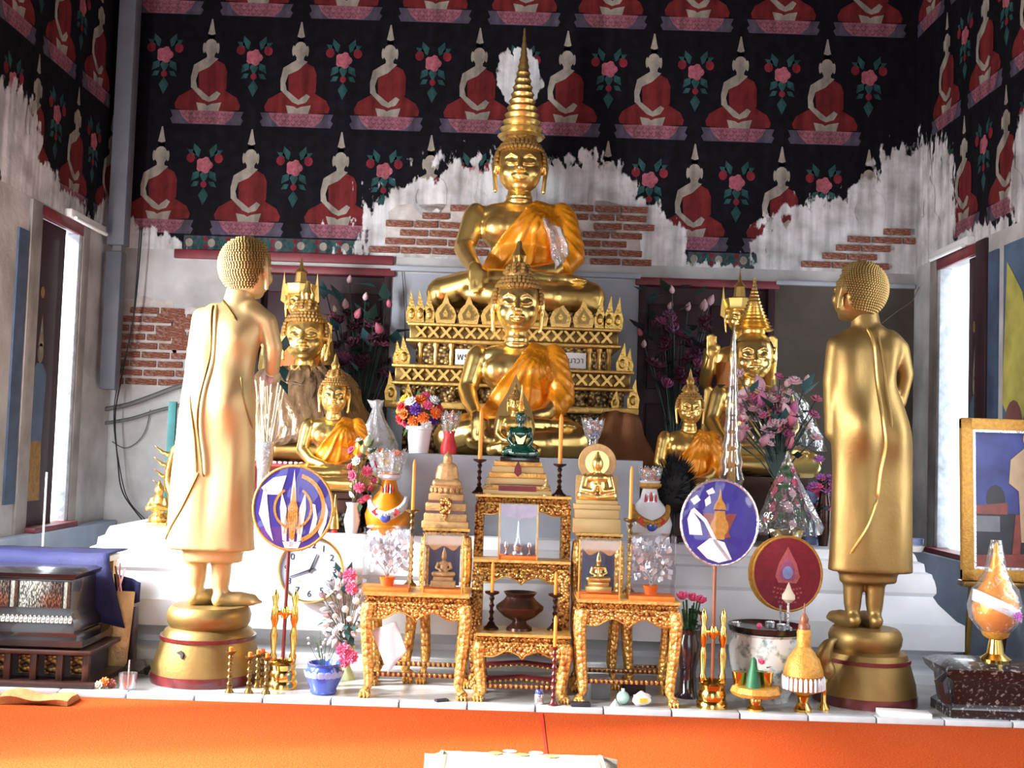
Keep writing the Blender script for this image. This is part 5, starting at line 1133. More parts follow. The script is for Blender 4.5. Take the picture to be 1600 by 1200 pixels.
# purple orchids low by the disciple
t = lotus_stand('purple orchids with green leaves beside the plain disciple statue', 1286, 6.33, ZT, 0, [(random.gauss(1282, 11), random.gauss(770, 26), 'bloom', random.choice(['violet', 'violet', 'pink']), random.uniform(15, 22)) for i in range(18)], [(random.gauss(1282, 12), random.gauss(785, 20), 26) for i in range(14)], 34, .035)
# cone bouquet wrapped in clear plastic
t = thing('wrapped_bouquet', 'cone of pink flowers wrapped in clear plastic in a gold bowl', 'bouquet', at(1228, 6.15, ZT)); q = dz(1, 6.15)
lathe_part('bowl', [(20 * q, 0), (14 * q, 6 * q), (24 * q, 16 * q), (28 * q, 28 * q), (24 * q, 26 * q)], 'brass', t, 24)
random.seed(12)
for i in range(44):
    u = (i + .5) / 44; z = (32 + 96 * u) * q; r = (32 * (1 - u) ** .8 + 3) * q; a = i * 2.4; stick(t, 'puff', random.choice(['pink', 'rose_pink', 'leaf_green', 'leaf_green', 'bud_pink']), (r * math.cos(a), r * .8 * math.sin(a), z), 14 * q, (math.cos(a), math.sin(a), .3))
b = B(); R = []; n = 28
for z, r in ((20, 50), (40, 46), (80, 29), (110, 16), (136, 4), (146, 2)): R.append([((r * (1 + .07 * math.sin(j * 5 + z))) * q * math.cos(2 * PI * j / n), .75 * r * q * math.sin(2 * PI * j / n) * (1 + .06 * math.cos(j * 3)), (z + 3 * math.sin(j * 2.2)) * q) for j in range(n)])
b.rings(R, False); b.obj('plastic_cone', ['plastic_wrap'], t)
b = B(); b.rings([[(x * q, y, z * q) for x, z, y in row] for row in ([(8, 118, -.03), (22, 70, -.1), (44, 24, -.1)], [(14, 112, -.028), (34, 66, -.1), (52, 34, -.09)], [(18, 100, -.02), (40, 60, -.07), (50, 22, -.07)])], False, False); o = b.obj('loose_plastic', ['plastic_foil'], t); sm = o.modifiers.new('t', 'SOLIDIFY'); sm.thickness = .003
# black bristly fan
t = thing('bristle_fan', 'black bushy bristle fan before the small orange robed buddha', 'fan', at(1052, 6.19, ZT)); q = dz(1, 6.19)
b = B(); b.tube([(0, 0, 0), (0, 0, 60 * q)], .008, 8); b.obj('handle', ['black_lacquer'], t); lathe_part('foot', [(.03, 0), (.03, .008), (.008, .014)], 'black_lacquer', t, 14)
b = B(); b.ell((0, 0, 88 * q), (24 * q, 9 * q, 40 * q), 14, 10); random.seed(6)
for i in range(520):
    a = random.uniform(0, 6.28); v = random.uniform(-1, 1); s = math.sqrt(1 - v * v); d = Vector((s * math.cos(a), s * math.sin(a) * .8, v)); p = Vector((d.x * 24 * q, d.y * 10 * q, 88 * q + d.z * 38 * q)); e = p + (d + Vector((.1, -.1, .45))).normalized() * random.uniform(12, 20) * q
    w_ = d.orthogonal().normalized() * 1.6 * q; b.add([p - w_, p + w_, e], [(0, 1, 2)])
o = b.obj('bristles', ['black_bristle'], t); o['kind'] = 'stuff'
# ------------------------------------------------------------------ ceremonial fans
def fan_disc(t, zc, rx, rz, face, rim, y=-.012):
    b = B(); out = circle(0, zc, rx, rz, 40); b.prism(out, y, y + .012); f = b.obj('fan_face', [face], t)
    b = B(); b.tube([(x, y + .004, z) for x, z in out + out[:2]], .007, 8, False); b.obj('fan_rim', [rim], t); return f
def film(t, zc, rx, rz, y):
    b = B(); R = []; n = 40
    for i in range(11):
        k = 1 - i / 10 * .98; R.append([(rx * k * math.cos(2 * PI * j / n), y - .014 * (1 - k * k) - .006 * mnoise.noise(Vector((k * math.cos(2 * PI * j / n) * 2.3, k * math.sin(2 * PI * j / n) * 2.3, rx * 40))), zc + rz * k * math.sin(2 * PI * j / n)) for j in range(n)])
    b.rings(R, False); b.obj('plastic_cover', ['fan_film'], t)
def stand(t, h, q, mat='brass'):
    lathe_part('stand_base', [(24 * q, 0), (24 * q, 8 * q), (21 * q, 12 * q), (22 * q, 22 * q), (19 * q, 28 * q), (21 * q, 36 * q), (14 * q, 42 * q), (5 * q, 46 * q)], mat, t, 28)
    for s in (-1, 1): lathe_part('stand_post', [(5 * q, 38 * q), (6 * q, 48 * q), (3.5 * q, 54 * q), (6 * q, 80 * q), (4 * q, 90 * q), (3.5 * q, 94 * q), (6.5 * q, 104 * q), (5 * q, 122 * q), (3.4 * q, 126 * q), (6 * q, 138 * q), (3 * q, 146 * q), (.5 * q, h * q)], mat, t, 12).location = (s * 15 * q, 0, 0)
    b = B(); b.box((0, 0, 114 * q), (30 * q, .012, 7 * q), bev=.002); b.lathe([(5 * q, 106 * q), (7 * q, 112 * q), (7 * q, 118 * q), (5 * q, 124 * q)], 14); b.obj('stand_collar', [mat], t)
# blue fan with white and gold emblem and painted glare
Yf = 5.36; q = dz(1, Yf); p0 = at(440, Yf, .02)
t = thing('ceremonial_fan', 'blue oval ceremonial fan with white crown emblem on brass stand near clock', 'fan', p0, .06); stand(t, 152, q)
b = B(); b.tube([(0, 0, 40 * q), (2 * q, 0, 216 * q)], .0085, 10); b.obj('pole', ['lacquer_red'], t)
e = thing('x', 'x', 'x'); bpy.data.objects.remove(e)
zc = 276 * q; f = fan_disc(t, zc, 61 * q, 65 * q, 'fan_blue', 'fan_gold'); f.location.x = 6 * q
for c in t.children:
    if c.name.startswith('fan_rim'): c.location.x = 6 * q
E_ = lambda pl: [(x * q, zc + z * q) for x, z in pl]
b = B(); y = -.0135
b.mi = 0                                                # white crown rays; the side shapes paint window glare on the plastic
for pl in ([(-3, -60), (3, -60), (6, -10), (3, 30), (0, 60), (-3, 30), (-6, -10)], [(-14, -50), (-8, -52), (-10, 0), (-18, 24), (-20, 0)], [(14, -50), (8, -52), (10, 0), (18, 24), (20, 0)], [(-52, -10), (-46, 30), (-42, 38), (-40, 10), (-34, -30), (-28, -52), (-40, -36)],
           [(-20, 20), (-12, 50), (-32, 46), (-50, 30), (-40, 20)], [(40, -36), (48, -10), (50, 10), (54, -4), (52, -22), (44, -44)], [(26, -40), (32, -10), (28, 8), (34, 6), (38, -16), (34, -40)], [(-10, -62), (10, -62), (14, -52), (-14, -52)]): b.flat(E_(pl), y)
b.mi = 1
for rr, a0, a1 in ((30, .5 * PI + .5, 1.5 * PI - .2), (30, -.5 * PI + .2, .5 * PI - .5), (50, -.4 * PI, .42 * PI)):
    o_ = [(rr * math.cos(a0 + (a1 - a0) * i / 14), rr * 1.1 * math.sin(a0 + (a1 - a0) * i / 14)) for i in range(15)]; i_ = [(x * .88, z * .88) for x, z in o_[::-1]]; b.flat(E_(o_ + i_), y - .0006)
for pl in ([(-3, 14), (0, 40), (3, 14), (8, 0), (4, -46), (0, -50), (-4, -46), (-8, 0)],): b.flat(E_(pl), y - .001)
for a in range(7): x = -12 + a * 4; b.flat(E_([(x - .8, -40), (x + .8, -40), (x * .8 + .8, 6 - abs(x)), (x * .8 - .8, 6 - abs(x))]), y - .0014)
b.obj('emblem', ['fan_white_and_glare', 'fan_gold'], f); film(f, zc, 59 * q, 63 * q, -.018)
# blue fan with gold crest
Yg = 5.24; q = dz(1, Yg); t = thing('ceremonial_fan', 'blue oval ceremonial fan with gold crest in plastic beside red fan', 'fan', at(1112, Yg, .02), -.04); stand(t, 152, q)
b = B(); b.tube([(0, 0, 40 * q), (0, 0, 222 * q)], .0085, 10); b.obj('pole', ['wood_red'], t) if pm('wood_red', (.22, .07, .03), .4, 0, .2, 20) else 0
zc = 284 * q; f = fan_disc(t, zc, 59 * q, 66 * q, 'fan_blue', 'silver'); f.location.x = 5 * q
for c in t.children:
    if c.name.startswith('fan_rim'): c.location.x = 5 * q
E_ = lambda pl: [(x * q, zc + z * q) for x, z in pl]; b = B()
b.mi = 1
for s in (-1, 1): b.flat(E_([(s * x, z) for x, z in [(0, 4), (12, 14), (26, 14), (20, 0), (14, -14), (18, -22), (8, -24), (0, -16)]]), y)
b.mi = 0; b.flat(E_([(-10, 20), (10, 20), (8, 28), (3, 36), (0, 54), (-3, 36), (-8, 28)]), y - .0006); b.flat(E_([(-8, -26), (8, -26), (10, 0), (8, 18), (-8, 18), (-10, 0)]), y - .0006); b.flat(E_(circle(0, -6, 14, 16, 20)[:20] + []), y - .0003)
b.mi = 2  # glare on the plastic cover, painted as flat white shapes
for pl in ([(-46, -20), (-50, 4), (-44, 20), (-30, 0), (-26, -20)], [(-40, 22), (-20, 4), (-2, -30), (18, -56), (14, -58), (-6, -34), (-24, 0), (-44, 18)], [(-34, -40), (-14, -24), (8, -30), (20, -56), (0, -62), (-18, -56)], [(-24, 34), (-16, 42), (-14, 30), (-22, 24)], [(-22, 48), (-12, 54), (-8, 46), (-18, 42)], [(-46, 34), (-36, 42), (-30, 34), (-40, 26)]): b.flat(E_(pl), y - .001)
b.obj('emblem', ['fan_gold', 'canvas_red', 'fan_white_and_glare'], f); film(f, zc, 57 * q, 64 * q, -.018)
# red fan
Yr = 5.72; q = dz(1, Yr); t = thing('ceremonial_fan', 'dark red oval ceremonial fan with pink emblem and gold border', 'fan', at(1226, Yr, .02), .0)
b = B(); b.tube([(0, 0, .01), (0, 0, 120 * q)], .009, 10); b.obj('pole', ['silver'], t); lathe_part('stand_base', [(.05, 0), (.05, .012), (.012, .03)], 'brass', t, 20)
zc = 176 * q; f = fan_disc(t, zc, 53 * q, 57 * q, 'fan_red', 'fan_gold', -.014); E_ = lambda pl: [(x * q, zc + z * q) for x, z in pl]
for i, rr in enumerate((8, 14)):                       # broad gold border seen at one side
    pass
b = B(); b.prism([(x * q, zc + z * q) for x, z in circle(-5, 0, 55, 58, 40)], .0, .008); b.obj('border_board', ['fan_gold'], t)
b = B(); y = -.0155; b.mi = 0; b.flat(E_([(-19, -4), (-14, -14), (14, -14), (19, -4), (14, 16), (4, 34), (0, 42), (-4, 34), (-14, 16)]), y); b.mi = 2; b.flat(E_([(-13, -4), (-9, -10), (9, -10), (13, -4), (9, 14), (0, 28), (-9, 14)]), y - .0005); b.mi = 1; b.flat(E_(circle(0, 2, 8, 10, 14)), y - .001)
b.mi = 0
for r_, (z, hw) in enumerate(((-20, 22), (-27, 24), (-34, 20), (-40, 15))):   # rows of embroidered lettering, too small to read
    k = 9 - r_
    for i in range(k):
        x = -hw + (i + .5) * 2 * hw / k; zz = z - 4 * (1 - (x / 24) ** 2); b.flat(E_([(x - 1.7, zz - 1.5), (x + 1.4, zz - 1.5), (x + 1.7, zz + 1.8), (x - .2, zz + .6), (x - 1.4, zz + 1.8)]), y)
b.obj('emblem', ['pink_thread', 'blue_glaze_pale', 'mauve'], f)
# ------------------------------------------------------------------ wall clock leaning on the altar base
pc = at(487, 5.9, .51); rc = dz(51, 5.87)
t = thing('wall_clock', 'round clock with pale face and gold rim leaning on white base', 'clock', (pc.x, 5.872, .505)); t.rotation_euler = (-.08, 0, 0)
b = B(); b.X = Matrix.Rotation(PI / 2, 4, 'X'); b.lathe([(rc * .9, -.02), (rc, -.018), (rc, .012), (rc * .97, .018), (rc * .93, .014), (rc * .93, .006), (rc * .9, .0)], 48); b.obj('rim', ['gold_bright'], t)
b = B(); b.X = Matrix.Rotation(PI / 2, 4, 'X'); b.lathe([(rc * .94, 0), (rc * .94, .006)], 48); fc = b.obj('dial', ['clock_face'], t)
for h in range(1, 13):
    a = PI / 2 - h * PI / 6; text(str(h), rc * .27, 'ink', 'numeral', fc, (rc * .73 * math.cos(a), -.0066, rc * .73 * math.sin(a)))
def hand(ang, L_, w_, nm):
    b = B(); d = (math.sin(ang), math.cos(ang)); n = (d[1], -d[0]); b.prism([(-d[0] * L_ * .18 + n[0] * w_, -d[1] * L_ * .18 + n[1] * w_), (-d[0] * L_ * .18 - n[0] * w_, -d[1] * L_ * .18 - n[1] * w_), (d[0] * L_ - n[0] * w_ * .4, d[1] * L_ - n[1] * w_ * .4), (d[0] * L_ + n[0] * w_ * .4, d[1] * L_ + n[1] * w_ * .4)], -.0105, -.0085); b.obj(nm, ['ink'], t)
hand(math.radians(21), rc * .5, .005, 'hour_hand'); hand(math.radians(249), rc * .66, .004, 'minute_hand')
b = B(); b.flat([(-rc * .47, -rc * .3), (-rc * .37, -rc * .24), (-rc * .25, -rc * .32), (-rc * .36, -rc * .41)], -.0066); b.obj('dial_mark', ['pale_green'], fc)
# ------------------------------------------------------------------ things on the platform floor
t = thing('ceramic_pot', 'blue glazed pot with scalloped petals beside the brass fan stand', 'pot', at(505, 5.27, .02)); q = dz(1, 5.27)
lathe_part('pot', [(19 * q, 0), (21 * q, 3 * q), (20 * q, 8 * q), (29 * q, 26 * q), (30 * q, 32 * q), (25 * q, 42 * q), (27 * q, 47 * q), (24 * q, 47 * q), (20 * q, 38 * q)], 'blue_glaze', t, 32)
q_ = B(); q_.ell((0, 0, 0), (.5, .1, .5), 10, 6); f = None
for j in range(9):
    a = PI * 1.05 + j * PI * .9 / 8; r = 29.5 * q
    if f is None: f = q_.obj('petal_relief', ['blue_glaze_pale'], t); o = f
    else: o = inst(f, t)
    o.location = (r * math.cos(a), r * math.sin(a), 31 * q); o.rotation_euler = (.25, 0, a + PI / 2); o.scale = (13 * q, 10 * q, 13 * q)
b = B(); random.seed(2)
for i in range(16): b.tube([(0, 0, 30 * q), (random.uniform(-24, 14) * q, random.uniform(-10, 10) * q, random.uniform(60, 96) * q)], .0015, 4)
b.obj('sprigs', ['leaf_green'], t)
for i in range(16): stick(t, 'bud', 'porcelain', (random.uniform(-26, 18) * q, random.uniform(-14, 8) * q, random.uniform(50, 92) * q), 5 * q)
# small brass candle sticks in front of the lit disciple
for i, (px, py, yy) in enumerate(((361, 1002, 5.2), (391, 1010, 5.215), (404, 1012, 5.34), (418, 1010, 5.21), (411, 1016, 5.42))):
    lb = ['small brass candlestick with orange stub before the lit disciple pedestal, end of the row', 'small brass candlestick with orange stub, second in the row by the pedestal', 'small brass candlestick set back behind the row by the pedestal', 'small brass candlestick with orange stub next to brass fan stand', 'small brass candlestick set back beside the brass fan stand'][i]
    hh = ms(1072 - py - (1 if yy < 5.3 else 4), yy) - .012; candlestick(lb, px, yy, .02, hh, .018, mat='bronze_gold', r=.02, dish=.022, cr=.0095, cm='orange')
# large floral china bowl with tray
t = thing('china_bowl', 'large floral china bowl with dark tray on top behind green cone', 'bowl', at(1196, 5.45, .02)); q = dz(1, 5.45)
lathe_part('bowl', [(34 * q, 0), (36 * q, 8 * q), (54 * q, 46 * q), (58 * q, 76 * q), (54 * q, 100 * q), (57 * q, 104 * q), (52 * q, 104 * q), (46 * q, 80 * q)], 'floral_china', t, 40)
lathe_part('tray', [(30 * q, 102 * q), (58 * q, 106 * q), (60 * q, 114 * q), (57 * q, 112 * q), (28 * q, 106 * q)], 'black_lacquer', t, 36)
zt_ = .02 + 108 * q
for nm, px, c_, lb, yy in (('glass_cup', 1150, 'cup', 'clear glass cup on the dark tray near the blue fan pole', 5.42), ('glass_cup', 1221, 'cup', 'clear glass cup on the dark tray under red fan', 5.40), ('glass_cup', 1203, 'cup', 'clear glass cup at the middle of dark tray', 5.47)):
    o = lathe_part(nm, [(5 * q, 0), (7 * q, 1 * q), (8 * q, 10 * q), (7.4 * q, 10 * q), (6 * q, 2 * q)], 'silver', None, 16); o.location = at(px, yy, zt_); tag(o, lb, c_)
t = thing('bud_candle', 'cream lotus bud candle on slim silver stem rising from the tray', 'candle', at(1231, 5.46, zt_))
lathe_part('stem', [(7 * q, 0), (7 * q, 2 * q), (2.2 * q, 5 * q), (2 * q, 42 * q)], 'silver', t, 12); lathe_part('bud', [(3 * q, 40 * q), (10 * q, 46 * q), (10 * q, 52 * q), (5 * q, 60 * q), (2 * q, 68 * q), (0, 72 * q)], 'cream', t, 16)
t = thing('stem_vase', 'slim silver stem beside the cream bud candle', 'stem', at(1219, 5.47, zt_)); lathe_part('stem', [(6 * q, 0), (6 * q, 2 * q), (1.8 * q, 5 * q), (1.8 * q, 34 * q), (3 * q, 36 * q)], 'silver', t, 12)
o = B(); o.ell((0, 0, 5 * q), (5 * q, 5 * q, 5 * q), 8, 6); o = tag(o.obj('red_flower_bud', ['pink']), 'tiny red bud lying on the dark tray', 'bud'); o.location = at(1186, 5.41, zt_ + .001)
# green cone on a gold footed tray
t = thing('offering_tray', 'gold footed offering tray with green cone and pink bud', 'tray', at(1180, 5.2, .02)); q = dz(1, 5.2)
lathe_part('foot', [(13 * q, 0), (14 * q, 4 * q), (9 * q, 10 * q), (10 * q, 18 * q), (8 * q, 22 * q)], 'brass', t, 24)
b = B(); b.lathe([(9 * q, 20 * q), (34 * q, 24 * q), (38 * q, 30 * q), (34 * q, 38 * q), (20 * q, 38 * q)], 32, wob=lambda a, z: 1 + .05 * math.cos(a * 10)); b.obj('tray', ['fan_gold'], t)
lathe_part('green_cone', [(12 * q, 37 * q), (9 * q, 55 * q), (5 * q, 72 * q), (4 * q, 80 * q), (0, 84 * q)], 'green_paint', t, 20).location = (-6 * q, -.03, 0)
stick(t, 'lotus', 'pink', (4 * q, -.04, 76 * q), 16 * q, (.3, -.6, 1)); 
for i in range(6): stick(t, 'leaf', 'leaf_green', (random.uniform(0, 16) * q, -.03, random.uniform(58, 70) * q), 16 * q)
lathe_part('gold_cup', [(9 * q, 37 * q), (12 * q, 60 * q), (10 * q, 60 * q)], 'brass', t, 18).location = (16 * q, .01, 0); lathe_part('gold_cup', [(9 * q, 37 * q), (12 * q, 58 * q), (10 * q, 58 * q)], 'brass', t, 18).location = (-24 * q, .02, 0)
# gold chedi shaped reliquary
t = thing('reliquary', 'gold chedi shaped reliquary with ribbed white fringe on footed stand', 'reliquary', at(1254, 5.21, .02)); q = dz(1, 5.21)
lathe_part('foot', [(13 * q, 0), (14 * q, 5 * q), (8 * q, 14 * q), (10 * q, 24 * q), (6 * q, 28 * q)], 'brass', t, 24)
lathe_part('bowl', [(8 * q, 26 * q), (28 * q, 34 * q), (30 * q, 40 * q), (28 * q, 54 * q), (31 * q, 58 * q)], 'fan_gold', t, 32)
lathe_part('dome', [(31 * q, 57 * q), (30 * q, 64 * q), (24 * q, 82 * q), (20 * q, 86 * q), (17 * q, 92 * q), (10 * q, 100 * q), (11 * q, 122 * q), (9 * q, 126 * q)], 'fan_gold', t, 32)
lathe_part('spire', [(9 * q, 125 * q), (9 * q, 132 * q), (6 * q, 136 * q), (7 * q, 142 * q), (4 * q, 148 * q), (1.4 * q, 152 * q), (1 * q, 166 * q), (0, 167 * q)], 'wood_red', t, 16)
q_ = B(); q_.tube([(0, 0, 0), (0, 0, 16 * q), (0, 0, 20 * q)], [2.4 * q, 2.6 * q, .8 * q], 6); f = None
for j in range(26):
    a = 2 * PI * j / 26
    if f is None: f = q_.obj('fringe_drop', ['porcelain'], t); o = f
    else: o = inst(f, t)
    o.location = (31 * q * math.cos(a), 31 * q * math.sin(a), 36 * q)
# conch like gold ornament beside the plain disciple's pedestal
t = thing('gold_conch', 'gold conch shaped ornament on short stand beside the plain disciple', 'ornament', at(1287, 5.27, .02)); q = dz(1, 5.27)
lathe_part('stand', [(9 * q, 0), (9 * q, 4 * q), (4 * q, 12 * q), (4 * q, 40 * q), (8 * q, 48 * q)], 'brass', t, 16)
b = B(); b.tube(bez([(2 * q, 0, 46 * q), (4 * q, 0, 62 * q), (-2 * q, 0, 78 * q), (6 * q, 0, 100 * q), (24 * q, 0.03, 108 * q)], 5), [5 * q, 7 * q, 10 * q, 12 * q, 13 * q, 13 * q, 12 * q, 11 * q, 11 * q, 12 * q, 13 * q, 13 * q, 12 * q, 11 * q, 10 * q, 9 * q, 7 * q, 5 * q, 4 * q, 2 * q, 1 * q], 12); b.obj('shell', ['gold_matte'], t)
# small things
o = B(); o.box((0, 0, .011), (dz(78, 5.2), .09, .022), bev=.003); o = tag(o.obj('white_box', ['white']), 'flat white box on the platform edge beside the plain disciple', 'box'); p = at(1412, 5.2, .02); o.location = p; o.rotation_euler = (0, 0, -.1)
t = thing('pill_bottle', 'small clear bottle with blue cap on platform under low table', 'bottle', at(842, 5.185, .02)); q = dz(1, 5.18)
lathe_part('bottle', [(7 * q, 0), (7.5 * q, 1 * q), (7.5 * q, 15 * q), (6 * q, 17 * q)], 'silver', t, 16); lathe_part('cap', [(6.5 * q, 16 * q), (6.5 * q, 21 * q), (6 * q, 22 * q)], 'blue_glaze', t, 16)
def small_box(nm, lb, px, Y, w_, d_, h, mat, cat='box', rz=0): b = B(); b.box((0, 0, h / 2), (w_, d_, h), bev=.003); o = b.obj(nm, [mat]); place(o, at(px, Y, .021), rz); return tag(o, lb, cat)
small_box('black_case', 'flat black case on the platform between the two front tables', 907, 5.165, .085, .045, .02, 'canvas_dark', rz=.05)
small_box('cardboard_box', 'dark grey box under the gilt table beside dark lotus vase', 935, 5.37, .09, .08, .1, 'canvas_grey', rz=.2)
small_box('folded_cloth', 'dark purple folded cloth below the gilt table beside grey box', 990, 5.45, .1, .06, .05, 'maroon', 'cloth', .1)
small_box('black_remote', 'black slim case on platform below the hanging white cloth', 690, 5.17, .06, .03, .012, 'canvas_dark', 'case', .5)
t = thing('toy_ball', 'pale green round bottle lying under the gilt table', 'bottle', at(973, 5.24, .021)); b = B(); b.ell((0, 0, .03), (.03, .03, .03), 14, 10); b.obj('body', ['pale_teal'], t) if pm('pale_teal', (.35, .55, .5), .25, 0, .1, 10, coat=.4) else 0; b = B(); b.lathe([(.008, .055), (.008, .07)], 10); b.obj('cap', ['white'], t)
t = thing('snack_bag', 'crumpled white and yellow plastic bag lying under the gilt table', 'bag', at(1003, 5.22, .021), .4)
b = B(); b.ell((0, 0, .032), (.045, .03, .032), 14, 10); random.seed(1); crumple(b, None, .012, 40); b.obj('bag', ['white'], t); b = B(); b.box((-.01, -.028, .03), (.04, .012, .02)); b.obj('label', ['yellow'], t)
t = thing('torn_wrapper', 'small white paper scrap beside crumpled plastic bag', 'paper', at(960, 5.2, .021)); b = B(); b.add([(-.02, 0, 0), (.02, 0, 0), (.005, .01, .03), (0, -.02, .0)], [(0, 1, 2), (0, 3, 2), (3, 1, 2), (0, 1, 3)]); b.obj('scrap', ['white'], t)
# white cloth hanging below the side table
b = B(); n = 9; R = []; A_, B_, C_, D_q = (-.075, -.035), (.035, .012), (.092, -.115), (.012, -.215)
for i in range(n):
    v = i / (n - 1); R.append([((A_[0] * (1 - u) + B_[0] * u) * (1 - v) + (D_q[0] * (1 - u) + C_[0] * u) * v, .007 * math.sin(u * 7 + v * 4) - .012 * v, (A_[1] * (1 - u) + B_[1] * u) * (1 - v) + (D_q[1] * (1 - u) + C_[1] * u) * v) for u in [j / 8 for j in range(9)]])
for i in range(0):
    v = i / (n - 1); hw = [.035, .058, .072, .078, .08, .07, .05, .03, .008][i]; R.append([(-hw + 2 * hw * j / 8 + .025 * v, .006 * math.sin(j * 1.3 + v * 3) - .008 * v, -v * .21 - .03 * (j / 8) * (1 - v)) for j in range(9)])
b.rings(R, False, False); o = b.obj('hanging_cloth', ['cloth_white'], None) if pm('cloth_white', (.72, .70, .76), .8, 0, .05, 8) else None
o.location = at(606, 5.235, .345); tag(o, 'white cloth hanging in a point from the gilt table front', 'cloth'); sm = o.modifiers.new('t', 'SOLIDIFY'); sm.thickness = .004
# incense vase behind the fan
t = thing('incense_vase', 'grey metal vase bristling with incense sticks beside the lit disciple', 'vase', at(408, 6.2, ZT)); q = dz(1, 6.2)
lathe_part('vase', [(13 * q, 0), (14 * q, 5 * q), (9 * q, 40 * q), (10 * q, 90 * q), (14 * q, 112 * q), (15 * q, 136 * q), (13 * q, 136 * q), (9 * q, 100 * q)], 'silver', t, 24)
random.seed(5); st = None; q_ = B(); q_.tube([(0, 0, 0), (0, 0, 1)], .0035, 5)
for i in range(22):
    if st is None: st = q_.obj('incense_stick', ['cream'], t); o = st
    else: o = inst(st, t)
    o.location = (random.uniform(-8, 8) * q, random.uniform(-8, 8) * q, 100 * q); o.rotation_euler = (random.uniform(-.14, .14), random.uniform(-.14, .14), 0); o.scale = (1, 1, random.uniform(100, 140) * q)
# ------------------------------------------------------------------ drapes over the statues
def drape(name, label, cat, rings_, mat, fold=.02, thick=.006, freq=9, seed=0):
    b = B(); b.rings(rings_, False, False)
    for v in b.v: v += mnoise.noise_vector(v * freq + Vector((seed, 0, 0))) * fold
    o = b.obj(name, [mat], None, 1.2); sm = o.modifiers.new('t', 'SOLIDIFY'); sm.thickness = thick; return tag(o, label, cat)
def shawl(name, label, cat, c, prof, mat, a0=PI * 1.0, a1=PI * 2.0, n=26, fold=.012, seed=0, freq=9, amp=.02):
    """cloth round the front of a seated body: prof of (z, rx, ry, dx)"""
    R = []
    for i, (z, rx, ry, dx) in enumerate(prof):
        R.append([(c[0] + dx + (rx + amp * math.sin(j * 1.9 + i * .9)) * math.cos(a0 + (a1 - a0) * j / n), c[1] + (ry + amp * math.cos(j * 2.3 + i)) * math.sin(a0 + (a1 - a0) * j / n), c[2] + z) for j in range(n + 1)])
    return drape(name, label, cat, R, mat, fold, .006, freq, seed)
shawl('wrap_cloth', 'brown plastic covered cloth wrapped round the golden buddha torso', 'cloth', lw.location, [(.10, .40, .37, .05), (.16, .395, .365, .05), (.22, .38, .35, .04), (.28, .36, .33, .03), (.35, .335, .30, .02), (.42, .32, .26, .01), (.47, .30, .23, 0), (.52, .27, .2, 0), (.56, .2, .16, 0)], 'wrap_brown', PI * .95, PI * 2.05, n=48, seed=3, amp=.016, freq=6, fold=.03)
shawl('plastic_sheet', 'clear crinkled plastic sheet over the pointed crowned buddha shoulder', 'plastic', rw.location, [(.16, .34, .37, .08), (.24, .32, .35, .08), (.34, .30, .30, .06), (.44, .27, .22, .05), (.5, .22, .17, .05)], 'plastic_wrap', PI * 1.3, PI * 2.02, seed=5, amp=.016)
m_ = main.location
drape('plastic_sheet', 'grey plastic sheet hanging from the arm of the largest buddha', 'plastic', [[(m_.x + .10 + .10 * u + .09 * v + .05, m_.y - .26 - .05 * math.sin(v * 3) - .03 * math.sin(u * 9), m_.z + .60 - .05 * u - .34 * v + .16 * v * u) for u in [i / 8 for i in range(9)]] for v in [j / 8 for j in range(9)]], 'plastic_foil', .025, .003, 14, 2)
# brown robe cloth heaped over the throne's side
bx = at(965, 7.0, 1.3).x
drape('draped_cloth', 'brown orange robe cloth draped over the block beside the throne', 'cloth', [[(bx + (u - .5) * (.22 + .26 * v), 6.93 - .16 * v + .02 * math.sin(u * 14 + v * 2), 1.40 - .31 * v - .05 * abs(u - .4)) for u in [i / 14 for i in range(15)]] for v in [j / 8 for j in range(9)]], 'robe_brown', .012, .008, 8, 4)
# clear pagoda ornament
t = thing('crystal_pagoda', 'slim clear tiered pagoda ornament with gold core behind blue crest fan', 'ornament', at(1140, 6.17, ZT)); q = dz(1, 6.17)
pr = []
for i in range(12): u = i / 12; r = (24 * (1 - u) ** 1.2 + 2) * q; z = (20 + 310 * u) * q; pr += [(r, z), (r * 1.1, z + 4 * q), (r * .84, z + 20 * q)]
lathe_part('pagoda', [(26 * q, 0), (26 * q, 10 * q), (18 * q, 16 * q)] + pr + [(0, 345 * q)], 'glassware', t, 18)
lathe_part('gold_core', [(13 * q, 4 * q), (16 * q, 30 * q), (9 * q, 60 * q), (6 * q, 120 * q), (1 * q, 190 * q)], 'fan_gold', t, 14)
# crumpled plastic bag on the block
t = thing('plastic_bag', 'crumpled white plastic bag on the block behind the small orange robed buddha', 'bag', at(594, 6.62, 1.107)); q = dz(1, 6.6)
b = B(); n = 22; b.rings([[(r * q * (1 + .22 * math.sin(j * 3.1 + z * .2)) * math.cos(2 * PI * j / n) - z * .12 * q, r * q * .6 * (1 + .2 * math.cos(j * 2.3)) * math.sin(2 * PI * j / n), z * q) for j in range(n)] for z, r in ((0, 22), (10, 26), (30, 21), (52, 12), (66, 8), (80, 13))], False)
for v in b.v: v += mnoise.noise_vector(v * 30) * .012
b.obj('bag', ['plastic_white'], t, 1.2)
# chipped gilding on the lit disciple's pedestal
b = B(); b.prism([(-.02, .0), (.006, .012), (.022, -.004), (.018, -.026), (.008, -.02), (.006, -.006)], -.003, .003); o = b.obj('gilding_chip', ['ink'], dl); o.location = (-.07, -.2215, -.19); o.rotation_euler = (-.16, 0, -.31)
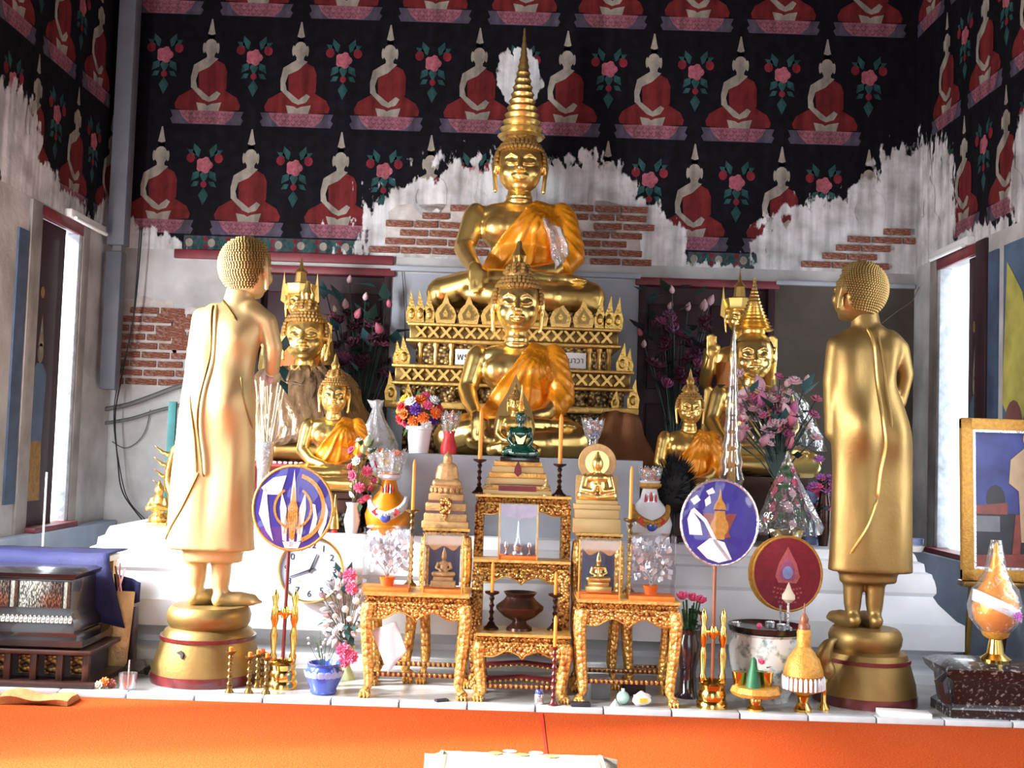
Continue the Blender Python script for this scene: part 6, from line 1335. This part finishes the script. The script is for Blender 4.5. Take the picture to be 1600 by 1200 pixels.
# small gold figure and spiky ornament at the altar base's far corner
t = thing('guardian_figure', 'small gold guardian figure on the corner of the white altar base', 'statue', at(246, 6.22, ZT)); q = dz(1, 6.22)
b = B(); b.ell((0, 0, 10 * q), (15 * q, 12 * q, 9 * q)); b.ell((0, 0, 30 * q), (11 * q, 9 * q, 20 * q)); b.ell((0, 0, 54 * q), (8 * q, 8 * q, 9 * q)); cap(b, [(-10 * q, 0, 40 * q), (-15 * q, -6 * q, 26 * q), (0, -11 * q, 30 * q)], 4 * q, 8); cap(b, [(10 * q, 0, 40 * q), (15 * q, -6 * q, 26 * q), (0, -11 * q, 30 * q)], 4 * q, 8); cap(b, [(0, 0, 60 * q), (0, 0, 70 * q)], [5 * q, 1 * q], 8)
mo('body', remesh(b, .005, 2), t, 'gold_leaf'); b = B(); b.box((0, 0, 2 * q), (36 * q, 28 * q, 6 * q), bev=.003); b.obj('base', ['gold_leaf'], t)
t = thing('naga_ornament', 'spiky gold naga crest ornament standing behind the lit disciple', 'ornament', at(262, 6.6, ZT)); q = dz(1, 6.6)
b = B(); b.tube(bez([(0, 0, 0), (6 * q, 0, 30 * q), (-4 * q, 0, 70 * q), (6 * q, 0, 118 * q)], 5), [7 * q] * 10 + [5 * q] * 5 + [1 * q], 10); b.obj('body', ['gold_leaf'], t)
q_ = B(); q_.tube([(0, 0, 0), (-12 * q, 0, 3 * q), (-26 * q, 0, 14 * q)], [4 * q, 3 * q, .3 * q], 6); f = None
for z in (48, 66, 84, 102):
    if f is None: f = q_.obj('spike', ['gold_leaf'], t); o = f
    else: o = inst(f, t)
    o.location = (0, 0, z * q)
lathe_part('base', [(20 * q, 0), (20 * q, 6 * q), (9 * q, 12 * q)], 'gold_leaf', t, 16)
b = B(); b.box((0, 0, .35), (.05, .03, .7), bev=.004); o = tag(b.obj('teal_board', ['paint_teal']), 'narrow teal board leaning behind the lit disciple statue', 'board'); o.location = at(262, 7.3, ZT)
# flower buds in the lit disciple's hand
t = thing('lotus_offering', 'white lotus buds with dark leaves in lit disciple hands', 'flowers', (dl.location.x + ms(396 - 328, 5.6), 5.63, dl.location.z + ms(974 - 612, 5.5)))
random.seed(3)
stick(t, 'bud', 'bud_pink', (0, -.02, -.02), .05, (0, -.3, -1)); stick(t, 'bud', 'porcelain', (-.03, 0, .0), .045, (-.3, -.3, -1))
for p, a in (((.05, .03, .05), (.3, -.6, -1)), ((.07, .03, -.03), (1, -.6, -.1)), ((.09, .05, -.05), (1, -.5, .1)), ((.05, .05, .12), (.2, -.6, .8)), ((.04, .04, -.02), (.6, -.5, -.9))): stick(t, 'leaf', 'leaf_teal', p, .1, a)
b = B(); b.tube([(0, -.01, 0), (.03, .03, .05), (.07, .04, -.03)], .004, 5); b.obj('stems', ['stem'], t)
# ------------------------------------------------------------------ mother of pearl chest, cloth and boards at the side
x0, x1 = at(-80, 5.3, .4).x, at(140, 5.3, .4).x; xc = (x0 + x1) / 2; W_ = x1 - x0
t = thing('wooden_stand', 'dark carved wooden stand with gilt panels under the pearl inlaid chest', 'stand', (xc, 5.38, .02), 0, None, (1, 1, .70))
b = B(); b.box((0, 0, .02), (W_ + .16, .42, .04), bev=.005); b.box((0, 0, .225), (W_ + .12, .4, .03), bev=.005); b.obj('rail', ['dark_wood'], t)
b = B(); b.box((0, .05, .12), (W_ + .02, .26, .18)); b.obj('back_panel', ['canvas_dark'], t)
n = 6; q_ = B(); q_.box((0, 0, 0), (.03, .03, .18), bev=.004); f = None
for i in range(n + 1):
    if f is None: f = q_.obj('post', ['dark_wood'], t); o = f
    else: o = inst(f, t)
    o.location = (-W_ / 2 - .03 + i * (W_ + .06) / n, -.16, .125)
q_ = B(); q_.box((0, 0, 0), ((W_ - .1) / n - .02, .01, .12), bev=.003); q_.ell((0, -.006, -.02), (.03, .01, .03), 8, 6); f = None
for i in range(n):
    if f is None: f = q_.obj('gilt_panel', ['carved_throne'], t); o = f
    else: o = inst(f, t)
    o.location = (-W_ / 2 - .03 + (i + .5) * (W_ + .06) / n, -.1, .12)
b = B(); b.rectloft([(0, .24), (.02, .26), (.02, .3), (-.02, .31), (-.02, .335)], -W_ / 2, W_ / 2, -.18, .18); b.obj('top_moulding', ['black_lacquer'], t)
t = thing('inlaid_chest', 'black lacquer chest inlaid with mother of pearl panels', 'chest', (xc - .02, 5.38, .2565)); w2 = W_ / 2 - .02
b = B(); b.rectloft([(.01, 0), (.01, .03), (-.01, .07), (-.015, .1), (-.015, .235), (0, .245), (.005, .262), (-.02, .275)], -w2, w2, -.16, .16); b.obj('chest_body', ['black_lacquer'], t)
q_ = B(); q_.box((0, 0, 0), (1, .008, .118), bev=.002); f = None; x = w2 - .02
for wd in (.035, .2, .04, .2, .04, .2):
    if f is None: f = q_.obj('pearl_panel', ['pearl'], t); o = f
    else: o = inst(f, t)
    x -= wd / 2; o.location = (x, -.147, .168); o.scale = (wd - .008, 1, 1); x -= wd / 2
q_ = B(); q_.prism([(-.008, -.016), (.008, -.016), (.009, .008), (0, .018), (-.009, .008)], -.005, .005); f = None
for i in range(int(2 * w2 / .02)):
    if f is None: f = q_.obj('pearl_leaf', ['pearl_rows'], t); o = f
    else: o = inst(f, t)
    o.location = (-w2 + .01 + i * .02, -.163, .06); o.rotation_euler = (-.3, 0, 0)
# folded board / book table with blue cloth behind the chest
t = thing('cloth_table', 'wooden table beneath the bright blue cloth', 'table', (at(60, 5.73, .6).x, 5.725, .02))
b = B(); b.box((0, 0, .525), (.74, .24, .03), bev=.004); b.obj('table_top', ['offwhite'], t)
for sx in (-1, 1):
    for sy in (-1, 1): b = B(); b.box((sx * .33, sy * .09, .255), (.05, .05, .51)); b.obj('leg', ['wood_carved'], t)
o0 = t.location
def bl(u, v):
    X0 = o0.x - .40 + .80 * u; r = .012 * math.sin(u * 17) 
    if v < .35: return (X0, o0.y + .13 - .27 * v / .35, .572)
    k = (v - .35) / .65; return (X0 + .10 * k * u, o0.y - .145 - .012 * math.sin(u * 9) * k - .01 * k, .569 - .34 * k * (.4 + .6 * u))
drape('blue_cloth', 'bright blue cloth spread over the table behind the inlaid chest', 'cloth', [[bl(u, v) for u in [i / 24 for i in range(25)]] for v in [j / 12 for j in range(13)]], 'blue_cloth', .008, .005, 10, 1)
b = B(); xr = at(188, 5.62, .4).x
drape('blue_cloth', 'fold of blue cloth hanging by the white altar base', 'cloth', [[(xr - .06 + .15 * u + .02 * v * (1 - u), 5.70 - .05 * u + .01 * math.sin(u * 12), .475 - .035 * u - v * (.19 - .10 * u)) for u in [i / 8 for i in range(9)]] for v in [j / 6 for j in range(7)]], 'blue_cloth', .006, .005, 10, 6)
t = thing('wooden_board', 'worn brown wooden board leaning at the end of the chest stand', 'board', at(182, 5.6, .02), 0); t.rotation_euler = (-.08, .06, .2); b = B(); b.box((0, 0, .19), (.085, .02, .38), bev=.003); b.obj('plank', ['wood_carved'], t)
t = thing('wooden_post', 'dark red wooden post under the hanging blue fold', 'post', at(202, 5.69, .02)); b = B(); b.box((0, 0, .15), (.05, .05, .3), bev=.003); b.obj('post_shaft', ['dark_wood'], t)
t = thing('incense_bundle', 'bundle of incense sticks standing behind the blue cloth', 'incense', at(187, 5.6, .42) - Vector((0, 0, .02))); t.location.z = .40; random.seed(8)
for i in range(6): b = B(); b.tube([(random.uniform(-.01, .01), 0, 0), (random.uniform(-.035, .02), .02, random.uniform(.1, .17))], .003, 5); b.obj('incense_stick', ['wood_red' if i % 2 else 'bud_pink'], t)
t = thing('glass_tumbler', 'clear glass tumbler with a stick beside the chest stand', 'glass', at(199, 5.2, .02)); q = dz(1, 5.2)
lathe_part('glass', [(11 * q, 0), (13 * q, 2 * q), (14 * q, 26 * q), (13 * q, 26 * q), (11 * q, 4 * q)], 'glassware', t, 18); b = B(); b.tube([(0, 0, .006), (.003, 0, 46 * q)], .004, 6); b.obj('stick', ['silver'], t)
t = thing('orange_flower', 'wilted orange flower lying at the end of the chest stand', 'flower', at(163, 5.22, .021)); [stick(t, 'puff', m_, p, .05) for m_, p in (('orange', (0, 0, .025)), ('canvas_red', (.03, .01, .02)), ('cream', (-.02, -.02, .012)))]
t = thing('rag_pile', 'crumpled grey rags piled by the white altar base', 'rag', at(214, 5.52, .021)); b = B(); b.ell((0, 0, .035), (.06, .05, .035), 14, 8); crumple(b, None, .03, 25); b.obj('rag', ['plaster_brown'], t)
# folded ochre cloth on the carpet
b = B(); R = []
xa, xb = at(8, 5.0, 0).x, at(114, 5.0, 0).x
for i in range(13):
    u = i / 12; x = xa + (xb - xa) * u; hh = .045 * (1 - .35 * u) * (1 + .25 * math.sin(u * 9)); R.append([(x, 4.93 + .03 * math.sin(u * 3), .002), (x, 4.935, hh * .7), (x, 4.98, hh), (x, 5.05, hh * .9), (x, 5.09, .002)])
b.rings(R); o = tag(b.obj('folded_cloth', ['robe_brown_light']) if pm('robe_brown_light', (.45, .19, .06), .85, 0, .2, 30, bump=.5, bscale=60) else None, 'folded ochre cloth lying on the red carpet before the stand', 'cloth')
t = thing('thin_rod', 'thin white metal rod standing behind the cloth covered table', 'rod', at(58, 6.2, .02)); b = B(); b.tube([(0, 0, 0), (0, 0, .92)], .006, 8); b.obj('shaft', ['white'], t); lathe_part('foot', [(.03, 0), (.03, .01), (.007, .016)], 'white', t, 14)
# ------------------------------------------------------------------ framed picture, black chest and gold bowl
xL = at(1503, 5.9, .9).x; fw = .62; zf0, zf1 = 1.15 - (905 - 724) * 5.9 / F, 1.15 + (724 - 652) * 5.9 / F
t = thing('framed_picture', 'gold framed painting of a standing figure in beige against blue', 'picture', (xL + fw / 2, 5.9, zf0)); t.rotation_euler = (-.05, 0, 0); hF = zf1 - zf0; fr_ = .062
for nm, c_, d_ in (('frame_rail', (0, 0, fr_ / 2), (fw, .04, fr_)), ('frame_rail', (0, 0, hF - fr_ / 2), (fw, .04, fr_)), ('frame_stile', (-fw / 2 + fr_ / 2, 0, hF / 2), (fr_, .04, hF)), ('frame_stile', (fw / 2 - fr_ / 2, 0, hF / 2), (fr_, .04, hF))):
    b = B(); b.box(c_, d_, bev=.008); b.obj(nm, ['fan_gold'], t)
    b = B(); k = .012; b.box((c_[0] + (fr_ / 2 + .004 if c_[0] < -.01 else -(fr_ / 2 + .004) if c_[0] > .01 else 0), -.008, c_[2] + ((fr_ / 2 + .004) if c_[2] < .1 else -(fr_ / 2 + .004) if c_[2] > hF - .1 else 0)), (k if d_[0] < .1 else fw - 2 * fr_, .02, k if d_[2] < .1 else hF - 2 * fr_)); b.obj('inner_slip', ['silver'], t)
b = B(); wx = fw / 2 - fr_; y = .005
b.mi = 0; b.flat([(-wx, fr_), (wx, fr_), (wx, hF - fr_), (-wx, hF - fr_)], y)
b.mi = 1; b.flat([(-wx, fr_), (wx, fr_), (wx, .32), (-wx, .36)], y - .001); b.flat(circle(-wx + .12, .42, .05, .07, 12), y - .001)
b.mi = 2; b.flat([(-wx, fr_), (wx, fr_), (wx, .15), (-wx, .13)], y - .002); b.flat([(-wx, .34), (-wx + .18, .34), (-wx + .18, .40), (-wx, .38)], y - .002)
b.mi = 3; b.flat([(-wx, .25), (-wx + .14, .25), (-wx + .14, .33), (-wx, .33)], y - .003)
b.mi = 4; b.flat([(.0, .2), (.12, .2), (.12, .45), (.13, .62), (.08, .68), (.02, .68), (-.05, .62), (-.06, .5), (-.01, .46)], y - .004); b.flat(circle(.05, .73, .035, .045, 14), y - .004); b.mi = 2; b.flat([(-wx + .2, .14), (-wx + .24, .14), (-wx + .26, .34), (-wx + .22, .34)], y - .0035)
b.obj('canvas', ['canvas_blue', 'canvas_dark', 'canvas_red', 'canvas_grey', 'canvas_beige'], t)
b = B(); b.box((0, .03, hF / 2), (fw - .06, .015, hF - .06)); b.obj('backing', ['dark_wood'], t)
e = thing('picture_easel', 'dark gilt easel holding the framed painting', 'easel', (xL + fw / 2, 5.97, .02))
for s in (-1, 1): b = B(); b.tube([(s * .26, .0, 0), (s * .2, .01, zf0 + .3)], .018, 8); b.obj('leg', ['bronze_gold'], e)
b = B(); b.box((0, -.06, zf0 - .035), (fw, .1, .028), bev=.004); b.obj('shelf', ['bronze_gold'], e)
b = B(); b.tube([(0, .03, zf0 + .1), (0, .2, 0)], .016, 8); b.obj('leg', ['bronze_gold'], e)
x0 = at(1490, 5.15, .1).x
t = thing('lacquer_chest', 'black lacquer chest with pearl specks under the gold bowl', 'chest', (x0 + .35, 5.3, .02))
b = B(); b.rectloft([(.0, 0), (.0, .04), (-.02, .06), (-.01, .16), (.02, .19), (.03, .22), (-.01, .24)], -.35, .35, -.13, .13); b.obj('chest_body', ['pearl_dark'], t) if pm('pearl_dark', (.012, .011, .013), .3, .1, col2=(.3, .27, .26), scale=60, thr=(.56, .7), coat=.4) else 0
b = B(); b.tube([(-.36, -.12, .2), (-.40, -.13, .16), (-.39, -.13, .1), (-.35, -.12, .05)], [.012, .03, .026, .01], 8); b.obj('scroll_foot', ['black_lacquer'], t)
b = B(); b.box((.12, -.128, .1), (.2, .008, .05), bev=.003); b.obj('pearl_panel', ['pearl'], t)
t = thing('gold_bowl', 'gold footed bowl with wrapped orange cone tied with white ribbon', 'offering', at(1555, 5.28, .261)); q = dz(1, 5.28)
lathe_part('foot', [(22 * q, 0), (23 * q, 4 * q), (13 * q, 12 * q), (11 * q, 24 * q), (9 * q, 34 * q)], 'brass', t, 28); lathe_part('bowl', [(9 * q, 33 * q), (18 * q, 38 * q), (22 * q, 46 * q), (20 * q, 46 * q)], 'fan_gold', t, 28)
lathe_part('wrapped_cone', [(16 * q, 44 * q), (32 * q, 62 * q), (35 * q, 80 * q), (28 * q, 106 * q), (14 * q, 128 * q), (9 * q, 146 * q), (6 * q, 160 * q), (3 * q, 178 * q), (0, 184 * q)], 'robe', t, 28)
b = B(); n = 22; pts = [(36.5 * q * math.cos(a), 36.5 * q * math.sin(a), (84 + 16 * -math.cos(a)) * q) for a in (PI + PI * i / n for i in range(n + 1))]
R = [[(p[0], p[1], p[2] - 8 * q), (p[0] * .99, p[1] * .99 - .002, p[2]), (p[0] * .96, p[1] * .96, p[2] + 10 * q)] for p in pts]; b.rings(R, False, False); o = b.obj('ribbon', ['porcelain'], t); sm = o.modifiers.new('t', 'SOLIDIFY'); sm.thickness = .003
for x, z, m, k in ((-8, 86, 'red', 'leaf'), (18, 74, 'violet', 'puff'), (21, 74, 'orange', 'bud')): stick(t, k, m, (x * q, -37 * q, z * q), (16 if k != 'bud' else 5) * q, (0, -1, .1) if k != 'leaf' else (1, -.2, -.2))
b = B(); n = 24; b.rings([[(r * q * (1 + .05 * math.sin(j * 5 + z)) * math.cos(2 * PI * j / n), r * q * math.sin(2 * PI * j / n), z * q) for j in range(n)] for z, r in ((46, 24), (64, 38), (84, 41), (110, 34), (134, 18), (186, 8))], False); b.obj('plastic_wrap', ['plastic_wrap'], t)
# vase and blue ornaments on the far end of the base
o = lathe_part('blue_white_cup', [(10 * .0035, 0), (.03, .004), (.036, .06), (.032, .06), (.02, .01)], 'blue_glaze_pale', None, 18); o.location = at(1432, 6.3, ZT); tag(o, 'small blue and white cup on the altar base end', 'cup')
o = lathe_part('white_dish', [(.04, 0), (.055, .03), (.05, .03), (.02, .008)], 'white', None, 20); o.location = at(1428, 6.15, ZT); tag(o, 'small white dish on the altar base end near blue cup', 'dish')
t = thing('blue_vase', 'pale blue vase standing behind the plastic wrapped cone', 'vase', at(1268, 6.42, ZT)); lathe_part('vase', [(.035, 0), (.04, .02), (.03, .15), (.034, .27), (.045, .3), (.04, .3)], 'blue_glaze_pale', t, 18)
# small tinsel ornaments by the patterned plinth
for i, (px, m) in enumerate(((508, 'silver'), (522, 'gold_leaf'))):
    t = thing('tinsel_cone', ['small silver cone ornament before the diamond tiled plinth', 'small gold cone ornament beside a silver cone'][i], 'ornament', at(px, 6.12, ZT)); q = dz(1, 6.12)
    lathe_part('base', [(5 * q, 0), (5 * q, 4 * q), (2 * q, 7 * q)], 'red', t, 10); lathe_part('cone', [(8 * q, 6 * q), (7 * q, 20 * q), (3 * q, 40 * q), (1 * q, 58 * q), (0, 60 * q)], m, t, 12)
# ------------------------------------------------------------------ cushion in the foreground
t = thing('prayer_cushion', 'cream prayer cushion with grey ends on the red carpet', 'cushion', (at(815, 3.9, .1).x, 3.87, 0))
b = B(); n = 14; R = []
def cush(hx, hy, z0, z1): 
    bm = bmesh.new(); bmesh.ops.create_cube(bm, size=1); bmesh.ops.subdivide_edges(bm, edges=bm.edges[:], cuts=9, use_grid_fill=True)
    for v in bm.verts:
        x, y, z = v.co * 2; e = max(abs(x), abs(y)); pin = 1 - .045 * (math.cos(y * PI / 2)) * (abs(x) > .99) ; v.co = Vector((x * hx * (1 - .03 * (1 - abs(y) ** 3)) + 0, y * hy * (1 - .05 * (1 - abs(x) ** 3)), (z0 + z1) / 2 + z * (z1 - z0) / 2 * (1 - .55 * max(0, e - .55) ** 2 / .2)))
    return bm
b.bm(cush(.335, .2, 0, .115))
for i, f_ in enumerate(b.f):
    xm = sum(b.v[k].x for k in f_) / len(f_); b.m[i] = 1 if abs(xm) > .27 else 0
b.obj('cushion_body', ['cushion', 'cushion_side'], t, 1.2)
for s in (-1, 1): b = B(); b.tube([(s * .27, -.19, .095), (s * .27, -.1, .116), (s * .27, .1, .116), (s * .27, .18, .095)], .006, 6); b.obj('piping', ['cream'], t)
for i in range(5):
    b = B(); a = [(-.09, .0), (-.04, .03), (.0, -.01), (.05, .02), (.1, -.02)][i]; b.flat(circle(0, 0, .025, .02, 10), 0); o = b.obj('printed_flower', ['bud_pink' if i % 2 else 'robe_brown_light'], t); o.rotation_euler = (-PI / 2, 0, 0); o.location = (a[0], .1 + a[1], .1185)
